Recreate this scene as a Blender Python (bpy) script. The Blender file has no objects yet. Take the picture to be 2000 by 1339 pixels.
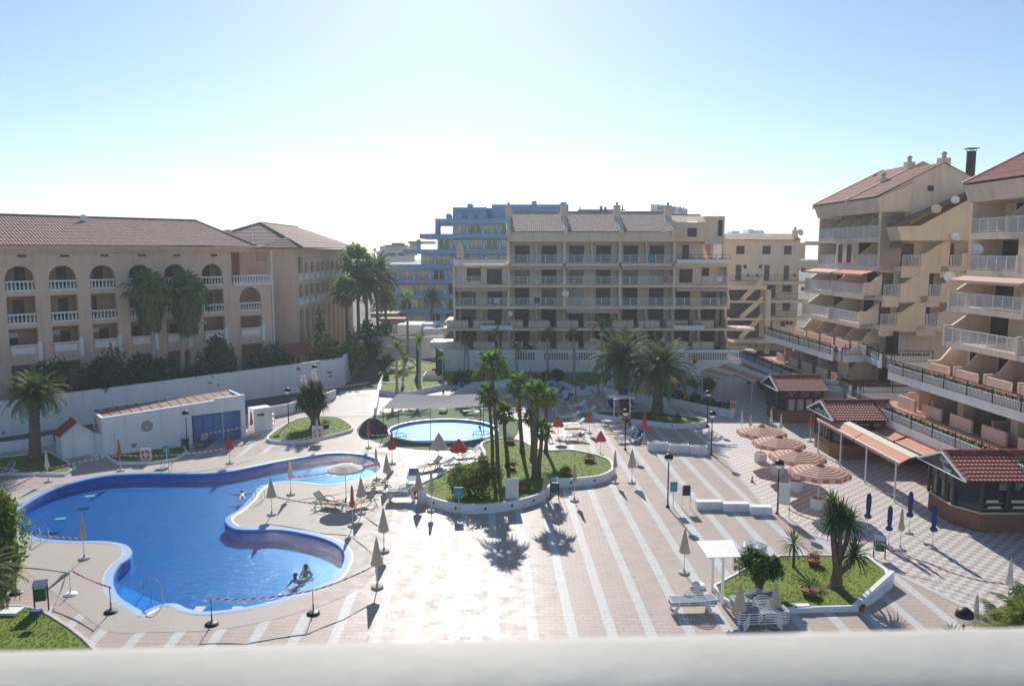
import bpy, bmesh, math, random
from mathutils import Vector, Matrix, geometry, noise
random.seed(11)
SC = bpy.context.scene
COL = SC.collection
R = math.radians
# ---------------------------------------------------------------- camera
F, CX, CY, CAMH = 1525.0, 1000.0, 669.5, 15.0
PITCH = math.atan((CY - 492) / F)
cam = bpy.data.cameras.new('camera')
cam.lens = 36 * F / 2000; cam.sensor_width = 36; cam.clip_start = 0.05; cam.clip_end = 6000
cam.dof.use_dof = True; cam.dof.focus_distance = 45; cam.dof.aperture_fstop = 5.5
camo = bpy.data.objects.new('camera', cam); COL.objects.link(camo)
camo.location = (0, 0, CAMH); camo.rotation_euler = (R(90) - PITCH, 0, 0)
SC.camera = camo
# ---------------------------------------------------------------- sky and sun
SUN_EL, SUN_AZ = R(31), R(-4.5)          # azimuth measured from +Y towards +X
W = bpy.data.worlds.new('World'); SC.world = W; W.use_nodes = True
nt = W.node_tree; bgn = nt.nodes['Background']
sky = nt.nodes.new('ShaderNodeTexSky'); sky.sky_type = 'NISHITA'; sky.sun_disc = False
sky.sun_elevation = SUN_EL; sky.sun_rotation = SUN_AZ
sky.air_density = 0.8; sky.dust_density = 0.3; sky.ozone_density = 2.0; sky.altitude = 20
tn = nt.nodes.new('ShaderNodeMix'); tn.data_type = 'RGBA'; tn.blend_type = 'MULTIPLY'; tn.inputs[0].default_value = 1; tn.inputs[7].default_value = (.95, .99, 1.0, 1)
nt.links.new(sky.outputs[0], tn.inputs[6]); nt.links.new(tn.outputs[2], bgn.inputs[0]); bgn.inputs[1].default_value = 0.070
sd = Vector((math.sin(SUN_AZ) * math.cos(SUN_EL), math.cos(SUN_AZ) * math.cos(SUN_EL), math.sin(SUN_EL)))
sl = bpy.data.lights.new('sun', 'SUN'); sl.energy = 3.3; sl.angle = R(0.53); sl.color = (1.0, 0.955, 0.88)
so = bpy.data.objects.new('sun', sl); COL.objects.link(so); so.rotation_euler = sd.to_track_quat('Z', 'Y').to_euler()
so.location = sd * 200
vs = SC.view_settings
vs.view_transform = 'Standard'; vs.look = 'None'; vs.gamma = 1; vs.exposure = 0.85; vs.use_curve_mapping = False
SC.cycles.max_bounces = 6; SC.cycles.transparent_max_bounces = 24; SC.cycles.use_denoising = True
SC.cycles.sample_clamp_indirect = 6; SC.cycles.caustics_reflective = False; SC.cycles.caustics_refractive = False

# ---------------------------------------------------------------- measuring: image rays to world points
def ray(px, py):
    x = (px - CX) / F; d = (py - CY) / F
    return Vector((x, math.cos(PITCH) - d * math.sin(PITCH), -math.sin(PITCH) - d * math.cos(PITCH)))
def G(px, py, z=0.0):
    r = ray(px, py); t = (z - CAMH) / r.z
    return Vector((r.x * t, r.y * t, z))
def AY(px, py, y):
    r = ray(px, py); t = y / r.y
    return Vector((r.x * t, y, CAMH + r.z * t))
def ZH(px, py_base, py_top):
    """height of something standing on the ground at py_base whose top is at py_top"""
    g = G(px, py_base); return AY(px, py_top, g.y).z

# ---------------------------------------------------------------- materials
MATS = {}
def mat(name, col, rough=0.75, metal=0.0, spec=0.4, var=0.12, scale=3.0, bump=0.0, bscale=30.0, col2=None, stain=0.0, trans=0.0):
    m = bpy.data.materials.new(name); m.use_nodes = True; MATS[name] = m
    t = m.node_tree; b = t.nodes['Principled BSDF']
    b.inputs['Roughness'].default_value = rough; b.inputs['Metallic'].default_value = metal
    b.inputs['Specular IOR Level'].default_value = spec
    tc = t.nodes.new('ShaderNodeTexCoord')
    n = t.nodes.new('ShaderNodeTexNoise'); n.inputs['Scale'].default_value = scale; n.inputs['Detail'].default_value = 5
    n.inputs['Roughness'].default_value = 0.65
    t.links.new(tc.outputs['Object'], n.inputs['Vector'])
    mx = t.nodes.new('ShaderNodeMix'); mx.data_type = 'RGBA'
    a = [max(0, c * (1 - var)) for c in col]; c2 = col2 or [min(1, c * (1 + var)) for c in col]
    mx.inputs[6].default_value = (*a, 1); mx.inputs[7].default_value = (*c2, 1)
    rp = t.nodes.new('ShaderNodeMapRange'); rp.inputs[1].default_value = 0.3; rp.inputs[2].default_value = 0.7
    t.links.new(n.outputs[0], rp.inputs[0]); t.links.new(rp.outputs[0], mx.inputs[0])
    out = mx.outputs[2]
    if stain > 0:   # streaks of weathering running down
        mp = t.nodes.new('ShaderNodeMapping'); mp.inputs['Scale'].default_value = (1.3, 1.3, 0.12)
        t.links.new(tc.outputs['Object'], mp.inputs[0])
        n2 = t.nodes.new('ShaderNodeTexNoise'); n2.inputs['Scale'].default_value = 1.6; n2.inputs['Detail'].default_value = 6
        t.links.new(mp.outputs[0], n2.inputs['Vector'])
        r2 = t.nodes.new('ShaderNodeMapRange'); r2.inputs[1].default_value = 0.5; r2.inputs[2].default_value = 0.78
        r2.inputs[4].default_value = stain
        t.links.new(n2.outputs[0], r2.inputs[0])
        m2 = t.nodes.new('ShaderNodeMix'); m2.data_type = 'RGBA'
        m2.inputs[7].default_value = (col[0] * .45, col[1] * .42, col[2] * .38, 1)
        t.links.new(out, m2.inputs[6]); t.links.new(r2.outputs[0], m2.inputs[0]); out = m2.outputs[2]
    t.links.new(out, b.inputs['Base Color'])
    if bump > 0:
        n3 = t.nodes.new('ShaderNodeTexNoise'); n3.inputs['Scale'].default_value = bscale; n3.inputs['Detail'].default_value = 4
        t.links.new(tc.outputs['Object'], n3.inputs['Vector'])
        bp = t.nodes.new('ShaderNodeBump'); bp.inputs['Strength'].default_value = bump; bp.inputs['Distance'].default_value = 0.02
        t.links.new(n3.outputs[0], bp.inputs['Height']); t.links.new(bp.outputs[0], b.inputs['Normal'])
    if trans > 0:   # thin leaves and cloth let some sun through
        tr = t.nodes.new('ShaderNodeBsdfTranslucent'); t.links.new(out, tr.inputs[0])
        ms = t.nodes.new('ShaderNodeMixShader'); ms.inputs[0].default_value = trans
        o = t.nodes['Material Output']
        t.links.new(b.outputs[0], ms.inputs[1]); t.links.new(tr.outputs[0], ms.inputs[2]); t.links.new(ms.outputs[0], o.inputs[0])
    return m
M = MATS
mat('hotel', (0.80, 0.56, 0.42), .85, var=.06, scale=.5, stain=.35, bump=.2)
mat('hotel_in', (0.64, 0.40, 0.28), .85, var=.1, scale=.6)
mat('cream', (0.82, 0.66, 0.51), .85, var=.06, scale=.5, stain=.35, bump=.2)
mat('cream2', (0.80, 0.60, 0.47), .85, var=.07, scale=.6, stain=.3)
mat('yellow', (0.83, 0.66, 0.46), .85, var=.06, scale=.5, stain=.3)  # cream wall with sunlit bounce put into its yellower base colour
mat('white', (0.82, 0.82, 0.83), .8, var=.05, scale=.8, stain=.28, bump=.15)
mat('white_clean', (0.87, 0.87, 0.86), .5, var=.03)
mat('plastic', (0.82, 0.82, 0.80), .35, var=.03)
mat('brown', (0.085, 0.055, 0.05), .6, var=.25, scale=2)
mat('brown2', (0.14, 0.085, 0.07), .6, var=.2, scale=2)
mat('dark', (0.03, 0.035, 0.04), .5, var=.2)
mat('iron', (0.025, 0.025, 0.028), .5, metal=.3)
mat('steel', (0.55, 0.56, 0.57), .25, metal=.9)
mat('terracotta', (0.36, 0.13, 0.08), .8, var=.2, scale=4)
mat('terrace', (0.45, 0.22, 0.15), .8, var=.15, scale=3)
mat('green_metal', (0.02, 0.10, 0.06), .5)
mat('tile_roof', (0.34, 0.20, 0.165), .8, var=.35, scale=2.6, stain=.3)
mat('tile_roof_pale', (0.52, 0.37, 0.30), .8, var=.3, scale=2.6)
mat('tile_red', (0.36, 0.10, 0.075), .65, var=.25, scale=3.5)
mat('blue', (0.15, 0.32, 0.54), .7, var=.06, stain=.2)
mat('blue_light', (0.30, 0.49, 0.66), .7, var=.06)
mat('blue_panel', (0.17, 0.27, 0.56), .6, var=.06)
mat('pool_wall', (.008, .22, .62), .4, var=.08, scale=2)
mat('tile_warm', (0.44, 0.22, 0.165), .8, var=.3, scale=2.6, stain=.25)
mat('curtain', (0.55, 0.51, 0.44), .8, var=.2, scale=3)
mat('glassdark', (0.03, 0.035, 0.045), .08, spec=.6, var=.3)
mat('orange', (0.66, 0.23, 0.15), .75, var=.08, trans=.3)
mat('orange_pale', (0.80, 0.58, 0.42), .75, var=.05, trans=.25)
mat('red_cloth', (0.62, 0.12, 0.085), .8, var=.08, trans=.25)
mat('red_faded', (0.66, 0.21, 0.15), .8, var=.1, trans=.25)
mat('cream_cloth', (0.62, 0.55, 0.46), .8, var=.08, trans=.25)
mat('white_cloth', (0.74, 0.70, 0.64), .8, var=.06, trans=.25)
mat('navy_cloth', (0.05, 0.075, 0.24), .8, var=.12, trans=.1)
mat('blue_cloth', (0.045, 0.09, 0.22), .8, var=.12)
mat('grey_cloth', (0.26, 0.29, 0.33), .8, var=.1)
mat('green_cloth', (0.03, 0.16, 0.10), .8)
mat('sail', (0.42, 0.38, 0.36), .9, var=.1, trans=.35)
mat('pole', (0.70, 0.70, 0.68), .4, metal=.1)
mat('concrete', (0.50, 0.46, 0.42), .9, var=.12, bump=.3)
mat('trunk', (0.17, 0.115, 0.085), .95, var=.35, scale=7, bump=.8, bscale=14)
mat('trunk_grey', (0.38, 0.34, 0.31), .9, var=.2, scale=4, bump=.3)
mat('leaf_dark', (0.06, 0.11, 0.04), .7, spec=.15, var=.4, scale=1.2, trans=.25)
mat('leaf_palm', (0.16, 0.25, 0.065), .7, spec=.15, var=.35, scale=1.5, trans=.45)
mat('leaf_date', (0.12, 0.17, 0.05), .7, spec=.15, var=.3, scale=1.5, trans=.3)
mat('leaf_bright', (0.24, 0.36, 0.06), .7, spec=.15, var=.35, scale=1.5, trans=.5)
mat('leaf_yellow', (0.22, 0.25, 0.06), .7, spec=.15, var=.3, scale=1.5, trans=.35)
mat('leaf_red', (0.22, 0.10, 0.05), .7, spec=.15, var=.3, scale=1.5, trans=.3)
mat('leaf_dry', (0.27, 0.19, 0.11), .7, spec=.15, var=.3, scale=2, trans=.2)
mat('flower', (0.72, 0.62, 0.52), .8, trans=.3)
mat('soil', (0.10, 0.07, 0.05), .95)
mat('rock', (0.13, 0.10, 0.09), .95, var=.35, scale=2, bump=.8, bscale=5)
mat('rock_pale', (0.42, 0.46, 0.52), .9, var=.25, scale=1.5, bump=.5, bscale=4)
mat('skin', (0.33, 0.18, 0.12), .55, var=.05)
mat('hair', (0.02, 0.015, 0.012), .6)
mat('signblue', (0.03, 0.22, 0.48), .5)
mat('signteal', (0.03, 0.30, 0.38), .5)
mat('signwhite', (0.72, 0.69, 0.66), .7, var=.05, stain=.3)
mat('red_paint', (0.55, 0.03, 0.03), .5)
mat('yellow_paint', (0.70, 0.50, 0.05), .5)
mat('blue_paint', (0.03, 0.20, 0.62), .5)
mat('brick', (0.25, 0.12, 0.08), .85, var=.15, scale=6)
mat('wood', (0.10, 0.055, 0.035), .6, var=.25, scale=3)
mat('black_panel', (0.018, 0.018, 0.022), .4)
mat('text', (0.62, 0.64, 0.66), .6)
mat('mauve_kerb', (0.62, 0.50, 0.50), .8, var=.08)
mat('bulb', (0.85, 0.86, 0.84), .25)
mat('car_yellow', (0.60, 0.45, 0.06), .3)
mat('awn_cream', (0.62, 0.58, 0.46), .7, var=.06)
mat('rail_white', (0.50, 0.48, 0.44), .7, spec=.15, var=.04, scale=2, bump=.25, bscale=9, stain=.0)

# striped cloths: stripes of the woven cloth follow one object axis
def stripe_mat(name, axis, period, c1, c2, ratio=.5, trans=.25, rough=.75, diag=0.0):
    m = bpy.data.materials.new(name); m.use_nodes = True; MATS[name] = m
    t = m.node_tree; b = t.nodes['Principled BSDF']; b.inputs['Roughness'].default_value = rough
    b.inputs['Specular IOR Level'].default_value = .25
    uv = t.nodes.new('ShaderNodeUVMap'); sx = t.nodes.new('ShaderNodeSeparateXYZ'); t.links.new(uv.outputs[0], sx.inputs[0])
    mu = t.nodes.new('ShaderNodeMath'); mu.operation = 'MULTIPLY'; mu.inputs[1].default_value = 1 / period
    t.links.new(sx.outputs[axis], mu.inputs[0]); cur = mu.outputs[0]
    if diag:
        m3 = t.nodes.new('ShaderNodeMath'); m3.operation = 'MULTIPLY_ADD'; m3.inputs[1].default_value = diag / period
        t.links.new(sx.outputs[1 - axis], m3.inputs[0]); t.links.new(cur, m3.inputs[2]); cur = m3.outputs[0]
    fr = t.nodes.new('ShaderNodeMath'); fr.operation = 'FRACT'; t.links.new(cur, fr.inputs[0])
    gt = t.nodes.new('ShaderNodeMath'); gt.operation = 'GREATER_THAN'; gt.inputs[1].default_value = ratio
    t.links.new(fr.outputs[0], gt.inputs[0])
    mx = t.nodes.new('ShaderNodeMix'); mx.data_type = 'RGBA'
    mx.inputs[6].default_value = (*c1, 1); mx.inputs[7].default_value = (*c2, 1)
    t.links.new(gt.outputs[0], mx.inputs[0]); t.links.new(mx.outputs[2], b.inputs['Base Color'])
    if trans:
        tr = t.nodes.new('ShaderNodeBsdfTranslucent'); t.links.new(mx.outputs[2], tr.inputs[0])
        ms = t.nodes.new('ShaderNodeMixShader'); ms.inputs[0].default_value = trans
        t.links.new(b.outputs[0], ms.inputs[1]); t.links.new(tr.outputs[0], ms.inputs[2])
        t.links.new(ms.outputs[0], t.nodes['Material Output'].inputs[0])
    return m
stripe_mat('awning', 0, .30, (.74, .20, .10), (.74, .54, .40), ratio=.58)
stripe_mat('parasol_stripe', 1, .27, (.24, .11, .08), (.76, .50, .40), ratio=.36, trans=.3)
stripe_mat('tape', 0, .36, (.85, .85, .85), (.66, .05, .05), trans=0, diag=1.2)
stripe_mat('awning_edge', 0, .2, (.62, .24, .17), (.70, .62, .56), trans=.1)

def noise_fac(t, scale, lo=.3, hi=.7, coord='Object', detail=5, stretch=None, dist=0):
    tc = t.nodes.new('ShaderNodeTexCoord'); n = t.nodes.new('ShaderNodeTexNoise')
    n.inputs['Scale'].default_value = scale; n.inputs['Detail'].default_value = detail; n.inputs['Distortion'].default_value = dist
    src = tc.outputs[coord]
    if stretch:
        mp = t.nodes.new('ShaderNodeMapping'); mp.inputs['Scale'].default_value = stretch; t.links.new(src, mp.inputs[0]); src = mp.outputs[0]
    t.links.new(src, n.inputs['Vector'])
    r = t.nodes.new('ShaderNodeMapRange'); r.inputs[1].default_value = lo; r.inputs[2].default_value = hi
    t.links.new(n.outputs[0], r.inputs[0]); return r.outputs[0]
def mixc(t, fac, a, b, blend='MIX'):
    m = t.nodes.new('ShaderNodeMix'); m.data_type = 'RGBA'; m.blend_type = blend
    for sock, v in ((m.inputs[6], a), (m.inputs[7], b)):
        if isinstance(v, tuple): sock.default_value = (*v, 1)
        else: t.links.new(v, sock)
    if isinstance(fac, (int, float)): m.inputs[0].default_value = fac
    else: t.links.new(fac, m.inputs[0])
    return m.outputs[2]
def paving(name, c1, c2, mortar, w=.33, h=.33, rough=.40, off=.5, spec=.06, big=.10, rot=1.7, msize=.015, bumpd=.004):
    m = bpy.data.materials.new(name); m.use_nodes = True; MATS[name] = m
    t = m.node_tree; b = t.nodes['Principled BSDF']
    tc = t.nodes.new('ShaderNodeTexCoord'); mp = t.nodes.new('ShaderNodeMapping'); mp.inputs['Rotation'].default_value = (0, 0, R(rot))
    t.links.new(tc.outputs['Object'], mp.inputs[0])
    br = t.nodes.new('ShaderNodeTexBrick'); br.offset = off; br.inputs['Scale'].default_value = 1
    br.inputs['Brick Width'].default_value = w; br.inputs['Row Height'].default_value = h
    br.inputs['Mortar Size'].default_value = msize; br.inputs['Mortar Smooth'].default_value = .3; br.inputs['Bias'].default_value = 0
    br.inputs['Color1'].default_value = (*c1, 1); br.inputs['Color2'].default_value = (*c2, 1); br.inputs['Mortar'].default_value = (*mortar, 1)
    t.links.new(mp.outputs[0], br.inputs['Vector'])
    f = noise_fac(t, .35, .35, .7)
    col = mixc(t, f, br.outputs[0], (c1[0] * (1 - big), c1[1] * (1 - big), c1[2] * (1 - big)))
    mm = t.nodes.new('ShaderNodeMath'); mm.operation = 'MULTIPLY'; mm.inputs[1].default_value = .35
    t.links.new(noise_fac(t, 7, .45, .75), mm.inputs[0])
    col = mixc(t, mm.outputs[0], col, (c1[0] * .8, c1[1] * .77, c1[2] * .74))
    t.links.new(col, b.inputs['Base Color'])
    rr = t.nodes.new('ShaderNodeMapRange'); rr.inputs[3].default_value = rough - .12; rr.inputs[4].default_value = rough + .16
    sh = t.nodes.new('ShaderNodeSeparateColor'); t.links.new(br.outputs[0], sh.inputs[0])
    ra = t.nodes.new('ShaderNodeMapRange'); ra.inputs[1].default_value = c2[0]; ra.inputs[2].default_value = c1[0]; t.links.new(sh.outputs[0], ra.inputs[0])
    av = t.nodes.new('ShaderNodeMath'); av.operation = 'AVERAGE' if False else 'MULTIPLY_ADD'; av.inputs[1].default_value = .5; t.links.new(ra.outputs[0], av.inputs[0])
    hf = t.nodes.new('ShaderNodeMath'); hf.operation = 'MULTIPLY'; hf.inputs[1].default_value = .5; t.links.new(noise_fac(t, 1.3), hf.inputs[0]); t.links.new(hf.outputs[0], av.inputs[2])
    t.links.new(av.outputs[0], rr.inputs[0]); t.links.new(rr.outputs[0], b.inputs['Roughness'])
    b.inputs['Specular IOR Level'].default_value = spec
    bp = t.nodes.new('ShaderNodeBump'); bp.inputs['Strength'].default_value = .5; bp.inputs['Distance'].default_value = bumpd
    inv = t.nodes.new('ShaderNodeMath'); inv.operation = 'SUBTRACT'; inv.inputs[0].default_value = 1; t.links.new(br.outputs[1], inv.inputs[1])
    t.links.new(inv.outputs[0], bp.inputs['Height']); t.links.new(bp.outputs[0], b.inputs['Normal'])
    return m
paving('plaza_tile', (.54, .445, .395), (.495, .405, .355), (.29, .24, .21), w=.45, h=.3)
paving('stripe_tile', (.64, .63, .62), (.60, .59, .58), (.42, .40, .38), w=.45, h=.3)
paving('deck_tile', (.53, .47, .42), (.51, .45, .40), (.42, .37, .33), w=.3, h=.3, rough=.5, msize=.008)
paving('ramp_tile', (.56, .52, .48), (.48, .44, .41), (.30, .27, .25), w=.5, h=.5, rough=.5, msize=.03)
def checker_mat():
    m = bpy.data.materials.new('checker_paving'); m.use_nodes = True; MATS['checker'] = m
    t = m.node_tree; b = t.nodes['Principled BSDF']
    tc = t.nodes.new('ShaderNodeTexCoord'); mp = t.nodes.new('ShaderNodeMapping'); mp.inputs['Rotation'].default_value = (0, 0, R(1.7))
    t.links.new(tc.outputs['Object'], mp.inputs[0])
    ck = t.nodes.new('ShaderNodeTexChecker'); ck.inputs['Scale'].default_value = 1 / .34
    ck.inputs['Color1'].default_value = (.62, .61, .60, 1); ck.inputs['Color2'].default_value = (.46, .35, .31, 1)
    t.links.new(mp.outputs[0], ck.inputs['Vector'])
    f = t.nodes.new('ShaderNodeMath'); f.operation = 'MULTIPLY'; f.inputs[1].default_value = .4
    t.links.new(noise_fac(t, 5, .4, .75), f.inputs[0])
    c = mixc(t, f.outputs[0], ck.outputs[0], (.42, .38, .35))
    t.links.new(c, b.inputs['Base Color']); b.inputs['Roughness'].default_value = .5
checker_mat()
def asphalt():
    m = bpy.data.materials.new('asphalt'); m.use_nodes = True; MATS['asphalt'] = m
    t = m.node_tree; b = t.nodes['Principled BSDF']
    c = mixc(t, noise_fac(t, 40, .3, .7), (.075, .078, .082), (.12, .12, .12))
    c = mixc(t, noise_fac(t, .4, .45, .7), c, (.15, .15, .15))
    t.links.new(c, b.inputs['Base Color']); b.inputs['Roughness'].default_value = .9
asphalt()
def ground_mat():
    m = bpy.data.materials.new('ground'); m.use_nodes = True; MATS['ground'] = m
    t = m.node_tree; b = t.nodes['Principled BSDF']
    c = mixc(t, noise_fac(t, .02, .4, .6), (.16, .14, .11), (.09, .10, .07))
    c = mixc(t, noise_fac(t, 1.5), c, (.2, .17, .14))
    t.links.new(c, b.inputs['Base Color']); b.inputs['Roughness'].default_value = .95
ground_mat()
def lawn_mat():
    m = bpy.data.materials.new('lawn'); m.use_nodes = True; MATS['lawn'] = m
    t = m.node_tree; b = t.nodes['Principled BSDF']
    c = mixc(t, noise_fac(t, 1.1, .35, .65), (.15, .21, .030), (.21, .26, .042))
    c = mixc(t, noise_fac(t, 9, .4, .7, detail=8), c, (.12, .17, .026))
    mm = t.nodes.new('ShaderNodeMath'); mm.operation = 'MULTIPLY'; mm.inputs[1].default_value = .5
    t.links.new(noise_fac(t, .5, .55, .75), mm.inputs[0])
    c = mixc(t, mm.outputs[0], c, (.19, .19, .06))
    t.links.new(c, b.inputs['Base Color']); b.inputs['Roughness'].default_value = .85; b.inputs['Specular IOR Level'].default_value = .2
lawn_mat()
def blades_mat():
    mat('blades', (.20, .28, .045), .6, var=.4, scale=2.5, trans=.4)
blades_mat()
mat('turf', (.13, .19, .10), .95, var=.15, scale=2)
def pool_tile():
    m = bpy.data.materials.new('pool_tile'); m.use_nodes = True; MATS['pool_tile'] = m
    t = m.node_tree; b = t.nodes['Principled BSDF']
    tc = t.nodes.new('ShaderNodeTexCoord'); v = t.nodes.new('ShaderNodeTexVoronoi'); v.inputs['Scale'].default_value = 9
    t.links.new(tc.outputs['Object'], v.inputs['Vector'])
    c = mixc(t, v.outputs['Color'], (.003, .125, .33), (.007, .21, .48))
    f = t.nodes.new('ShaderNodeMath'); f.operation = 'MULTIPLY'; f.inputs[1].default_value = .5
    t.links.new(noise_fac(t, .5), f.inputs[0]); c = mixc(t, f.outputs[0], c, (.004, .13, .36))
    t.links.new(c, b.inputs['Base Color']); b.inputs['Roughness'].default_value = .4
pool_tile()
mat('pool_light', (.10, .42, .80), .35, var=.1, scale=3)
mat('coping', (.27, .42, .66), .4, var=.08, scale=2, spec=.3)
def water(name, tint, s1=1.3, amp=.035, refl=.65):
    m = bpy.data.materials.new(name); m.use_nodes = True; MATS[name] = m
    t = m.node_tree; t.nodes.remove(t.nodes['Principled BSDF']); o = t.nodes['Material Output']
    tr = t.nodes.new('ShaderNodeBsdfTransparent'); tr.inputs[0].default_value = (*tint, 1)
    gl = t.nodes.new('ShaderNodeBsdfGlossy'); gl.inputs['Roughness'].default_value = .08
    fr = t.nodes.new('ShaderNodeFresnel'); fr.inputs[0].default_value = 1.33
    ms = t.nodes.new('ShaderNodeMixShader')
    n = t.nodes.new('ShaderNodeTexNoise'); n.inputs['Scale'].default_value = s1; n.inputs['Detail'].default_value = 4; n.inputs['Roughness'].default_value = .62
    n.inputs['Distortion'].default_value = .6
    tc = t.nodes.new('ShaderNodeTexCoord'); mp = t.nodes.new('ShaderNodeMapping'); mp.inputs['Scale'].default_value = (1, 1.9, 1); mp.inputs['Rotation'].default_value = (0, 0, .5)
    t.links.new(tc.outputs['Object'], mp.inputs[0]); t.links.new(mp.outputs[0], n.inputs['Vector'])
    bp = t.nodes.new('ShaderNodeBump'); bp.inputs['Strength'].default_value = 1; bp.inputs['Distance'].default_value = amp
    n9 = t.nodes.new('ShaderNodeTexNoise'); n9.inputs['Scale'].default_value = s1 * 4.5; n9.inputs['Detail'].default_value = 3; t.links.new(mp.outputs[0], n9.inputs['Vector'])
    ad = t.nodes.new('ShaderNodeMath'); ad.operation = 'MULTIPLY_ADD'; ad.inputs[1].default_value = .26; t.links.new(n9.outputs[0], ad.inputs[0]); t.links.new(n.outputs[0], ad.inputs[2])
    t.links.new(ad.outputs[0], bp.inputs['Height'])
    t.links.new(bp.outputs[0], gl.inputs['Normal']); t.links.new(bp.outputs[0], fr.inputs['Normal'])
    geo = t.nodes.new('ShaderNodeNewGeometry'); inv = t.nodes.new('ShaderNodeMath'); inv.operation = 'SUBTRACT'; inv.inputs[0].default_value = refl; inv.use_clamp = True; t.links.new(geo.outputs['Backfacing'], inv.inputs[1])
    mu = t.nodes.new('ShaderNodeMath'); mu.operation = 'MULTIPLY'; t.links.new(fr.outputs[0], mu.inputs[0]); t.links.new(inv.outputs[0], mu.inputs[1])
    t.links.new(mu.outputs[0], ms.inputs[0]); t.links.new(tr.outputs[0], ms.inputs[1]); t.links.new(gl.outputs[0], ms.inputs[2])
    t.links.new(ms.outputs[0], o.inputs[0])
water('water', (.42, .72, .93), 1.7, .085)
water('water_still', (.60, .80, .95), .8, .02)
def peel_mat():
    m = mat('white_peel', (0.82, 0.82, 0.83), .8, var=.05, scale=.8, stain=.3, bump=.15); t = m.node_tree; b = t.nodes['Principled BSDF']
    src = b.inputs['Base Color'].links[0].from_socket
    c = mixc(t, noise_fac(t, .9, .66, .685, detail=8, stretch=(1, 1, 1.6)), src, (.20, .20, .21)); t.links.new(c, b.inputs['Base Color'])
peel_mat()
def mesh_net():
    mat('net', (.02, .14, .08), .8)
mesh_net()

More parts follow.
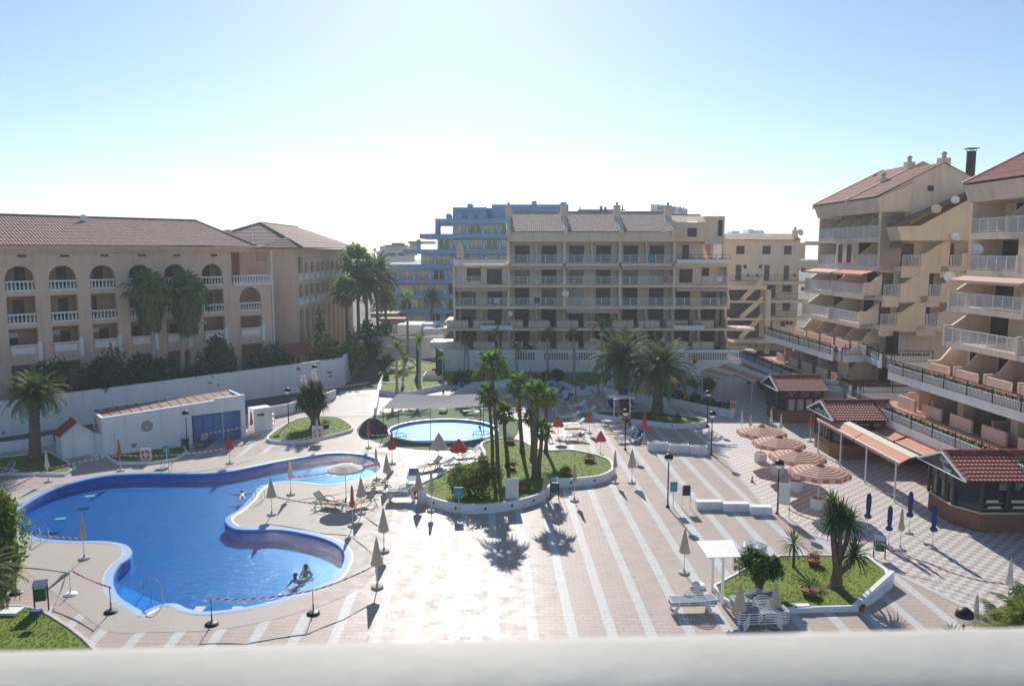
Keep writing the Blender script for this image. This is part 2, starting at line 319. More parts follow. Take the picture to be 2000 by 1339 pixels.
# ---------------------------------------------------------------- mesh builder
class MB:
    def __init__(s, M4=None):
        s.v = []; s.f = []; s.m = []; s.uv = {}; s.X = M4
    def add(s, vs, fs, m=0, uvs=None):
        o = len(s.v)
        for p in vs:
            p = Vector(p)
            s.v.append(s.X @ p if s.X else p)
        for i, f in enumerate(fs):
            if uvs: s.uv[len(s.f)] = [uvs[k] for k in f]
            s.f.append([k + o for k in f]); s.m.append(m)
    def box(s, a, b, m=0):
        x0, y0, z0 = a; x1, y1, z1 = b
        if x0 > x1: x0, x1 = x1, x0
        if y0 > y1: y0, y1 = y1, y0
        if z0 > z1: z0, z1 = z1, z0
        s.add([(x0, y0, z0), (x1, y0, z0), (x1, y1, z0), (x0, y1, z0), (x0, y0, z1), (x1, y0, z1), (x1, y1, z1), (x0, y1, z1)],
              [(0, 3, 2, 1), (4, 5, 6, 7), (0, 1, 5, 4), (1, 2, 6, 5), (2, 3, 7, 6), (3, 0, 4, 7)], m)
    def bar(s, p, q, w, h=None, m=0, up=(0, 0, 1)):
        p = Vector(p); q = Vector(q); h = h or w; d = (q - p)
        if d.length < 1e-6: return
        d.normalize(); u = Vector(up)
        if abs(d.dot(u)) > .98: u = Vector((0, 1, 0))
        a = d.cross(u).normalized() * w / 2; b = a.cross(d).normalized() * h / 2
        vs = [p - a - b, p + a - b, p + a + b, p - a + b, q - a - b, q + a - b, q + a + b, q - a + b]
        s.add(vs, [(0, 1, 2, 3), (4, 7, 6, 5), (0, 4, 5, 1), (1, 5, 6, 2), (2, 6, 7, 3), (3, 7, 4, 0)], m)
    def cyl(s, p, q, r0, r1=None, n=8, m=0, caps=True):
        s.tube([p, q], [r0, r0 if r1 is None else r1], n, m, caps)
    def tube(s, pts, r, n=6, m=0, caps=True):
        pts = [Vector(p) for p in pts]; k = len(pts)
        rs = r if isinstance(r, (list, tuple)) else [r] * k
        vs = []; prev = None
        for i, p in enumerate(pts):
            d = (pts[min(i + 1, k - 1)] - pts[max(i - 1, 0)])
            d = d.normalized() if d.length > 1e-9 else Vector((0, 0, 1))
            if prev is None:
                u = Vector((0, 0, 1)) if abs(d.z) < .9 else Vector((1, 0, 0))
                a = d.cross(u).normalized()
            else:
                a = (prev - d * prev.dot(d)).normalized()
            prev = a; b = d.cross(a)
            for j in range(n):
                t = 2 * math.pi * j / n
                vs.append(p + (a * math.cos(t) + b * math.sin(t)) * rs[i])
        fs = []
        for i in range(k - 1):
            for j in range(n):
                fs.append((i * n + j, i * n + (j + 1) % n, (i + 1) * n + (j + 1) % n, (i + 1) * n + j))
        if caps: fs.append(tuple(range(n))[::-1]); fs.append(tuple((k - 1) * n + j for j in range(n)))
        s.add(vs, fs, m)
    def lathe(s, c, prof, n=12, m=0, squash=1.0, flute=0.0):
        c = Vector(c); vs = []
        for (r, z) in prof:
            for j in range(n):
                t = 2 * math.pi * j / n; rr = r * (1 - (flute if j % 2 else 0))
                vs.append(c + Vector((rr * math.cos(t), rr * math.sin(t) * squash, z)))
        fs = []; k = len(prof)
        for i in range(k - 1):
            for j in range(n):
                fs.append((i * n + j, i * n + (j + 1) % n, (i + 1) * n + (j + 1) % n, (i + 1) * n + j))
        if prof[0][0] > 1e-4: fs.append(tuple(range(n))[::-1])
        if prof[-1][0] > 1e-4: fs.append(tuple((k - 1) * n + j for j in range(n)))
        s.add(vs, fs, m)
    def quad(s, a, b, c, d, m=0, uvs=None):
        s.add([a, b, c, d], [(0, 1, 2, 3)], m, uvs)
    def tri(s, a, b, c, m=0): s.add([a, b, c], [(0, 1, 2)], m)
    def prism(s, poly, z0, z1, m=0, mtop=None):
        n = len(poly); ar = sum(poly[i][0] * poly[(i + 1) % n][1] - poly[(i + 1) % n][0] * poly[i][1] for i in range(n))
        if ar < 0: poly = poly[::-1]
        vs = [(p[0], p[1], z0) for p in poly] + [(p[0], p[1], z1) for p in poly]
        s.add(vs, [(i, (i + 1) % n, n + (i + 1) % n, n + i) for i in range(n)], m)
        tr = geometry.tessellate_polygon([[Vector((p[0], p[1], 0)) for p in poly]])
        top = [(p[0], p[1], z1) for p in poly]
        s.add(top, [fixup(t, poly) for t in tr], m if mtop is None else mtop)
        s.add([(p[0], p[1], z0) for p in poly], [fixup(t, poly)[::-1] for t in tr], m)
    def sheet(s, outer, holes, z, m=0):
        loops = [[Vector((p[0], p[1], 0)) for p in outer]] + [[Vector((p[0], p[1], 0)) for p in h] for h in holes]
        flat = [p for l in loops for p in l]
        tr = geometry.tessellate_polygon(loops)
        s.add([(p.x, p.y, z) for p in flat], [fixup(t, flat) for t in tr], m)
    def ring(s, a, b, za, zb, m=0):
        """strip between two matching closed loops"""
        n = len(a)
        s.add([(p[0], p[1], za) for p in a] + [(p[0], p[1], zb) for p in b],
              [(i, (i + 1) % n, n + (i + 1) % n, n + i) for i in range(n)], m)
    def wall(s, O, U, outer, holes, t, N, m=0, mrev=None):
        """upright wall: outer and hole outlines in (u, z); front face at O, thickness t along N (pointing inwards)"""
        O = Vector(O); U = Vector(U); N = Vector(N)
        P = lambda u, z, d: O + U * u + Vector((0, 0, z)) + N * d
        loops = [[Vector((p[0], p[1], 0)) for p in outer]] + [[Vector((p[0], p[1], 0)) for p in h] for h in holes]
        flat = [p for l in loops for p in l]; tr = geometry.tessellate_polygon(loops)
        front = U.cross(Vector((0, 0, 1))).dot(N) < 0
        for d, flip in ((0, not front), (t, front)):
            s.add([P(p.x, p.y, d) for p in flat], [fixup(q, flat) if not flip else fixup(q, flat)[::-1] for q in tr], m)
        for l in loops:
            n = len(l)
            for i in range(n):
                a, b = l[i], l[(i + 1) % n]
                s.quad(P(a.x, a.y, 0), P(b.x, b.y, 0), P(b.x, b.y, t), P(a.x, a.y, t), m if (mrev is None or l is loops[0]) else mrev)
    def build(s, name, mats, parent=None, loc=None, rotz=0.0, smooth=False):
        me = bpy.data.meshes.new(name)
        me.from_pydata([tuple(v) for v in s.v], [], s.f)
        ml = mats if isinstance(mats, (list, tuple)) else [mats]
        for x in ml: me.materials.append(MATS[x])
        me.polygons.foreach_set('material_index', s.m)
        if s.uv:
            uvl = me.uv_layers.new(name='UVMap')
            for fi, us in s.uv.items():
                p = me.polygons[fi]
                for k, li in enumerate(p.loop_indices): uvl.data[li].uv = us[k]
        if smooth: me.polygons.foreach_set('use_smooth', [True] * len(me.polygons))
        me.update()
        o = bpy.data.objects.new(name, me); COL.objects.link(o)
        if parent is not None: o.parent = parent
        if loc is not None: o.location = loc
        if rotz: o.rotation_euler = (0, 0, rotz)
        return o
def fixup(t, pts):
    a, b, c = (pts[i] for i in t)
    ar = (b[0] - a[0]) * (c[1] - a[1]) - (b[1] - a[1]) * (c[0] - a[0])
    return tuple(t) if ar > 0 else tuple(t)[::-1]
def tag(o, label=None, cat=None, group=None, kind=None):
    if label: o['label'] = label
    if cat: o['category'] = cat
    if group: o['group'] = group
    if kind: o['kind'] = kind
    return o
def empty(name, loc=(0, 0, 0), rotz=0.0, label=None, cat=None, group=None):
    o = bpy.data.objects.new(name, None); COL.objects.link(o); o.location = loc; o.rotation_euler = (0, 0, rotz)
    o.empty_display_size = .3
    return tag(o, label, cat, group)
def dup(root, loc, rotz=0.0, scale=1.0, label=None, group=None):
    r = root.copy(); COL.objects.link(r); r.location = loc; r.rotation_euler = (0, 0, rotz)
    r.scale = (scale,) * 3 if not isinstance(scale, (tuple, list)) else scale
    if label: r['label'] = label
    if group: r['group'] = group
    for ch in list(root.children):
        c = ch.copy(); COL.objects.link(c); c.parent = r
        for g in list(ch.children):
            d = g.copy(); COL.objects.link(d); d.parent = c
    return r
def place(proto, used, loc, rotz=0.0, scale=1.0, label=None, group=None):
    """the first call moves the prototype itself, later ones copy it"""
    if proto.name not in used:
        used.add(proto.name); proto.location = loc; proto.rotation_euler = (0, 0, rotz)
        proto.scale = (scale,) * 3 if not isinstance(scale, (tuple, list)) else scale
        if label: proto['label'] = label
        if group: proto['group'] = group
        return proto
    return dup(proto, loc, rotz, scale, label, group)
USED = set()
def smooth_loop(pts, k=6):
    out = []; n = len(pts)
    for i in range(n):
        p0, p1, p2, p3 = (Vector(pts[(i + j) % n][:2]) for j in (-1, 0, 1, 2))
        for a in range(k):
            t = a / k
            q = .5 * ((2 * p1) + (p2 - p0) * t + (2 * p0 - 5 * p1 + 4 * p2 - p3) * t * t + (3 * p1 - p0 - 3 * p2 + p3) * t ** 3)
            out.append((q.x, q.y))
    return out
def smooth_line(pts, k=5):
    out = []; n = len(pts); P = [Vector(p) for p in pts]
    for i in range(n - 1):
        p0, p1, p2, p3 = P[max(i - 1, 0)], P[i], P[i + 1], P[min(i + 2, n - 1)]
        for a in range(k):
            t = a / k
            out.append(.5 * ((2 * p1) + (p2 - p0) * t + (2 * p0 - 5 * p1 + 4 * p2 - p3) * t * t + (3 * p1 - p0 - 3 * p2 + p3) * t ** 3))
    out.append(P[-1]); return out
def area(l):
    return .5 * sum(l[i][0] * l[(i + 1) % len(l)][1] - l[(i + 1) % len(l)][0] * l[i][1] for i in range(len(l)))
def offset(loop, d):
    """positive d grows the loop"""
    n = len(loop); sgn = 1 if area(loop) > 0 else -1; out = []
    for i in range(n):
        a = Vector(loop[i - 1]); b = Vector(loop[(i + 1) % n]); t = (b - a)
        t = t.normalized() if t.length > 1e-9 else Vector((1, 0))
        nrm = Vector((t.y, -t.x)) * sgn
        out.append((loop[i][0] + nrm.x * d, loop[i][1] + nrm.y * d))
    return out
def ccw(l): return l if area(l) > 0 else l[::-1]
def GL(*pp): return [tuple(G(*p)[:2]) for p in pp]
# ================================================================ setting
POOL = smooth_loop(ccw(GL((12, 1015), (25, 992), (100, 952), (200, 927), (300, 921), (425, 920), (540, 899), (637, 883), (700, 884), (738, 892), (755, 908), (742, 927), (700, 940),
                          (640, 949), (580, 944), (540, 944), (515, 955), (500, 975), (478, 996), (456, 1011), (462, 1023), (482, 1029), (550, 1029), (600, 1036), (645, 1047), (676, 1062), (690, 1083),
                          (684, 1108), (665, 1132), (625, 1153), (575, 1170), (512, 1187), (450, 1198), (390, 1203), (350, 1196), (322, 1186), (275, 1206), (250, 1195), (217, 1174), (202, 1152),
                          (200, 1128), (214, 1105), (234, 1090), (238, 1077), (225, 1067), (190, 1062), (137, 1062), (87, 1059), (50, 1052), (20, 1037))), 5)
KC = (G(755, 842) + G(974, 842)) / 2
KC = ((G(755, 842).x + G(974, 842).x) / 2, (G(865, 865).y + G(860, 818).y) / 2)
KA, KB = (G(974, 842).x - G(755, 842).x) / 2, (G(860, 818).y - G(865, 865).y) / 2
def ell(c, a, b, n=56, rot=0):
    o = []
    for i in range(n):
        t = 2 * math.pi * i / n; x, y = a * math.cos(t), b * math.sin(t)
        o.append((c[0] + x * math.cos(rot) - y * math.sin(rot), c[1] + x * math.sin(rot) + y * math.cos(rot)))
    return o
KIDS = ell(KC, KA, KB)
def struct(name, mb, mats, **k):
    return tag(mb.build(name, mats, **k), kind='structure')
m = MB(); m.sheet([(-900, -60), (900, -60), (900, 1600), (-900, 1600)], [offset(POOL, -.05), offset(KIDS, -.05)], -.05); struct('ground', m, 'ground')
m = MB(); m.sheet([(-52, 3), (36, 3), (36, 96), (-12, 98), (-15.5, 84), (-19, 86.5), (-52, 52)], [offset(POOL, -.03), offset(KIDS, -.03)], 0); struct('plaza', m, 'plaza_tile')
m = MB(); s0 = G(965, 1258); sp = (G(1202, 1258).x - s0.x) / 3; dv = Vector((-math.sin(R(1.7)), math.cos(R(1.7)), 0))
for i in range(-20, 18):
    c = s0 + Vector((sp * i, 0, 0)); y1 = 78 if i > -8 else 52
    if i < -2: y1 = min(y1, 58)
    if i > 13: y1 = 40
    a = c - dv * 20; b = c + dv * (y1 - s0.y); w = Vector((.21, 0, 0))
    # strips that would run across the pools stop short of them
    segs = [(a, b)]
    if -22 <= i <= -5:
        segs = [(a, c + dv * (31.8 - s0.y - .0))] if i < -6 else [(a, c + dv * 2.5)]
        if i < -9: segs.append((c + dv * (55.2 - s0.y), c + dv * (66 - s0.y)))
    if -7 <= i <= 0 and i >= -4: segs = [(a, c + dv * (59.5 - s0.y))]
    for p, q in segs:
        m.quad((p - w).to_3d() + Vector((0, 0, .004)), (p + w) + Vector((0, 0, .004)), (q + w) + Vector((0, 0, .004)), (q - w) + Vector((0, 0, .004)))
for x, y0, y1 in ((-21.2, 39.5, 43.5),): pass
struct('paving_stripes', m, 'stripe_tile')
def hull(P):
    P = sorted(P); c = lambda o, a, b: (a[0] - o[0]) * (b[1] - o[1]) - (a[1] - o[1]) * (b[0] - o[0]); r = []
    for Q in (P, P[::-1]):
        h = []
        for p in Q:
            while len(h) > 1 and c(h[-2], h[-1], p) <= 0: h.pop()
            h.append(p)
        r += h[:-1]
    return r
m = MB(); m.sheet(offset(hull(POOL), 1.3), [offset(POOL, -.02)], .008); struct('pool_deck', m, 'deck_tile')
chk = [(16.2, 66), (16.0, 59.6), (15.4, 52), (15.1, 45.3), (16.3, 39.5), (18.0, 35.6), (20.2, 29.2), (23, 20), (34, 20), (36, 96), (24.6, 96), (19.8, 77)]
m = MB(); m.sheet(chk, [], .006); struct('checker_paving', m, 'checker')
m = MB(); l0 = [(16.2, 66), (16.0, 59.6), (15.4, 52), (15.1, 45.3), (16.3, 39.5), (18.0, 35.6), (20.2, 29.2), (23, 20)]
for a, b in zip(l0, l0[1:]):
    m.quad((a[0] - .16, a[1], .010), (a[0] + .14, a[1], .010), (b[0] + .14, b[1], .010), (b[0] - .16, b[1], .010))
struct('kerb_strip', m, 'stripe_tile')
m = MB(); m.sheet([(-50, 53.4), (-19.1, 87.4), (-20.1, 109), (-16.9, 109.4), (-14.8, 84), (-15.0, 82.6), (-17.8, 82), tuple(G(650, 778)[:2]), tuple(G(510, 803)[:2]), tuple(G(100, 862)[:2]), (-50, 48)], [], .012); struct('service_road', m, 'asphalt')
m = MB(); m.sheet(GL((634, 814), (729, 812), (736, 761), (664, 764)), [], .02); struct('ramp', m, 'ramp_tile')
m = MB(); m.sheet([(-60, 128), (-8.5, 128), (-8.5, 139), (-60, 139)], [], .02); struct('street', m, 'asphalt')
# ---- main pool
inner = offset(POOL, -.46); WZ = -.12
m = MB(); m.ring(ccw(POOL), ccw(offset(POOL, -.10)), .008, .05, 1); m.ring(ccw(offset(POOL, -.10)), ccw(offset(POOL, -.42)), .05, .02); m.ring(ccw(offset(POOL, -.42)), ccw(inner), .02, -.06)
struct('pool_coping', m, ['coping', 'white_clean'])
m = MB(); m.ring(ccw(inner), ccw(inner), -.06, -.64, 1); m.sheet(inner, [], -.64); struct('pool_basin', m, ['pool_tile', 'pool_wall'])
m = MB(); m.sheet(offset(inner, .01), [], WZ); struct('pool_water', m, 'water')
m = MB()
for pts, z in ((((205, 1150), (250, 1120), (335, 1155), (322, 1186), (275, 1206), (217, 1178)), -.45), (((205, 1150), (240, 1140), (300, 1170), (275, 1206), (217, 1178)), -.34)):
    loop = [tuple(G(*p)[:2]) for p in pts]; m.prism(offset(ccw(loop), -.38), -.64, z)
bn = [p for p in POOL if G(238, 1077).x - 3 < p[0] < -15 and 30 < p[1] < 40.4 and p[0] > -20.6]
struct('pool_steps', m, 'pool_light')
# ---- small pool
ki = offset(KIDS, -.22)
m = MB(); m.ring(ccw(KIDS), ccw(offset(KIDS, -.04)), .0, .06); m.ring(ccw(offset(KIDS, -.04)), ccw(ki), .06, .05); struct('small_pool_coping', m, 'white_clean')
m = MB(); m.ring(ccw(ki), ccw(ki), .05, -.2); m.sheet(ki, [], -.2); struct('small_pool_basin', m, 'pool_light')
m = MB(); m.sheet(offset(ki, .01), [], -.03); struct('small_pool_water', m, 'water_still')
m = MB(); tl = smooth_loop(ccw(GL((697, 838), (730, 812), (800, 800), (880, 796), (960, 800), (1005, 815), (1015, 835), (1000, 858), (962, 870), (935, 878), (880, 880), (800, 876), (745, 866), (712, 853))), 4)
m.sheet(tl, [offset(KIDS, .0)], .014); struct('artificial_turf', m, 'turf')

# ================================================================ lawns and their low walls
def tufts(mb, loop, z, dens, h=.045, m=0):
    xs = [p[0] for p in loop]; ys = [p[1] for p in loop]; n = int(abs(area(loop)) * dens)
    tries = 0; c = 0
    while c < n and tries < n * 4:
        tries += 1
        x = random.uniform(min(xs), max(xs)); y = random.uniform(min(ys), max(ys))
        if not inside(loop, x, y): continue
        c += 1
        for k in range(3):
            a = random.uniform(0, 6.28); hh = h * random.uniform(.5, 1.3); w = .022
            dx, dy = math.cos(a), math.sin(a); ox, oy = x + random.uniform(-.05, .05), y + random.uniform(-.05, .05)
            mb.tri((ox - dy * w, oy + dx * w, z), (ox + dy * w, oy - dx * w, z), (ox + dx * hh * .7, oy + dy * hh * .7, z + hh), m)
def inside(l, x, y):
    c = False; n = len(l); j = n - 1
    for i in range(n):
        if (l[i][1] > y) != (l[j][1] > y) and x < (l[j][0] - l[i][0]) * (y - l[i][1]) / (l[j][1] - l[i][1]) + l[i][0]: c = not c
        j = i
    return c
def lawn(loop, z, name='lawn', dens=22):
    loop = ccw(loop); m = MB(); n = len(loop)
    m.add([(p[0], p[1], -.04) for p in loop] + [(p[0], p[1], z) for p in loop], [(i, (i + 1) % n, n + (i + 1) % n, n + i) for i in range(n)], 0)
    m.sheet(loop, [], z, 0); tufts(m, loop, z, dens, m=1)
    return tag(m.build(name, ['lawn', 'blades']), kind='stuff')
def low_wall(loop, h, label, matn='white', w=.22, motifs=0, name='low_wall', closed=True):
    o = ccw(loop) if closed else loop; n = len(o); m = MB()
    i_ = offset(o, -w) if closed else None
    if closed:
        m.ring(o, o, -.03, h - .03); m.ring(o, offset(o, -.03), h - .03, h); m.ring(offset(o, -.03), offset(i_, .03), h, h); m.ring(offset(i_, .03), i_, h, h - .03); m.ring(i_, i_, h - .03, -.03)
    if motifs:
        L = 0
        for k in range(n):
            a = Vector(o[k]); b = Vector(o[(k + 1) % n]); d = (b - a).length; L += d
            if L > motifs:
                L = 0; u = (b - a).normalized(); nn = Vector((u.y, -u.x)); c = a + nn * .008
                p = lambda s_, z_: (c.x + u.x * s_, c.y + u.y * s_, z_)
                m.quad(p(0, h * .32), p(.09, h * .5), p(0, h * .72), p(-.09, h * .5), random.choice((1, 2, 2)))
    return tag(m.build(name, [matn, 'brown2', 'dark']), label, 'wall')
ISL = smooth_loop(ccw([tuple(G(*p)[:2]) for p in ((937, 868, .45), (955, 860, .45), (980, 856, .45), (1020, 861, .45), (1050, 876, .45), (1075, 880, .45), (1115, 879, .45), (1160, 887, .45), (1188, 900, .3), (1200, 918, .1),
      (1196, 933), (1172, 944), (1125, 950), (1092, 952), (1078, 962), (1060, 978), (1035, 988), (1000, 996), (965, 1001), (930, 1003), (890, 1001), (855, 993), (828, 982), (818, 962, .1), (822, 948, .3), (845, 934, .45), (870, 921, .45), (900, 910, .45), (932, 900, .45), (944, 888, .45))]), 4)
low_wall(ISL, .55, 'curved white planter wall with small tile motifs around the palm island', motifs=1.5)
lawn(offset(ISL, -.2), .47, dens=26)
L6 = ccw([tuple(G(*p)[:2]) for p in ((-60, 1172, .12), (0, 1180, .12), (45, 1180, .12), (80, 1187, .12), (105, 1200, .12), (140, 1222, .12), (170, 1245, .12), (192, 1268, .12), (215, 1300, .12), (-60, 1320, .12))])
low_wall(L6, .14, 'pinkish white kerb around the lawn at the bottom left', 'mauve_kerb', w=.18, name='lawn_kerb')
lawn(offset(L6, -.15), .09, dens=60)
L5 = ccw([tuple(G(*p)[:2]) for p in ((1393, 1140, .25), (1400, 1160, .22), (1432, 1190), (1462, 1200, .05), (1560, 1195, .05), (1668, 1192, .05), (1705, 1170, .2), (1744, 1128, .45), (1735, 1108, .35), (1697, 1085, .25), (1610, 1081, .25), (1522, 1082, .25), (1455, 1107, .25))])
low_wall(L5, .25, 'low white kerb around the yucca lawn at the right', w=.16, name='lawn_kerb')
lawn(offset(L5, -.13), .2, dens=40)
# taller wall on the right side of that lawn
m = MB(); a, b = G(1674, 1196), G(1746, 1140); u = (b - a).normalized()
m.add([a + Vector((0, 0, 0)), b, b + Vector((0, 0, .62)), a + Vector((0, 0, .35)), a + Vector((-.14, .14, 0)), b + Vector((-.14, .14, 0)), b + Vector((-.14, .14, .62)), a + Vector((-.14, .14, .35))],
      [(0, 1, 2, 3), (5, 4, 7, 6), (3, 2, 6, 7), (1, 5, 6, 2), (4, 0, 3, 7)])
tag(m.build('low_wall', ['white', 'brown2']), 'short sloping white wall on the right edge of the yucca lawn', 'wall')
L3 = smooth_loop(ccw([tuple(G(*p)[:2]) for p in ((520, 862), (540, 839, .15), (575, 820, .15), (615, 814, .15), (660, 816, .15), (686, 830, .15), (690, 838, .1), (680, 846), (640, 856), (600, 864), (560, 867))]), 3)
low_wall(L3, .24, 'white kerb around the lawn of the flowering yucca', w=.16, name='lawn_kerb')
lawn(offset(L3, -.13), .2, dens=25)
L1 = ccw([tuple(G(*p)[:2]) for p in ((-60, 895, .15), (0, 893, .15), (98, 882, .15), (124, 897, .1), (150, 915), (128, 929), (0, 928), (-60, 930))])
low_wall(L1, .2, 'white kerb around the lawn under the left palm', w=.16, name='lawn_kerb'); lawn(offset(L1, -.13), .16)
L2 = ccw([tuple(G(*p)[:2]) for p in ((206, 891, .1), (228, 907), (300, 906), (345, 899), (368, 885), (358, 872, .1), (300, 878, .1))])
low_wall(L2, .2, 'white kerb around the lawn in front of the pool house', w=.16, name='lawn_kerb'); lawn(offset(L2, -.13), .16)
DP = smooth_loop(ccw([tuple(G(*p)[:2]) for p in ((1160, 803, .4), (1215, 802, .4), (1275, 803, .4), (1330, 810, .4), (1376, 817, .4), (1379, 832), (1340, 837), (1300, 836), (1262, 831), (1230, 828), (1195, 822), (1166, 818))]), 3)
low_wall(DP, .45, 'white planter wall around the lawn with two date palms', motifs=2.2); lawn(offset(DP, -.2), .38, dens=16)
L4 = ccw([tuple(G(*p)[:2]) for p in ((741, 772), (744, 752), (770, 716), (790, 706), (870, 722), (1020, 731), (1006, 748), (935, 756), (880, 758), (830, 768), (800, 776))])
low_wall(L4, .6, 'low white wall around the back lawn with small palms', w=.2); lawn(offset(L4, -.18), .5, dens=10)
L7 = ccw([tuple(G(*p)[:2]) for p in ((1020, 727), (1110, 729), (1205, 737), (1195, 752), (1160, 762), (1120, 764), (1095, 752), (1020, 748))])
low_wall(L7, .5, 'low white wall below the breeze block wall', w=.2); lawn(offset(L7, -.18), .4, dens=10)
# wall with shrubs along the right side of the terrace
def wall_run(pts, h, t, label, name='low_wall', matn='white', cat='wall', cap=0, z0=-.03):
    """a free-standing wall along a line of points, each (x, y) or (x, y, h)"""
    m = MB(); P = [Vector(p[:2]) for p in pts]; H = [p[2] if len(p) > 2 else h for p in pts]; n = len(P); A, B = [], []
    for i in range(n):
        d1 = (P[i] - P[i - 1]).normalized() if i else (P[1] - P[0]).normalized()
        d2 = (P[i + 1] - P[i]).normalized() if i < n - 1 else d1
        d = (d1 + d2).normalized(); nn = Vector((-d.y, d.x)) * (t / 2) / max(.5, d.dot(d1)); A.append(P[i] + nn); B.append(P[i] - nn)
    for i in range(n - 1):
        a0, a1, b0, b1 = A[i], A[i + 1], B[i], B[i + 1]; h0, h1 = H[i], H[i + 1]
        v = lambda p, z: (p.x, p.y, z)
        m.quad(v(b0, z0), v(b1, z0), v(b1, h1), v(b0, h0)); m.quad(v(a1, z0), v(a0, z0), v(a0, h0), v(a1, h1)); m.quad(v(b0, h0), v(b1, h1), v(a1, h1), v(a0, h0))
        if i == 0: m.quad(v(a0, z0), v(b0, z0), v(b0, h0), v(a0, h0))
        if i == n - 2: m.quad(v(b1, z0), v(a1, z0), v(a1, h1), v(b1, h1))
    return tag(m.build(name, [matn, 'brown2']), label, cat)
wall_run(GL((1242, 783), (1300, 790), (1370, 805), (1432, 817)), .75, .2, 'long low white wall in front of the bushes by the terrace')
wall_run(GL((1100, 775), (1180, 768), (1240, 780)), .6, .2, 'low white wall behind the row of blue loungers')
wall_run(GL((880, 782), (905, 770), (940, 757), (1010, 757), (1090, 770)), .7, .2, 'wavy low white wall behind the small pool')
wall_run(GL((505, 818), (560, 808), (620, 793), (655, 778)), .95, .2, 'low white wall between the service road and the terrace')
wall_run(GL((-40, 890), (0, 884), (60, 876), (104, 868)), .8, .2, 'low white wall behind the left palm lawn')
wall_run(GL((733, 812), (737, 790), (740, 765), (748, 745), (768, 716)), .75, .2, 'white wall along the right side of the tiled ramp')
wall_run([(-52, 50.9, 3.0), (-36, 68.6, 3.0), (-30, 75.2, 3.05), (-24, 81.9, 3.1), (-20.3, 86.1, 3.15), (-19.1, 87.4, 3.2)], 3, .25, 'long white boundary wall with dark stains below the arcaded hotel', name='boundary_wall', matn='white_peel')
wall_run([(-19.1, 87.4, 3.3), (-19.5, 96, 3.3), (-19.5, 96.01, 3.5), (-20.1, 109.2, 3.7), (-20.2, 109.3, 4.0), (-20.8, 128, 4.3), (-20.9, 128.1, 4.9), (-21.2, 134, 5.0)], 3, .25, 'tall stepped white wall running away beside the road', name='boundary_wall')
wall_run([(-20.0, 109.6), (-13, 109.6), (-10, 112)], 3.1, .25, 'white cross wall closing the end of the road', name='boundary_wall')
wall_run([(-16, 124), (-12.6, 122)], 2.2, .3, 'white sloping garden wall beyond the cross wall', name='garden_wall')
# big white wall under the middle apartment block, with pierced block panels
m = MB(); hol = []
WX0, WX1, WY = -8.7, 28.0, 94.6
fr = [(1005, 1045), (1062, 1110), (1130, 1200), (1232, 1300), (1318, 1338), (1345, 1447)]
def rct(a, b, c, d): return [(a, b), (c, b), (c, d), (a, d)]
for a, b in fr:
    xa, xb = AY(a, 695, WY).x - WX0, AY(b, 695, WY).x - WX0; hol.append(rct(xa, 1.9, xb, 2.75))
m.wall((WX0, WY, 0), (1, 0, 0), rct(0, 0, WX1 - WX0, 3.15), hol, .25, (0, 1, 0))
wb = tag(m.build('retaining_wall', ['white']), 'wide white wall with pierced block panels under the middle apartments', 'wall')
for h in hol:
    m = MB(); x0, x1 = h[0][0] + WX0, h[1][0] + WX0; n = max(2, int((x1 - x0) / .28)); w = (x1 - x0) / n
    for i in range(n + 1): m.box((x0 + i * w - .045, WY + .05, 1.9), (x0 + i * w + .045, WY + .2, 2.75))
    for k in range(4): m.box((x0, WY + .06, 1.9 + k * .2833 - .03), (x1, WY + .19, 1.9 + k * .2833 + .03))
    o = m.build('pierced_panel', ['white_clean']); o.parent = wb
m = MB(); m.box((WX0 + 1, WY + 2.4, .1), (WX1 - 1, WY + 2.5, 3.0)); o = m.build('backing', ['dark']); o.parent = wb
# far hills and sea edge
m = MB()
# ================================================================ building helpers
def rail(mb, p, q, h=.95, post=1.1, bal=.13, m=0, bottom=.08, t=.045, bt=.028):
    """metal railing from p to q (base points)"""
    p = Vector(p); q = Vector(q); L = (q - p).length
    if L < .05: return
    n = max(1, round(L / post)); up = Vector((0, 0, 1))
    mb.bar(p + up * h, q + up * h, .06, .04, m); mb.bar(p + up * bottom, q + up * bottom, .04, .035, m)
    for i in range(n + 1):
        c = p.lerp(q, i / n); mb.bar(c, c + up * h, t, t, m)
    k = max(1, round(L / bal))
    for i in range(1, k):
        c = p.lerp(q, i / k); mb.bar(c + up * bottom, c + up * (h - .02), bt, bt, m)
def baluster_rail(mb, p, q, h=.9, step=.3, m=0):
    """masonry balustrade of turned balusters"""
    p = Vector(p); q = Vector(q); L = (q - p).length; up = Vector((0, 0, 1)); n = max(2, round(L / step))
    mb.bar(p + up * (h - .06), q + up * (h - .06), .2, .13, m); mb.bar(p + up * .06, q + up * .06, .2, .12, m)
    for i in range(n):
        c = p.lerp(q, (i + .5) / n)
        mb.lathe(c, [(.04, .12), (.085, .25), (.06, .45), (.035, .6), (.06, h - .12)], 6, m)
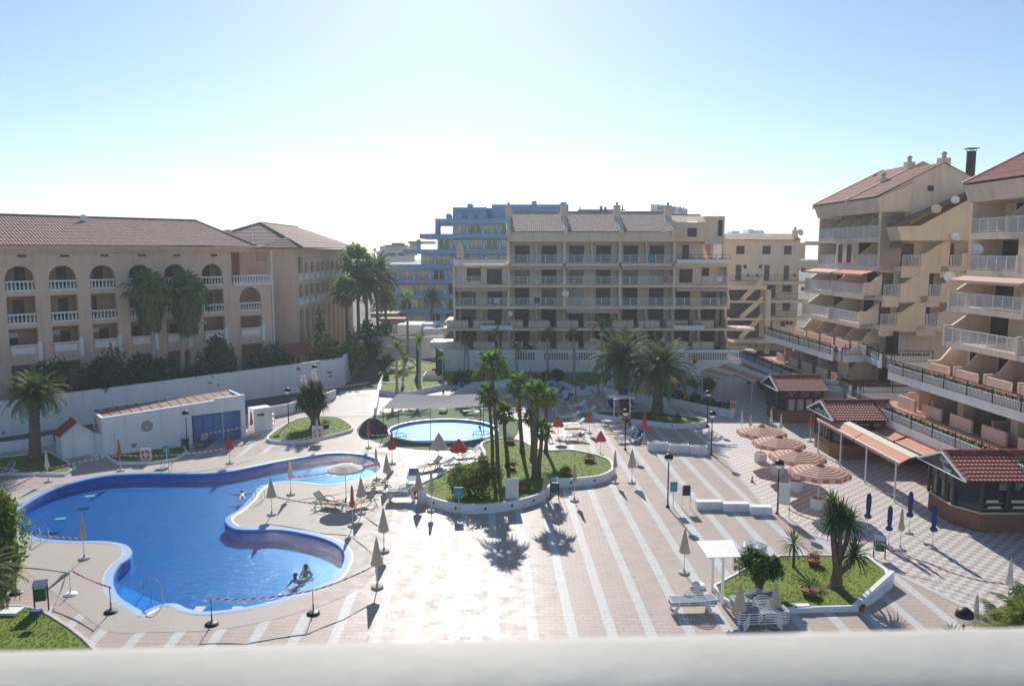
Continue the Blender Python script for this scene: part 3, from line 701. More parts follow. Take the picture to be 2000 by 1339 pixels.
def tiles(mb, A, U, L, S, cl=0.0, cr=0.0, per=.28, rows=5, amp=.045, m=0, step=.02):
    """ribbed tile slope: eave from A along unit U for L, S = vector from eave up to the ridge line"""
    A = Vector(A); U = Vector(U); S = Vector(S); N = U.cross(S).normalized()
    if N.z < 0: N = -N
    nc = max(4, int(round(L / per)) * 4); pro = (0, .7, 1, .7)
    lim = lambda u: max(0, min(1, u / cl if cl > 1e-6 else 1, (L - u) / cr if cr > 1e-6 else 1))
    for r in range(rows):
        t0, t1 = r / rows, (r + 1) / rows; vs = []; fs = []
        for j in range(nc + 1):
            u = L * j / nc; l = lim(u); a = min(t0, l); b = min(t1, l); hh = amp * pro[j % 4]
            vs.append(A + U * u + S * a + N * (hh + step)); vs.append(A + U * u + S * b + N * hh)
        for j in range(nc):
            fs.append((2 * j, 2 * j + 2, 2 * j + 3, 2 * j + 1))
        mb.add(vs, fs, m)
def tile_cover(mb, p, q, r=.1, m=0):
    """ridge or hip line of rounded tiles"""
    p = Vector(p); q = Vector(q); n = max(2, int((q - p).length / .35))
    for i in range(n):
        a = p.lerp(q, i / n); b = p.lerp(q, (i + 1.08) / n); mb.cyl(a, b, r, r * .82, 6, m)
def rect(a, b, c, d): return [(a, b), (c, b), (c, d), (a, d)]
def arch(a, b, c, top, n=10):
    """arched opening from (a, b) to (c, top)"""
    r = (c - a) / 2; k = min(r, top - b); z = top - k; x = (a + c) / 2
    return [(a, b), (c, b)] + [(x + r * math.cos(math.pi * i / n), z + k * math.sin(math.pi * i / n)) for i in range(n + 1)]
def dish(name, loc, face, r, parent=None, matn='white_clean'):
    """satellite dish, face = direction it looks"""
    m = MB(); f = Vector(face).normalized(); u = Vector((0, 0, 1)).cross(f).normalized(); v = f.cross(u)
    c = Vector(loc); n = 14; vs = [c]; fs = []
    for k, (rr, d) in enumerate(((r * .5, .04), (r, .16))):
        for j in range(n):
            t = 2 * math.pi * j / n; vs.append(c + (u * math.cos(t) + v * math.sin(t)) * rr + f * d)
    for j in range(n):
        fs.append((0, 1 + j, 1 + (j + 1) % n)); fs.append((1 + j, 1 + n + j, 1 + n + (j + 1) % n, 1 + (j + 1) % n))
    m.add(vs, fs); vs2 = [p - f * .02 for p in vs]; m.add(vs2, [q[::-1] for q in fs])
    m.cyl(c - f * .35 - v * .0, c, .04, .04, 6, 1); m.bar(c - v * r * .9 + f * .1, c + f * r * .8, .02, .02, 1)
    return m.build(name, [matn, 'steel'], parent)

# ================================================================ arcaded hotel on the left
def hotel():
    ang = math.atan2(.733, .68); B = empty('hotel', (-43.5, 69, 0), ang, 'long peach hotel with rows of arches and a ribbed brown tile roof at the left', 'hotel')
    m = MB(); holes = []; cs = [.1 + 3.45 * k for k in range(-4, 5)] + [17.8]
    for c in cs:
        holes += [arch(c - 1.15, 11.55, c + 1.15, 13.78), rect(c - 1.15, 8.65, c + 1.15, 11.1), rect(c - 1.15, 5.5, c + 1.15, 8.25), rect(c - 1.15, -.1, c + 1.15, 5.0)]
    holes += [arch(20.75, 8.65, 23.3, 11.2), rect(20.75, 5.5, 23.3, 8.1), rect(20.75, -.1, 23.3, 5.0)]
    outer = [(-16, -.2), (24.5, -.2), (24.5, 11.5), (19.95, 11.5), (19.95, 15.2), (-16, 15.2)]
    m.wall((0, 0, 0), (1, 0, 0), outer, holes, .4, (0, 1, 0))
    m.box((24.1, .4, 0), (24.5, 11, 11.5)); m.box((-16, .4, 0), (-15.6, 11, 15.2)); m.box((19.55, .4, 11.5), (19.95, 2.6, 15.2))
    m.box((-16, 10.9, 0), (24.5, 11.2, 15.0))
    # slabs
    for z in (5.25, 8.35, 11.25): m.box((-15.6, .41, z), (24.1, 2.2, z + .3))
    m.box((-15.6, .41, 14.6), (19.5, 2.2, 14.9)); m.build('wall', 'hotel', B)
    m = MB(); m.box((-15.6, 2.2, 0), (19.9, 2.4, 15)); m.box((19.9, 2.6, 0), (24.3, 2.8, 15.0)); m.box((21.6, 1.3, 11.55), (22.3, 2.6, 15), 0)
    for c in cs:
        for z in (0, 5.55, 8.65, 11.55): m.box((c + 1.45, .42, z), (c + 1.6, 2.2, z + 2.7), 0)
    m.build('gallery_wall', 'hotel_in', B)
    k = 0
    for c in cs:
        for z in (5.55, 8.65, 11.55):
            d = MB(); x = c + random.choice((-.8, -.1, .15)); d.box((x, 2.13, z), (x + .85, 2.19, z + 2.05)); d.build('door', 'brown2', B); k += 1
    for c in cs:
        v = MB(); z_ = random.choice((8.65, 5.55)); v.box((c - .75, 1.85, z_ + 1.75), (c + .05, 2.19, z_ + 2.2)); v.build('cooling_unit', 'white_clean', B)
        v = MB(); v.box((c - .1, -.02, 14.55), (c + .65, .1, 14.75)); v.build('vent', 'dark', B)
    for c in cs + [22.0]:
        w = 1.12 if c != 22.0 else 1.25
        for z in ((11.55, 8.65) if c != 22.0 else (8.65,)):
            b = MB(); baluster_rail(b, (c - w, .12, z), (c + w, .12, z)); b.build('balustrade', 'white_clean', B)
        b = MB(); b.box((c - w, -.12, 5.5), (c + w, .1, 6.7)); o = b.build('parapet', 'hotel', B)
        b = MB(); b.box((c - w + .05, -.2, 6.0), (c + w - .35, -.125, 6.55)); b.box((c - w, -.24, 6.705), (c + w, .1, 6.8)); b.box((c + w - .1, -.3, 5.3), (c + w + .2, -.01, 7.0)); q = b.build('panel', 'white_clean', B); q.parent = o
    b = MB(); baluster_rail(b, (20.0, -.15, 11.6), (24.6, -.15, 11.6)); b.box((19.95, -.3, 11.42), (24.7, -.005, 11.58)); b.build('balustrade', 'white_clean', B)
    m = MB(); m.cyl((24.65, -.12, 0), (24.65, -.12, 15.2), .09, .09, 8); m.build('downpipe', 'white', B)
    c_ = MB(); c_.box((-16.2, -.35, 14.95), (21.9, -.01, 15.2)); c_.box((-16.4, -.7, 15.2), (22.1, 10, 15.55)); c_.build('cornice', 'hotel', B)
    r = MB(); tiles(r, (-17, -1.15, 15.62), (1, 0, 0), 39.3, (0, 7.65, 2.8), 0, 2.9, rows=9)
    tiles(r, (22.3, -1.15, 15.62), (0, 1, 0), 15.3, (-2.9, 0, 2.8), 7.65, 7.65, rows=6)
    r.quad((-17, 14.15, 15.62), (22.3, 14.15, 15.62), (19.4, 6.5, 18.42), (-17, 6.5, 18.42))
    tile_cover(r, (-17, 6.5, 18.48), (19.4, 6.5, 18.48), .12, 1); tile_cover(r, (22.3, -1.15, 15.7), (19.4, 6.5, 18.45), .11, 1)
    r.build('roof', ['tile_roof', 'tile_roof'], B)
    dish('satellite_dish', (7.5, 5.6, 18.3), (0, -1, .4), .35, B)
hotel()
def wing():
    B = empty('hotel_wing', (-25.4, 93, 0), 0, 'receding wing of the peach hotel with narrow arches and a hipped tile roof', 'hotel')
    # local frame: x = world x, y = world y from the corner
    m = MB(); holes = []
    for k in range(11):
        c = 1.2 + 2.8 * k
        if k > 0: holes.append(arch(c - .9, 11.55, c + .9, 13.8))
        holes.append(arch(c - .9, 8.65, c + .9, 11.2) if k == 0 else rect(c - .9, 8.65, c + .9, 11.0))
        holes.append(rect(c - .95, -.1, c + .95, 8.1))
    holes.append(rect(.3, 11.55, 2.1, 14.4))
    m.wall((0, 0, 0), (0, 1, 0), rect(0, -.2, 31.6, 15.4), holes, .35, (-1, 0, 0))
    m.box((-3.2, -1.2, -.2), (-.01, 0, 15.4)); m.box((-12, -.8, -.2), (-3.2, -.4, 15.4)); m.box((-12, 31.3, 0), (-.4, 31.6, 15.4)); m.box((-12, 0, 0), (-11.7, 31.2, 15.4))
    for z in (8.3, 11.2): m.box((-2.2, .05, z), (-.36, 31, z + .3))
    m.box((-2.2, .05, 14.7), (-.36, 31, 15)); m.box((-7, -2.6, 11.6), (-3.2, -1.2, 13.9), 0)
    m.build('wall', 'hotel', B)
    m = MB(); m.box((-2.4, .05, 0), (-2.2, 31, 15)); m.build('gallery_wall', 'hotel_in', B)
    for k in range(11):
        c = 1.2 + 2.8 * k
        for z in (11.55, 8.65):
            b = MB(); baluster_rail(b, (-.05, c - .95, z), (-.05, c + .95, z), step=.25); b.build('balustrade', 'white_clean', B)
    c_ = MB(); c_.box((-12.5, -1.5, 15.0), (.35, 32, 15.35)); c_.build('cornice', 'hotel', B)
    r = MB(); tiles(r, (1.1, -1.8, 15.5), (0, 1, 0), 34.4, (-7.2, 0, 3.1), 7.6, 9.5, rows=8); tiles(r, (-13.3, -1.8, 15.5), (1, 0, 0), 14.4, (0, 7.6, 3.1), 7.2, 7.2, rows=7)
    r.quad((-13.3, 32.6, 15.5), (-13.3, -1.8, 15.5), (-6.1, 5.8, 18.6), (-6.1, 23.1, 18.6)); r.tri((1.1, 32.6, 15.5), (-13.3, 32.6, 15.5), (-6.1, 23.1, 18.6))
    tile_cover(r, (-6.1, 5.8, 18.66), (-6.1, 23.1, 18.66), .12); tile_cover(r, (1.1, -1.8, 15.6), (-6.1, 5.8, 18.65), .12); tile_cover(r, (-13.3, -1.8, 15.6), (-6.1, 5.8, 18.65), .12)
    r.build('roof', 'tile_roof', B)
    r = MB(); tiles(r, (-3.6, -2.3, 15.5), (1, 0, 0), 4.4, (0, 2.6, 1.2), 2.2, 2.2, rows=4); r.build('porch_roof', 'tile_roof', B)
    dish('satellite_dish', (-7.5, -1.9, 16.8), (.2, -1, .5), .8, B, 'cream2'); dish('satellite_dish', (-5.2, -1.6, 16.3), (-.3, -1, .5), .6, B)
    a = MB(); a.cyl((-5.0, -.6, 15.5), (-5.0, -.6, 20.3), .03, .03, 5); a.bar((-5.5, -.6, 19.7), (-4.5, -.6, 19.7), .02); a.bar((-5.3, -.6, 20.1), (-4.7, -.6, 20.1), .02); a.build('aerial', 'steel', B)
wing()

# ================================================================ middle apartment block
def window(B, x0, x1, z0, z1, y, matn='brown', shutters=False, frame=True):
    m = MB(); m.box((x0, y - .06, z0), (x1, y, z1))
    n = max(2, int((x1 - x0) / .45))
    for i in range(n + 1):
        x = x0 + (x1 - x0) * i / n; m.box((x - .025, y - .09, z0), (x + .025, y - .0601, z1))
    k = int((z1 - z0) / .16)
    for i in range(k):
        z = z0 + (z1 - z0) * (i + .5) / k; m.box((x0, y - .075, z - .02), (x1, y - .0602, z + .02))
    o = m.build('window', matn, B)
    if shutters:
        for a, b in ((x0 - .75, x0 - .05), (x1 + .05, x1 + .75)):
            s = MB(); s.box((a, y - .06, z0), (b, y - .001, z1)); q = s.build('shutter', 'cream2', B); q.parent = o
    return o
def fin_yz(mb, x, prof, t=.22, m=0):
    """thin wall in the plane x = const from an outline in (y, z)"""
    mb.wall((x - t / 2, 0, 0), (0, 1, 0), prof, [], t, (1, 0, 0), m)
def middle():
    B = empty('apartment_building', (10, 99, 0), 0, 'cream apartment block facing the pools with five rows of balconies and ribbed roof panels', 'building')
    T = Matrix.Translation((-10, -99, 0)); bx = [-7.2, -.4, 6.5, 13.4, 20.1, 26.8]; YB = 99.5
    fl = {1: 3.0, 2: 5.65, 3: 8.3, 4: 10.95, 5: 13.6}; yf = {1: 95.2, 2: 95.9, 3: 96.4, 4: 96.9, 5: 97.3}
    m = MB(T)
    m.box((-7.2, YB, 0), (26.8, YB + .3, 13.7)); m.box((-.4, YB, 13.7), (20.1, YB + .3, 17.3)); m.box((-7.2, YB, 0), (-6.9, 108, 13.7)); m.box((26.5, YB, 0), (26.8, 108, 13.7)); m.box((-.6, YB, 13.7), (-.3, 107, 17.4)); m.box((20.1, YB, 13.7), (20.4, 107, 17.4))
    m.box((-7.2, 107.7, 0), (26.8, 108, 13.4)); m.box((-.3, 107.7, 13.7), (20.1, 108, 17.3)); m.box((-7.2, YB, 13.45), (26.8, 108, 13.69))
    for l in (2, 3, 4): m.box((-7.25 if l > 2 else -8.6, yf[l], fl[l] - .3), (26.85 if l > 2 else 30, YB - .001, fl[l]))
    m.box((-.4, yf[5], 13.2), (20.1, YB - .001, 13.6)); m.box((-7.25, 97, 13.2), (-.41, YB, 13.6)); m.box((20.11, 97, 13.2), (26.85, YB, 13.6))
    m.box((-.45, 97.0, 16.25), (20.15, 97.25, 17.45)); m.box((-.4, 97.25, 16.25), (20.1, YB - .001, 16.4))
    m.box((-8.6, 95.0, 2.75), (30, YB - .001, 3.0))
    m.build('wall', 'cream', B)
    # fins between the flats
    for i, x in enumerate(bx):
        f = MB(T)
        prof = [(YB - .01, 3.01), (96.6, 3.01), (96.6, 4.0), (97.4, 4.6), (97.6, 5.34), (97.4, 5.66), (97.2, 5.67), (97.2, 6.6), (97.7, 7.2), (97.8, 7.99), (96.45, 8.0), (96.45, 9.3), (97.0, 10.0), (97.1, 10.6), (96.95, 10.65), (96.95, 12.0), (97.3, 12.6), (97.3, 13.2)]
        if 0 < i < 5: prof += [(97.3, 16.24), (YB - .01, 16.24)]
        else: prof += [(YB - .01, 13.19)]
        fin_yz(f, x, prof, .26); f.build('partition', 'cream', B)
    for i in range(5):
        x = (bx[i] + bx[i + 1]) / 2
        for z in (3.0, 5.65): f = MB(T); fin_yz(f, x, [(YB - .01, z + .01), (96.8, z + .01), (96.8, z + .95), (97.5, z + 1.1), (98.2, z + 2.34), (YB - .01, z + 2.34)], .16); f.build('partition', 'cream', B)
        if 0 < i < 4: f = MB(T); fin_yz(f, x, [(YB - .01, 13.61), (97.4, 13.61), (97.4, 14.7), (98, 15.3), (98.2, 16.24), (YB - .01, 16.24)], .16); f.build('partition', 'cream', B)
    # windows and doors
    for i in range(5):
        a, b = bx[i], bx[i + 1]; q = (b - a) / 4
        for l in (1, 2, 3, 4, 5):
            if l == 5 and i in (0, 4): continue
            if l == 4 and i in (0, 4): continue
            for c in (a + q * .98, a + q * 2.95):
                window(B, c - .9 - 10, c + .9 - 10, fl[l] + .02, fl[l] + (2.15 if l != 5 else 2.2), YB - 99 - .002, random.choice(('brown', 'brown', 'brown2', 'dark', 'glassdark', 'curtain')) if l in (3, 4) else random.choice(('brown', 'brown', 'brown', 'brown2', 'glassdark')))
    window(B, -3.1 - 10, -1.3 - 10, 11.0, 12.9, 97.8 - 99, 'brown', True); window(B, -5.6 - 10, -4.0 - 10, 11.4, 13.0, 97.9 - 99, 'brown'); window(B, 20.9 - 10, 22.5 - 10, 11.2, 12.9, 97.8 - 99, 'brown'); window(B, 23.9 - 10, 24.7 - 10, 12.0, 13.0, 98.4 - 99)
    m = MB(T); 
    for q_ in (((-3.9, 97.8, 10.96), (-.55, 98, 13.19)), ((-7.05, 97.9, 10.96), (-4, 98.05, 13.19)), ((20.25, 97.8, 10.96), (23.6, 98, 13.19)), ((23.6, 98.4, 10.96), (26.6, 98.6, 13.19))): m = MB(T); m.box(*q_); m.build('front_panel', 'cream', B)
    # railings
    for i in range(5):
        a, b = bx[i] + .15, bx[i + 1] - .15
        for l in (3, 4, 5):
            if l == 5 and i in (0, 4): continue
            y = yf[l] + .08
            if l == 4 and i == 0: a2, b2 = a, a + 3.1
            elif l == 4 and i == 4: a2, b2 = b - 3.0, b
            else: a2, b2 = a, b
            r = MB(T); rail(r, (a2, y, fl[l] + .02), (b2, y, fl[l] + .02), 1.0, 1.15, .14); r.build('railing', 'white_clean', B)
    r = MB(T); rail(r, (-8.5, 95.95, 5.66), (29.9, 95.95, 5.66), .95, 2.3, .16, bt=.014, t=.03); r.build('iron_railing', 'iron', B)
    r = MB(T); rail(r, (-8.5, 94.9, 3.15), (29.9, 94.9, 3.15), .85, 2.3, .18, bt=.014, t=.03); r.build('iron_railing', 'iron', B)
    for i in range(5):     # low solid parapets of the terraces
        for l, y in ((2, 96.7), (1, 96.3)):
            a, b = bx[i], bx[i + 1]
            for c in (a + .2, a + (b - a) / 2 + .1):
                p = MB(T); p.box((c - 1.1, y, fl[l] + .01), (c + 1.55, y + .14, fl[l] + .95)); p.build('parapet', 'cream', B)
    for x0, x1 in ((-3.9, .1), (19.8, 23.6)):
        p = MB(T); p.box((x0, 95.2, 5.5), (x1, 95.89, 6.05)); p.build('planter', 'white', B)
        g = MB(T); leafclump(g, (x0 + .2, 95.3, 6.05), (x1 - .2, 95.8, 6.35), 120, .1); g.build('plants', 'leaf_dark', B)
    # roof panels with party walls
    for a, b in ((-.1, 6.3), (6.9, 13.1), (13.7, 19.6)):
        r = MB(T); tiles(r, (a, 96.75, 17.5), (1, 0, 0), b - a, (0, 5.6, 2.6), rows=12, per=.26, amp=.05); r.quad((a, 96.8, 17.46), (b, 96.8, 17.46), (b, 102.4, 20.05), (a, 102.4, 20.05))
        r.quad((a, 108, 17.46), (a, 102.4, 20.05), (b, 102.4, 20.05), (b, 108, 17.46)); tile_cover(r, (a, 102.4, 20.15), (b, 102.4, 20.15), .12); r.build('roof', 'tile_roof_pale', B)
    for x in (-.45, 6.6, 13.4, 19.9):
        w = MB(T); w.wall((x - .28, 0, 0), (0, 1, 0), [(96.6, 17.0), (97.4, 17.0), (102.4, 19.3), (108, 17.0), (108, 17.6), (102.4, 20.3), (96.6, 17.75)], [], .56, (1, 0, 0)); w.build('party_wall', 'cream', B)
        c = MB(T); c.box((x - .4, 100.6, 18.8), (x + .4, 101.5, 20.9)); c.cyl((x, 101, 20.9), (x, 101, 21.3), .16, .16, 8, 1); c.build('chimney', ['cream2', 'concrete'], B)
    # roof terraces with white parapets
    for a, b in ((-7.3, -.7), (20.3, 26.9)):
        p = MB(T); p.box((a, 96.6, 13.61), (b, 96.8, 14.1)); p.box((a, 96.8, 13.61), (a + .2, 99, 14.1)); p.build('terrace_parapet', 'white', B)
        r = MB(T); rail(r, (a + .1, 96.9, 14.1), (b, 96.9, 14.1), .6, 1.6, .9); r.build('iron_railing', 'iron', B)
        g = MB(T); leafclump(g, (a + .3, 96.8, 14.05), (b - .2, 97.1, 14.3), 160, .1); g.build('plants', 'leaf_dark', B)
    c = MB(T); c.box((-6.9, 97.6, 13.6), (-6.1, 98.4, 15.7)); c.cyl((-6.5, 98, 15.7), (-6.5, 98, 16.1), .2, .2, 8); c.build('chimney', 'cream2', B)
    # rooftop flat and lift housing on the right
    m = MB(T); m.box((20.45, 99.2, 16.3), (24.4, 104, 18.7)); m.box((20.45, 101, 13.7), (24.6, 104, 16.29)); m.box((24.41, 99.8, 16.0), (26.9, 104, 19.5)); m.box((25.3, 100.5, 13.7), (25.7, 104, 16)); m.box((26.4, 98.6, 13.7), (26.7, 99, 17)); m.build('rooftop_flat', 'cream', B)
    window(B, 22.1 - 10, 23.2 - 10, 16.9, 18.0, 99.19 - 99, 'brown'); window(B, 21.9 - 10, 22.7 - 10, 13.75, 15.9, 100.99 - 99, 'brown2'); window(B, 26.1 - 10, 26.6 - 10, 17.0, 19.0, 99.79 - 99, 'dark')
    r = MB(T); tiles(r, (20.4, 98.9, 18.72), (1, 0, 0), 4.0, (0, 3.2, 1.0), rows=4); r.box((20.4, 102.1, 19.5), (24.3, 102.3, 19.85), 1); r.build('roof', ['tile_roof_pale', 'tile_roof'], B)
    for l in (5, 4, 3):   # rolled sun blinds
        for i in ((1, 2, 3) if l == 5 else (0, 4) if l == 4 else (2,)):
            z = fl[l] - .32
            s = MB(T); a, b = bx[i] + .2, bx[i + 1] - .2; y = yf[l] - .02
            s.add([(a, y, z), (b, y, z), (b, y - .35, z - .22), (a, y - .35, z - .22), (b, y - .36, z - .45), (a, y - .36, z - .45)], [(0, 1, 2, 3), (3, 2, 4, 5)], 0, [(0, 0), (b - a, 0), (b - a, .3), (0, .3), (b - a, .6), (0, .6)])
            s.build('sun_blind', 'awning_edge', B)
    dish('satellite_dish', (6.6 - 10, 96.2 - 99, 9.9), (-.1, -1, .25), .45, B); dish('satellite_dish', (-.2 - 10, 96.3 - 99, 7.4), (-.1, -1, .25), .3, B)
def leafclump(mb, a, b, n, s, m=0, nm=1):
    for i in range(n):
        c = Vector([random.uniform(a[k], b[k]) for k in range(3)]); leaf(mb, c, s * random.uniform(.6, 1.4), m + (random.randrange(nm)))
def leaf(mb, c, s, m=0, up=.3):
    d = Vector((random.gauss(0, 1), random.gauss(0, 1), random.gauss(up, 1))).normalized(); e = d.cross(Vector((random.gauss(0, 1), random.gauss(0, 1), random.gauss(0, 1)))).normalized()
    mb.add([c - d * s, c + e * s * .45, c + d * s, c - e * s * .45], [(0, 1, 2, 3)], m)
middle()

# ---------------------------------------------------------------- stair block right of the middle apartments
def stair_block():
    Y0 = 119.0; X0 = 31.0
    B = empty('stair_building', (X0, Y0, 0), 0, 'cream block with brown doors, open walkways and outside stairs behind the middle apartments', 'building')
    P = lambda px, py, dy=0: (AY(px, py, Y0 + dy) - Vector((X0, Y0, 0)))
    x0, x1 = P(1415, 500).x, P(1562, 500).x; xs = P(1490, 500).x
    F_ = [15 - (v - 492) * Y0 / 1512 for v in (655, 616, 583, 548)]
    m = MB(); m.box((x0, 0, 0), (x1, .3, 16.8)); m.box((x0, .3, 0), (x0 + .3, 9, 16.8)); m.box((x1 - .3, .3, 0), (x1, 9, 16.8)); m.box((x0, 8.7, 0), (x1, 9, 16.8)); m.box((x0, 0.3, 16.5), (x1, 8.7, 16.7))
    for z in F_[1:]: m.box((xs - 7 if z == F_[3] else xs, -1.6, z - .45), (x1 + 1, -.001, z))
    for z in F_[1:3]: m.box((x0, -3.6, z - .3), (xs, -2.2, z)); 
    m.box((xs - .45, -3.9, 0), (xs + .2, -3.2, F_[3] - .46)); m.box((x0 - .2, -3.9, F_[3] - 1.1), (xs + .2, -1.61, F_[3] - .46)); m.box((x0, -6, F_[0] - .4), (x1 + 4, -.001, F_[0] - .05)); m.build('wall', 'cream', B)
    m = MB(); m.box((x0, -1.0, F_[0]), (xs - .5, -.9, F_[3] - 1.2)); m.build('stair_recess', 'brown2', B)
    for k in range(3):   # stair flights
        z = F_[k]; h = (F_[k + 1] - z); s = MB(); n = 9
        for i in range(n):
            xa = xs - 3.9 + 2.9 * i / n; s.box((xa, -3.2, z + h * i / n - .1), (xa + 2.9 / n, -2.2, z + h * (i + 1) / n))
        s.wall((xs - 3.9, -3.3, 0), (1, 0, 0), [(-.3, z - .1), (.2, z - .1), (3.1, z + h - .1), (3.1, z + h + .6), (2.8, z + h + .6), (-.3, z + .35)], [], .1, (0, 1, 0)); s.build('staircase', 'yellow', B)
        for q in range(2):
            r = MB(); rail(r, (x0 + q * .4, -3.5 + q, z), (xs - 4, -3.5 + q, z), .9, 1.2, .2, t=.03, bt=.015); r.build('iron_railing', 'iron', B)
    for z in F_[1:]:
        r = MB(); rail(r, (xs - 7 if z == F_[3] else xs + .2, -1.5, z), (x1 + 1, -1.5, z), .95, 1.8, .2, t=.03, bt=.015); r.build('iron_railing', 'iron', B)
    def dr(a, b, c, d, matn='brown2'):
        p, q = P(a, d), P(b, c); z = MB(); z.box((p.x, -.06, p.z), (q.x, -.001, q.z)); z.box((p.x + .1, -.08, p.z + .1), (q.x - .1, -.061, q.z - .12)); return z.build('door' if matn != 'brown' else 'window', matn, B)
    for a, b, c, d in ((1436, 1448, 517, 547), (1492, 1503, 518, 547), (1530, 1541, 518, 547), (1504, 1515, 553, 582), (1504, 1515, 587, 615), (1498, 1508, 628, 655)): dr(a, b, c, d)
    for a, b, c, d in ((1438, 1454, 480, 496), (1489, 1505, 480, 496), (1452, 1458, 517, 524), (1482, 1488, 517, 524), (1459, 1463, 535, 540), (1477, 1481, 535, 540), (1549, 1554, 535, 540)): dr(a, b, c, d, 'brown')
    for a, b, c, d in ((1531, 1546, 480, 497), (1528, 1546, 554, 570), (1528, 1543, 590, 606), (1524, 1533, 627, 637), (1541, 1548, 627, 634)):
        o = dr(a, b, c, d, 'brown')
        for u, v in ((a - 8, a - 1), (b + 1, b + 8)):
            s = MB(); p, q = P(u, d), P(v, c); s.box((p.x, -.05, p.z), (q.x, -.001, q.z)); k = s.build('shutter', 'cream2', B); k.parent = o
    for c, d in ((522, 531), (559, 567)):
        s = MB(); p, q = P(1556, d), P(1564, c); s.box((p.x, -1.9, p.z), (q.x, -1.7, q.z)); s.build('fire_cabinet', 'red_paint', B)
    r = MB(); tiles(r, (x0 - .2, -.5, 16.85), (1, 0, 0), x1 - x0 + .2, (0, 3.4, .95), rows=5); r.quad((x0 - .2, -.5, 16.8), (x1, -.5, 16.8), (x1, 2.9, 17.75), (x0 - .2, 2.9, 17.75)); r.build('roof', 'tile_roof_pale', B)
    c = MB(); c.box((x1 - .9, .5, 16.8), (x1 - .2, 1.2, 18.3)); c.cyl((x1 - .55, .85, 18.3), (x1 - .55, .85, 18.8), .2, .2, 8); c.build('chimney', 'cream2', B); dish('satellite_dish', (x1 - .1, 0, 17.9), (.3, -1, .3), .5, B)
    m = MB(); a = x1; m.box((a, .5, 13.9), (a + 1.0, 1, 16.4)); m.box((a + 1.0, .5, 16.0), (a + 3.2, 1, 16.6)); m.box((a + 3.2, .5, 10), (a + 4.6, 1.0, 16.6)); m.box((a, .5, 12.2), (a + 3.2, 1, 13.8)); m.box((a + 3.1, -3, 10.8), (a + 5.2, .49, 13.2)); m.build('link_wall', 'yellow', B)
stair_block()

# ---------------------------------------------------------------- blue terraced hotel
def blue_hotel():
    Y0 = 150.0; X0 = -14.0
    B = empty('blue_hotel', (X0, Y0, 0), 0, 'blue terraced hotel stepping down to the left behind the apartments', 'hotel')
    P = lambda px, py: (AY(px, py, Y0) - Vector((X0, Y0, 0)))
    bands = [(428, 438, 852), (457, 466, 822), (487, 496, 790), (516, 525, 738), (545, 553, 735), (573, 582, 735), (602, 610, 730)]
    xr = P(1135, 500).x; body = MB(); slab = MB(); k = 0
    for i, (a, b, l) in enumerate(bands):
        xl = P(l, a).x; za, zb = P(l, a).z, P(l, b).z
        slab.box((xl, -2.2, zb), (xr, -1.9, za)); slab.box((xl, -1.9, zb), (xr, 12, zb + .25)); slab.box((xl, -1.899, zb + .25), (xl + .25, 12, za))
        z1 = zb; z0 = P(l, bands[i + 1][0]).z if i + 1 < len(bands) else z1 - 2.6
        xl2 = P(l + (12 if i > 2 else 32), a).x
        body.box((xl2, 0, z0 - 1), (xr, 12, z1 - .001))
    slab.build('balcony_front', 'blue', B); body.build('wall', 'blue_light', B)
    for i, (a, b, l) in enumerate(bands):
        z1 = P(l, b).z - .3; zn = (P(l, bands[i + 1][0]).z if i + 1 < len(bands) else z1 - 2.2)
        px = 845 - 31.5 * ((845 - l - 34) // 31.5) if l < 840 else 878
        px = l + (36 if i < 3 else 16)
        while px < 1000:
            xa, xb = P(px, 500).x, P(px + 20, 500).x
            w = MB(); w.box((xa, -.08, zn - .4), (xb, -.001, z1)); w.box((xa - .08, -.12, zn - .4), (xa, -.001, z1), 1); w.box((xb, -.12, zn - .4), (xb + .08, -.001, z1), 1); w.box(((xa + xb) / 2 - .05, -.13, zn - .4), ((xa + xb) / 2 + .05, -.081, z1), 1)
            w.build('window', [random.choice(('curtain', 'curtain', 'glassdark', 'glassdark', 'cream2')), 'white_clean'], B)
            p = MB(); p.box((xb + .35, -1.8, zn - .3), (xb + .75, -.01, zn + .9)); p.build('partition', 'blue_light', B)
            px += 31
    m = MB()
    for a, b, c, d, dy in ((882, 950, 403, 428, 3), (948, 962, 404, 428, 4), (960, 1112, 398, 428, 2), (1098, 1108, 393, 398, 2), (1040, 1049, 391, 398, 2), (911, 920, 396, 403, 3)):
        p, q = P(a, d), P(b, c); m = MB(); m.box((p.x, dy, p.z), (q.x, dy + 6, q.z)); m.build('roof_housing', 'blue', B)
    m = MB(); p, q = P(852, 457), P(858, 428); m.box((p.x, -1.8, p.z), (q.x, 3, q.z)); m.build('end_wall', 'blue', B); m = MB(); p, q = P(816, 487), P(823, 468); m.box((p.x, -1.8, p.z), (q.x, -1, q.z))
    m.build('end_wall', 'blue', B)
    for px in (877, 898, 920, 941):
        t = MB(); c = P(px, 423); t.cyl((c.x, -1.0, c.z), (c.x, 1.6, c.z), .55, .55, 12); t.box((c.x - .4, -.7, c.z - 1.0), (c.x + .4, 1.2, c.z - .5)); t.build('water_tank', 'blue', B)
    for a, b, y in ((833, 852, 457), (745, 790, 516)):
        r = MB(); p, q = P(a, y), P(b, y); rail(r, (p.x, -2, p.z), (q.x, -2, q.z), .9, 1.4, 3); r.build('railing', 'steel', B)
blue_hotel()
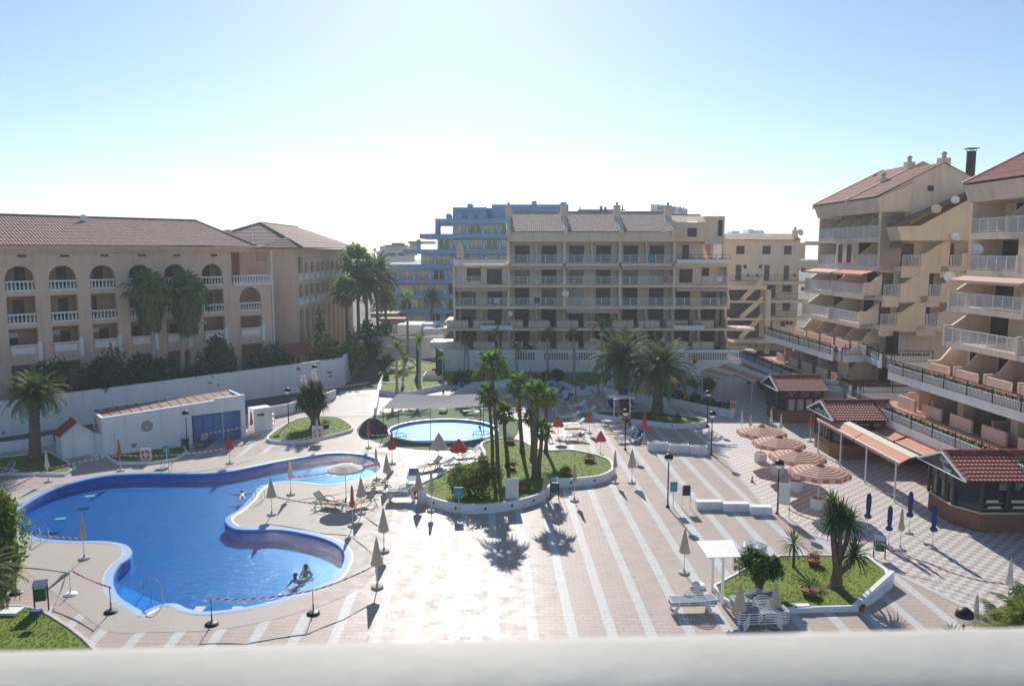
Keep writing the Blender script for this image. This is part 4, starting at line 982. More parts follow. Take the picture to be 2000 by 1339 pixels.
def boxes(name, mats, items, label, cat, base, group=None):
    """a distant building: boxes given as photo rectangles at depth y; items = (x0, x1, ytop, ybottom, y, depth, mat index)"""
    B = empty(name, base, 0, label, cat, group); off = Vector(base)
    parts = {}
    for a, b, c, d, y, dp, k in items:
        p, q = AY(a, d, y) - off, AY(b, c, y) - off
        parts.setdefault(k, MB()).box((p.x, y - off.y, p.z), (q.x, y - off.y + dp, q.z))
    for k, mb in parts.items(): mb.build(mats[k][0], mats[k][1], B)
    return B
boxes('terraced_house', [('wall', 'cream'), ('roof', 'tile_roof'), ('balcony', 'white'), ('window', 'dark')],
      [(736, 800, 492, 512, 230, 12, 0), (742, 795, 480, 492, 232, 10, 0), (752, 790, 478, 481, 231, 8, 1), (765, 784, 474, 478, 233, 7, 1), (800, 845, 471, 476, 225, 10, 0), (800, 806, 476, 500, 225, 10, 0), (738, 800, 490, 493, 228, 2, 2), (760, 770, 494, 499, 229.5, .4, 3), (778, 788, 494, 499, 229.5, .4, 3), (740, 800, 501, 505, 229, 2, 2), (797, 822, 471, 475, 222, 3, 1)],
      'small beige terraced building far away between the palms and the blue hotel', 'building', (-37, 231, 0))
boxes('tower_block', [('wall', 'white'), ('window', 'blue_light')],
      [(1424, 1495, 455, 466, 420, 20, 0), (1430, 1444, 451, 456, 421, 10, 0), (1462, 1472, 448, 456, 421, 10, 0), (1472, 1492, 450, 456, 422, 10, 0)] + [(1428 + 7 * i, 1432 + 7 * i, 458, 462, 419.8, .3, 1) for i in range(9)],
      'pale distant tower blocks peeking over the stair block roof', 'building', (127, 425, 0))
boxes('roof_structure', [('housing', 'blue_panel'), ('mast', 'iron')],
      [(1130, 1200, 410, 422, 150, 5, 0), (1172, 1177, 402, 412, 150, 1, 0), (1181, 1185, 404, 412, 150, 1, 0), (1130, 1222, 409, 411, 149, .3, 1), (1132, 1134, 403, 412, 149, .3, 1), (1215, 1217, 400, 412, 149, .3, 1)],
      'dark blue rooftop plant housing with thin masts behind the middle roof', 'roof plant', (17, 151, 0))
def big_sign():
    Y0 = 128.0; a, b = AY(1271, 430, Y0), AY(1348, 430, Y0)
    B = empty('roof_sign', (a.x, Y0, 15), 0, 'curved white and blue lettered roof sign standing behind the middle roof', 'sign')
    m = MB(); n = 10; W_ = b.x - a.x; top0, top1 = AY(1271, 399, Y0).z - 15, AY(1345, 407, Y0).z - 15
    vs = []; f = []
    for i in range(n + 1):
        t = i / n; x = W_ * t; y = 2.2 * t ** 3; zt = top0 + (top1 - top0) * t ** 1.6
        vs += [(x, y, 3.6), (x, y, zt), (x, y + .25, 3.6), (x, y + .25, zt)]
    for i in range(n):
        o = i * 4; f += [(o, o + 4, o + 5, o + 1), (o + 2, o + 3, o + 7, o + 6), (o + 1, o + 5, o + 7, o + 3)]
    f += [(0, 1, 3, 2)]
    m.add(vs, f); m.build('sign_panel', 'signwhite', B)
    m = MB(); m.bar((.1, .6, -6), (.1, .6, 5), .15); m.bar((W_ - .3, 2.6, -6), (W_ - .3, 2.6, 5), .15); m.bar((-1.5, 3, 2), (.1, .6, 7), .05); m.build('sign_post', 'steel', B)
    lettering('Mare', (.9, -.05, 6.0), 2.3, B, 'blue', sx=.62, shear=.12, ext=.03); lettering('No', (4.6, .35, 5.95), 2.2, B, 'blue', sx=.5, ext=.03)
def lettering(txt, loc, size, parent, matn, rot=(math.pi / 2, 0, 0), sx=1.0, ext=.01, align='LEFT', shear=0.0, name='lettering'):
    c = bpy.data.curves.new(name, 'FONT'); c.body = txt; c.size = size; c.extrude = ext; c.align_x = align; c.shear = shear; c.resolution_u = 3
    c.materials.append(MATS[matn]); o = bpy.data.objects.new(name, c); COL.objects.link(o); dg = bpy.context.evaluated_depsgraph_get(); me = bpy.data.meshes.new_from_object(o.evaluated_get(dg)); bpy.data.objects.remove(o)
    o = bpy.data.objects.new(name, me); COL.objects.link(o); o.parent = parent; o.location = loc; o.rotation_euler = rot; o.scale = (sx, 1, 1)
    return o
big_sign()
# ================================================================ right-hand apartment blocks
RA = 1.49
def loc_frame(bx, by):
    """block frame: local x is square to the terraces, local y runs along them; returns world origin"""
    c, s = math.cos(R(RA)), math.sin(R(RA)); return (bx * c - by * s, bx * s + by * c, 0)
def fin_profile(z, xb, xo, top, h=2.33):
    """stepped partition between two terraces: tall at the wall, sloping down to a low outer part"""
    return [(xb, z + .01), (xo, z + .01), (xo, z + .98), (xo + .75, z + .98), (xo + 1.0, z + 1.06), (top, z + h), (xb, z + h)]
def fin_x(mb, y, prof, t=.2, m=0):
    mb.wall((0, y - t / 2, 0), (1, 0, 0), prof, [], t, (0, 1, 0), m)
def planter_edge(mb, g, pts, z, w=.55, h=.55, ml=0):
    """white planter trough along the edge of a terrace: outer side on the line pts"""
    for (a, b) in zip(pts, pts[1:]):
        A = Vector((*a, 0)); B_ = Vector((*b, 0)); d = (B_ - A).normalized(); n = Vector((-d.y, d.x, 0)) ; n = -n
        # n points inwards for lines listed with the building on the right
        for off, t in ((0, .1), (w, .1)):
            p = A + n * off; q = B_ + n * off
            vs = [p, q, q + n * t, p + n * t]
            mb.add([v + Vector((0, 0, z)) for v in vs] + [v + Vector((0, 0, z + (h if off == 0 else h + .1))) for v in vs], [(0, 1, 5, 4), (1, 2, 6, 5), (2, 3, 7, 6), (3, 0, 4, 7), (4, 5, 6, 7)], ml)
        vs = [A + n * .1, B_ + n * .1, B_ + n * w, A + n * w]; mb.add([v + Vector((0, 0, z + h - .15)) for v in vs], [(0, 1, 2, 3)], ml + 1)
        L = (B_ - A).length
        for i in range(int(L * 80)):
            c = A + (B_ - A) * random.random() + n * random.uniform(.12, w) + Vector((0, 0, z + h + random.uniform(-.12, .22)))
            leaf(g, c, random.uniform(.07, .17), random.choice((0, 0, 1)))
def block(name, label, bx, by, y0, y1, L1, L2, fy1, fy2, near):
    B = empty(name, loc_frame(bx, by), R(RA), label, 'building'); T = Matrix.Translation((-bx, -by, 0))
    fz = {1: 3.1, 2: 5.75, 3: 8.4, 4: 11.05, 5: 13.7, 6: 16.4}
    XB = {1: 36.2, 2: 36.6, 3: 37.4, 4: 37.6, 5: 37.9, 6: 37.9}; XS = {3: 34.0, 4: 34.2, 5: 35.5, 6: 35.5}
    # ---- walls and floor slabs
    m = MB(T)
    for l in range(1, 7): m.box((XB[l], y0, fz[l] - .01), (XB[l] + .25, y1, fz[l] + 2.64))
    m.box((30.6, y0 if not near else y0, -.05), (30.9, y1 + (2 if near else 2), 2.8))
    for l in (3, 4, 5, 6): m.box((XS[l], y0, fz[l] - (.42 if l < 5 else .5)), (XB[l] - .001, y1, fz[l]))
    for l in (5, 6):
        m.box((35.5, y1 - .3, fz[l] + .01), (XB[l], y1, fz[l] + 2.2)) if l == 5 else None
    m.build('wall', 'cream', B)
    sl = MB(T); sl.prism(L1, 2.78, 3.09); sl.prism(L2, 5.42, 5.74); sl.build('terrace_slab', 'cream', B)
    fl = MB(T); fl.prism(offset(ccw(L1), -.5), 3.091, 3.11); fl.prism(offset(ccw(L2), -.5), 5.741, 5.76); fl.build('terrace_floor', 'terrace', B)
    for L, z, hgt in ((L1, 3.1, .45), (L2, 5.75, .5)):
        edge = L[:-2] if False else L
        pts = edge[:-1]
        w = MB(T); g = MB(T); planter_edge(w, g, pts, z - .62, h=hgt + .55); w.build('planter', ['white', 'soil'], B); g.build('plants', ['leaf_dark', 'leaf_dry'], B)
        for (a, b) in zip(pts, pts[1:]):
            A, C = Vector((*a, z)), Vector((*b, z)); d = (C - A).normalized(); n = Vector((d.y, -d.x, 0)) * .85
            r = MB(T); rail(r, A + n, C + n, 1.0, 2.6, .14, bt=.016, t=.05); r.build('iron_railing', 'iron', B)
    # ---- partitions between terraces
    for y in fy1: f = MB(T); fin_x(f, y, fin_profile(3.1, 36.19, 32.6, 34.6, 2.3), .2); f.build('partition', 'cream', B)
    for y in fy2: f = MB(T); fin_x(f, y, fin_profile(5.76, 36.59, 33.5, 35.4, 2.2), .2); f.build('partition', 'cream', B)
    for ys, z, x, xb in ((fy1, 3.11, 31.5, 36.2), (fy2, 5.76, 33.3, 36.6)):
        for a in ys:
            p = MB(T); p.box((x, a - 3.0, z), (x + .16, a - .6, z + .9)); p.build('parapet', 'cream2', B)
            d = MB(T); d.box((xb - .07, a - 2.5, z), (xb - .002, a - .35, z + 2.1)); d.build('window', 'brown', B)
    for y in [y0 + (y1 - y0) * k / 3 for k in range(4)]: c = MB(T); c.box((32.3, y - .35, 3.12), (33.0, y + .35, 5.41)); c.build('column', 'cream2', B)
    # ---- upper balconies
    seg = {3: 2, 4: 2, 5: 3, 6: 4}
    for l in (3, 4, 5, 6):
        n = seg[l]; z = fz[l]; xs = XS[l] + .08; xb = XB[l]
        yy = [y0 + (y1 - y0) * k / n for k in range(n + 1)]
        for k in range(n):
            a, b = yy[k] + .12, yy[k + 1] - .12
            if l == 5 and k == 1:     # closed-in middle bay with shutters
                w = MB(T); w.box((35.5, a - .1, z + .01), (35.7, b + .1, z + 2.19)); w.build('front_panel', 'cream2', B)
                for c0 in (a + .3, (a + b) / 2 + .1):
                    d = MB(T); d.box((35.42, c0 + .55, z + .25), (35.495, c0 + 1.5, z + 2.05)); d.build('window', 'brown', B)
                    for e in (c0, c0 + 1.52):
                        s = MB(T); s.box((35.40, e, z + .25), (35.497, e + .5, z + 2.05)); s.build('shutter', 'cream2', B)
                continue
            r = MB(T); rail(r, (xs, a, z), (xs, b, z), 1.0, 1.05, .13); r.build('railing', 'white_clean', B)
            d = MB(T); d.box((xb - .07, a + .5, z), (xb - .002, a + 2.4, z + 2.1)); d.build('window', random.choice(('brown', 'dark', 'brown2')), B)
            if b - a > 4.5:
                d = MB(T); d.box((xb - .07, b - 2.2, z), (xb - .002, b - .3, z + 2.1)); d.build('window', 'brown', B)
        for k in range(n + 1):
            q = MB(T)
            if l < 5: fin_x(q, min(max(yy[k], y0 + .11), y1 - .11), [(xb, z), (xs - .1, z - .4), (xs - .1, z + 1.15), (xs + .5, z + 1.15), (xs + 2.0, z + 2.22), (xb, z + 2.22)], .22)
            else: fin_x(q, min(max(yy[k], y0 + .11), y1 - .11), [(xb, z), (xs - .1, z), (xs - .1, z + 1.1), (xs + .25, z + 1.1), (xs + 1.5, z + 2.2), (xb, z + 2.2)] if 0 < k < n else [(xb, z), (xs - .08, z), (xs - .08, z + 2.2), (xb, z + 2.2)], .22)
            q.build('partition', 'cream', B)
        if l in (4,):
            for k in range(2):
                s = MB(T); a, b = yy[k] + .2, yy[k + 1] - .2; zz = z + 2.2; x = xs + .1
                s.add([(x + .8, a, zz), (x + .8, b, zz), (x - .3, b, zz - .28), (x - .3, a, zz - .28), (x - .3, b, zz - .48), (x - .3, a, zz - .48)], [(0, 1, 2, 3), (3, 2, 4, 5)], 0, [(0, 0), (b - a, 0), (b - a, 1), (0, 1), (b - a, 1.3), (0, 1.3)])
                s.build('sun_blind', 'awning' if k == 0 else 'awning_edge', B)
    # ---- eave band and roof
    e = MB(T); e.wall((0, y0 - .25, 0), (1, 0, 0), [(35.3, 18.62), (34.85, 19.85), (35.9, 20.25), (38.1, 21.2), (38.1, 18.62)], [], y1 - y0 + .25, (0, 1, 0)); e.build('eave_band', 'cream', B)
    mid = y0 + (y1 - y0) * .42
    r = MB(T); tiles(r, (34.75, y0 - .2, 19.95), (0, 1, 0), mid - y0 + .2, (6.15, 0, 3.1), rows=7, per=.3); tiles(r, (34.75, mid, 19.95), (0, 1, 0), y1 - mid + .05, (7.35, 0, 3.7), rows=7, per=.3)
    r.quad((40.9, y0 - .2, 23.04), (40.9, mid, 23.04), (46, mid, 20.6), (46, y0 - .2, 20.6)); r.build('roof', 'tile_red' if near else 'tile_warm', B)
    for y, h in ((mid, .32), (y1 + .0, .3)):
        pw = MB(T); fin_x(pw, y, [(34.7, 19.6), (34.7, 20.1), (42.1, 23.8), (46.4, 21.9), (46.4, 19.6)], .2); pw.build('party_wall', 'cream2', B)
    # ---- end wall towards the camera side and stepped rear volume
    w = MB(T); w.wall((0, y0, 0), (1, 0, 0), [(35.5, 13.3), (35.35, 18.6), (34.9, 19.85), (40.9, 22.98), (46.5, 20.6), (52, 18.0), (52, -.05), (37.4, -.05), (37.4, 13.3)], [], .3, (0, 1, 0)); w.build('end_wall', 'cream', B)
    return B, T
L1f = [(29.2, 87.9), (29.2, 69.9), (32.0, 68.6), (31.5, 65.4), (36.5, 65.4), (36.5, 87.9)]
L2f = [(31.6, 86.9), (31.6, 69.6), (34.8, 70.0), (33.9, 65.2), (37.2, 65.2), (37.2, 86.9)]
BF, TF = block('apartment_building', 'farther cream stepped apartment block at the right, with brown tiled gable and chimneys', 33, 78, 71.0, 84.6, L1f, L2f, (85.5, 82, 78.5, 75, 71.6), (85, 81.6, 78.2, 74.8, 71.4), False)
L1n = [(29.2, 61.2), (29.2, 36), (37, 36), (37, 61.2)]
L2n = [(31.6, 59.6), (31.6, 36), (37.2, 36), (37.2, 59.6)]
BN, TN = block('apartment_building', 'nearer cream stepped apartment block at the right edge, with red tiled roof', 33, 48, 41.0, 57.7, L1n, L2n, (59.5, 56.1, 52.6, 49.1, 45.6, 42.1), (58.6, 55.2, 51.7, 48.2, 44.7), True)
def far_end():
    """the side of the farther block that faces the pools: balconies and triangular openings stepping to the right"""
    B = BF; T = TF
    XL = lambda px, y: (px - 1000) / 1512 * y + .026 * y
    def bal(pa, pb, z, y=69.6, yb=70.99):
        xa, xb = XL(pa, y), XL(pb, y)
        s = MB(T); s.box((xa, y, z - .45), (xb, yb, z)); s.box((xa, y + .1, z - 1.0), (xb, y + .2, z - .45)); s.build('balcony_slab', 'cream', B)
        r = MB(T); rail(r, (xa + .1, y + .08, z), (xb - .1, y + .08, z), 1.0, .8, .13); r.build('railing', 'white_clean', B)
        d = MB(T); d.box((xa + (xb - xa) * .35, yb - .08, z), (xb, yb - .002, z + 2.05)); d.build('window', 'brown2', B)
        f = MB(T)
        f.wall((xb, y - .0, 0), (1, 0, 0), [(0, z - .6), (0, z + 1.15), (.35, z + 1.15), (2.0, z + 2.25), (2.6, z + 2.25), (2.6, z - .6)], [], .22, (0, 1, 0)); f.build('partition', 'yellow', B)
    for a, b, l in ((1762, 1799, 13.7), (1840, 1880, 13.7), (1728, 1761, 11.05), (1802, 1842, 11.05), (1725, 1758, 8.4), (1799, 1839, 8.4)): bal(a, b, l)
    v = MB(T); y = 68.9; xa, xb = XL(1758, y), XL(1915, y)
    v.wall((0, y, 0), (1, 0, 0), [(xa, 16.0), (xa - .4, 17.25), (xa + 1.6, 17.3), (xb, 20.3), (xb, 16.0)], [], 2.1, (0, 1, 0)); v.box((XL(1800, y), y + .6, 9), (xb, 70.95, 15.99)) if False else None
    v.build('lower_gable', 'yellow', B)  # cream volume, its yellow tint painted in for bounced sunlight
    r = MB(T); tiles(r, (xa - .5, y - .15, 17.3), (0, 1, 0), 2.3, (xb - xa + .6, 0, 3.3), rows=6); r.build('roof', 'tile_roof', B)
    for px, yy, za, zb, w, k in ((1698, 83.5, 20.5, 22.9, .8, 0), (1716, 77, 20.4, 22.4, 1.2, 0), (1765, 77, 21.8, 24.0, .9, 0), (1832, 73, 22.3, 23.9, 1.1, 0)):
        c = MB(T); x = XL(px, yy); w *= .8; zb -= .25; c.box((x - w / 2, yy - .4, za), (x + w / 2, yy + .4, zb)); c.build('chimney', 'cream2', B)
        k_ = MB(T); k_.cyl((x, yy, zb), (x, yy, zb + .4), .2, .2, 8); k_.cyl((x, yy, zb + .4), (x, yy, zb + .6), .32, .1, 8); k_.build('chimney_pot', 'concrete', B)
    c = MB(T); yy = 73; x = XL(1885, yy); c.cyl((x, yy, 21), (x, yy, 24.3), .4, .4, 14); c.box((x - .5, yy - .45, 24.5), (x + .5, yy + .45, 24.56)); [c.cyl((x + a, yy + b, 24.3), (x + a, yy + b, 24.5), .03, .03, 5) for a in (-.3, .3) for b in (-.3, .3)]; c.build('flue', 'dark', B)
    for px, py, rr in ((1828, 409, .42), (1865, 391, .36), (1724, 649, .42), (1854, 541, .45), (1907, 488, .42), (1866, 462, .36)):
        yy = 58.9 if px == 1907 else 66 if px == 1854 else 70.8; p = AY(px, py, yy - 1.2)
        q = Matrix.Rotation(-R(RA), 4, 'Z') @ (p - Vector(loc_frame(33, 78)))
        dish('satellite_dish', q, (-.35, -1, .25), rr, B, 'white_clean' if px > 1830 else 'cream2')
    for px, py, w, h in ((1817, 368, 9, 10), (1754, 423, 20, 14), (1750, 478, 20, 12)):
        p = AY(px, py, 70.9); q = Matrix.Rotation(-R(RA), 4, 'Z') @ (p - Vector(loc_frame(33, 78)))
        d = MB(); s = 70.9 / 1512; d.box((q.x - w * s / 2, q.y - .2, q.z - h * s / 2), (q.x + w * s / 2, q.y - .02 + .1, q.z + h * s / 2)); d.build('vent', 'dark' if px > 1800 else 'brown2', B)
    # white ground floor wall below the terrace corner
    w = MB(T); pts = [(30.0, 69.8), (32.2, 68.9), (31.8, 65.8), (37, 65.8)]
    for a, b in zip(pts, pts[1:]): w.quad((*a, 0), (*b, 0), (*b, 2.78), (*a, 2.78))
    w.build('ground_wall', 'white', B)
far_end()
def shops(B, T, ys, y0, y1):
    c = MB(T)
    for k, y in enumerate(ys):
        c = MB(T); c.box((29.45, y - .2, 0), (29.85, y + .2, 2.78)); c.box((29.4, y - .25, 0), (29.9, y + .25, .9), 1) ; c.build('column', ['white', 'brown2'], B)
    for a, b in zip(ys, ys[1:]):
        g = MB(T); g.box((30.5, a + .1, .05), (30.56, b - .1, 2.6)); g.build('shop_front', 'glassdark', B)
        f = MB(T)
        for k in range(4): y = a + .15 + (b - a - .3) * k / 3; f.box((30.42, y - .05, 0), (30.5, y + .05, 2.7))
        f.box((30.42, a, 2.05), (30.49, b, 2.15)); f.build('shop_frame', 'wood', B)
shops(BF, TF, [69.5 + 5.2 - .4, 79.2, 84.2, 88.2], 0, 0)
shops(BN, TN, [39.8, 44.6, 49.2, 53.4, 57.4, 60.6], 0, 0)
def fixed_awning(B, T, ya, yb, label_mat='awning', out=1.7, z=2.72):
    s = MB(T); L = yb - ya; n = max(6, int(L / .28)) 
    s.add([(29.3, ya, z), (29.3, yb, z), (29.3 - out, yb, z - .62), (29.3 - out, ya, z - .62)], [(0, 1, 2, 3)], 0, [(0, 0), (L, 0), (L, out), (0, out)])
    for i in range(n):      # scalloped valance
        a = ya + L * i / n; b = ya + L * (i + 1) / n; x = 29.3 - out; u0, u1 = L * i / n, L * (i + 1) / n
        s.add([(x, a, z - .62), (x, b, z - .62), (x - .01, b, z - .84), (x - .01, (a + b) / 2, z - .93), (x - .01, a, z - .84)], [(0, 1, 2, 3, 4)], 0, [(u0, 0), (u1, 0), (u1, .2), ((u0 + u1) / 2, .3), (u0, .2)])
    o = s.build('shop_awning', label_mat, B)
    b = MB(T); b.bar((29.3 - out, ya, z - .6), (29.3 - out, yb, z - .6), .07); b.build('awning_bar', 'white_clean', B)
for a, b in ((40.2, 45.2), (45.4, 51.6), (51.9, 57.6)): fixed_awning(BN, TN, a, b)
for a, b in ((71.5, 77.5), (77.7, 83), (83.2, 88.4)): fixed_awning(BF, TF, a, b, 'awning', .9)

# ================================================================ kiosks with red tiled roofs
def kiosk(x0, x1, y0, y1, label, kind, cut=1.0):
    B = empty('kiosk', (x0, y0, 0), 0, label, 'kiosk'); w, d = x1 - x0, y1 - y0
    plan = [(cut * .6, 0), (w, 0), (w, d), (0, d), (0, cut)]
    inn = [(cut * .6 + .06, .06), (w - .1, .06), (w - .1, d - .06), (.06, d - .06), (.06, cut + .06)]
    m = MB(); m.prism(plan, 0, 1.05); m.build('counter', 'brick' if kind != 1 else 'brick', B)
    m = MB(); m.prism(offset(ccw(plan), .08), 1.051, 1.12); m.build('counter_top', 'awn_cream' if kind == 3 else 'wood', B)
    m = MB(); m.prism(offset(ccw(inn), -.06), 1.121, 2.2); m.build('glazing', 'glassdark', B)
    # frame posts
    P = [(cut * .6, 0), (w, 0), (0, d), (0, cut)]
    for px, py in P: m = MB(); m.box((px - .07, py - .05, 1.13), (px + .07, py + .09, 2.9)); m.build('post', 'wood', B)
    for k in range(1, 4): x = cut * .6 + (w - cut * .6) * k / 4; m = MB(); m.box((x - .06, -.04, 1.13), (x + .06, .05, 2.9)); m.build('post', 'wood', B)
    for k in (1, 2): y = cut + (d - cut) * k / 3; m = MB(); m.box((-.04, y - .06, 1.13), (.05, y + .06, 2.9)); m.build('post', 'wood', B)
    m = MB(); m.prism(plan, 2.22, 2.95); m.build('fascia', 'black_panel', B)
    # window contents: shelves and goods seen behind the glass
    if kind == 3:
        for k in range(4):
            a = cut * .6 + (w - cut * .6) * k / 4 + .15; b = a + (w - cut * .6) / 4 - .3; s = MB()
            s.box((a, -.012, 1.3), (b, .0, 1.34)); s.box((a, -.012, 1.62), (b, .0, 1.65)); s.box((a + .1, -.014, 1.66), (b - .3, .0, 1.8), 1); s.box((a + .2, -.014, 1.35), (b - .15, .0, 1.46), 1)
            s.build('shelf', ['steel', 'cream2'], B)
    else:
        for k in range(4):
            a = cut * .6 + (w - cut * .6) * k / 4 + .12; b = a + (w - cut * .6) / 4 - .24; s = MB(); s.box((a, -.02, 1.16), (b, .02, 2.15)); s.build('shutter', 'trunk_grey' if kind == 1 else 'black_panel', B)
            if kind == 2 and k > 1:
                for z in (1.3, 1.75): q = MB(); q.box((a + .1, -.05, z), (b - .1, -.021, z + .06)); q.box((a + .15, -.045, z + .07), (b - .15, -.022, z + .2)); q.build('shelf', 'steel', B)
    # gabled roof: ridge along x
    ov = .55; zr, ze = 3.95, 2.98; hy = d / 2
    r = MB(); s1 = Vector((0, hy + ov, zr - ze)); tiles(r, (-.35, -ov, ze), (1, 0, 0), w + .7, s1, rows=8, per=.22, amp=.05, step=.035)
    tiles(r, (-.35, d + ov, ze), (1, 0, 0), w + .7, (0, -(hy + ov), zr - ze), rows=8, per=.22, amp=.05, step=.035)
    r.quad((-.35, -ov, ze - .04), (w + .35, -ov, ze - .04), (w + .35, hy, zr - .04), (-.35, hy, zr - .04)); r.quad((-.35, d + ov, ze - .04), (w + .35, d + ov, ze - .04), (w + .35, hy, zr - .04), (-.35, hy, zr - .04))
    tile_cover(r, (-.4, hy, zr + .06), (w + .4, hy, zr + .06), .11); tile_cover(r, (-.35, -ov, ze + .07), (-.35, hy, zr + .06), .1); r.build('roof', 'tile_red', B)
    g = MB(); g.wall((-.42, 0, 0), (0, 1, 0), [(-ov + .1, ze - .05), (d + ov - .1, ze - .05), (hy, zr - .08)], [], .1, (1, 0, 0)); g.build('gable_board', 'black_panel', B)
    t = MB(); t.bar((-.47, -ov, ze), (-.47, hy, zr), .09, .1); t.bar((-.47, d + ov, ze), (-.47, hy, zr), .09, .1); t.bar((-.47, -ov, ze - .03), (-.47, d + ov, ze - .03), .05, .05); t.build('trim', 'white_clean', B)
    rot = (math.pi / 2, 0, -math.pi / 2)
    if kind == 3:
        lettering('Hyper', (-.43, hy + .25, zr - .55), .42, B, 'text', rot, sx=.9, shear=.3); lettering('Malaga', (-.43, hy - .1, zr - .92), .36, B, 'text', rot, sx=.9, shear=.3)
        for i, x in enumerate((cut * .6 + .9, cut * .6 + 1.75)):
            for k, s_ in enumerate(('HELADOS', 'ICE CREAM', 'BEBIDAS', 'SNACKS') if i == 0 else ('CREPES', 'GOFRES', 'ZUMOS', 'CAFE')): lettering(s_, (x, -.01, 2.76 - k * .13), .13, B, 'text', sx=.9)
        for k in range(3): lettering(('PIZZA  PASTA', 'BAGUETTES', 'COCKTAILS')[k], (cut * .6 + 3.0, -.01, 2.7 - k * .16), .12, B, 'text')
    elif kind == 2:
        lettering('ABSOLUT', (w - 1.55, -.01, 2.42), .34, B, 'text', sx=.75, ext=.012)
        lettering('TROPICAL', (1.75, -.01, 2.5), .2, B, 'text', sx=.8); l = MB(); l.lathe((0, 0, 0), [(.001, 0), (.16, 0), (.16, .01), (.001, .012)], 12); o = l.build('emblem', 'text', B); o.location = (1.45, -.01, 2.57); o.rotation_euler = (math.pi / 2, 0, 0)
        for k in range(5): lettering(random.choice(('BAR', 'WOK', 'PUB')), (-.43, hy + .9 - k * .42, ze + .12 + .1 * (k % 2)), .26, B, 'text', rot)
    else:
        for k, s_ in enumerate(('BAR CAFE', 'FISH & CHIPS', 'ROAST BEEF')):
            x = cut * .6 + .15 + (w - cut * .6) * k / 3
            lettering(s_, (x, -.01, 2.66), .17, B, 'text', sx=.75); lettering(('TAPAS', 'PIZZA PASTA', 'SALADS')[k], (x, -.01, 2.42), .17, B, 'text', sx=.75)
kiosk(24.4, 30.6, 40.6, 44.4, 'nearest kiosk with red tiled roof and lettered gable, at the right edge', 3, 1.3)
kiosk(23.5, 27.8, 55.6, 59.4, 'middle kiosk with white words on its black fascia, behind the long awning', 2, 1.0)
kiosk(23.6, 27.3, 67.6, 71.2, 'farthest kiosk with red tiled roof and brick counter, its shutters closed', 1, 1.0)

# ================================================================ free-standing awnings
def free_awning(pa, pb, z, half, label, posts, side=1.1):
    """long roofed awning frame: orange cloth dropping on both sides of a cream cover strip"""
    A, C = Vector((*pa, 0)), Vector((*pb, 0)); d = (C - A).normalized(); n = Vector((d.y, -d.x, 0)); L = (C - A).length
    B = empty('patio_awning', A, 0, label, 'awning', 'free-standing orange awnings on the checkered paving'); up = Vector((0, 0, 1)); o = Vector((0, 0, 0))
    m = MB()
    for s in (-1, 1):
        p = o + n * half * s * .0 + up * z
    cc = -n * (side + half)
    m.add([cc + o - n * half + up * (z + .12), cc + d * L - n * half + up * (z + .12), cc + d * L + n * half + up * (z + .02), cc + o + n * half + up * (z + .02)] + [cc + o - n * half + up * (z + .06), cc + d * L - n * half + up * (z + .06), cc + d * L + n * half + up * (z - .04), cc + o + n * half + up * (z - .04)],
          [(0, 1, 2, 3), (7, 6, 5, 4), (0, 4, 5, 1), (1, 5, 6, 2), (2, 6, 7, 3), (3, 7, 4, 0)]); m.build('cover', 'awn_cream', B)
    nseg = max(1, round(L / 5.5))
    for k in range(nseg):
        a = L * k / nseg + .05; b = L * (k + 1) / nseg - .05; s = 1
        c = MB(); x0, x1 = -side, 0
        vs = [d * a + n * x0 * s + up * (z - .02), d * b + n * x0 * s + up * (z - .02), d * b + n * x1 * s + up * (z - .34), d * a + n * x1 * s + up * (z - .34), d * b + n * (x1 + .02) * s + up * (z - .56), d * a + n * (x1 + .02) * s + up * (z - .56)]
        c.add(vs, [(0, 1, 2, 3), (3, 2, 4, 5)], 0, [(a, 0), (b, 0), (b, 1), (a, 1), (b, 1.2), (a, 1.2)]); c.build('awning_cloth', 'awning', B)
        r = MB(); r.bar(d * a + n * x1 * s + up * (z - .33), d * b + n * x1 * s + up * (z - .33), .1, .08); r.build('front_bar', 'white_clean', B)
    for k in range(posts):
        t = L * (k + .12) / (posts - 1 + .24) if posts > 1 else L / 2
        p = MB(); c0 = d * t; p.cyl(c0, c0 + up * (z - .38), .055, .055, 8); p.bar(c0 + up * (z - .56), c0 - n * (side + half) + up * (z - .03), .05); p.build('post', 'pole', B)
a, b = G(1607, 890), G(1749, 981)
free_awning((a.x, a.y + 1.4), (b.x, b.y - .3), 2.85, .26, 'longest orange awning on four white posts beside the middle kiosk', 4, .6)
a, b = G(1374, 770), G(1399, 781); free_awning((a.x - .2, a.y + .8), (b.x + .4, b.y - .8), 2.7, .4, 'shortest orange awning standing behind the date palm', 2, .8)
a, b = G(1404, 765), G(1459, 792); free_awning((a.x - .2, a.y + .8), (b.x + .4, b.y - .8), 2.9, .4, 'middle-sized orange awning between the round tree and the farthest kiosk', 3, .8)

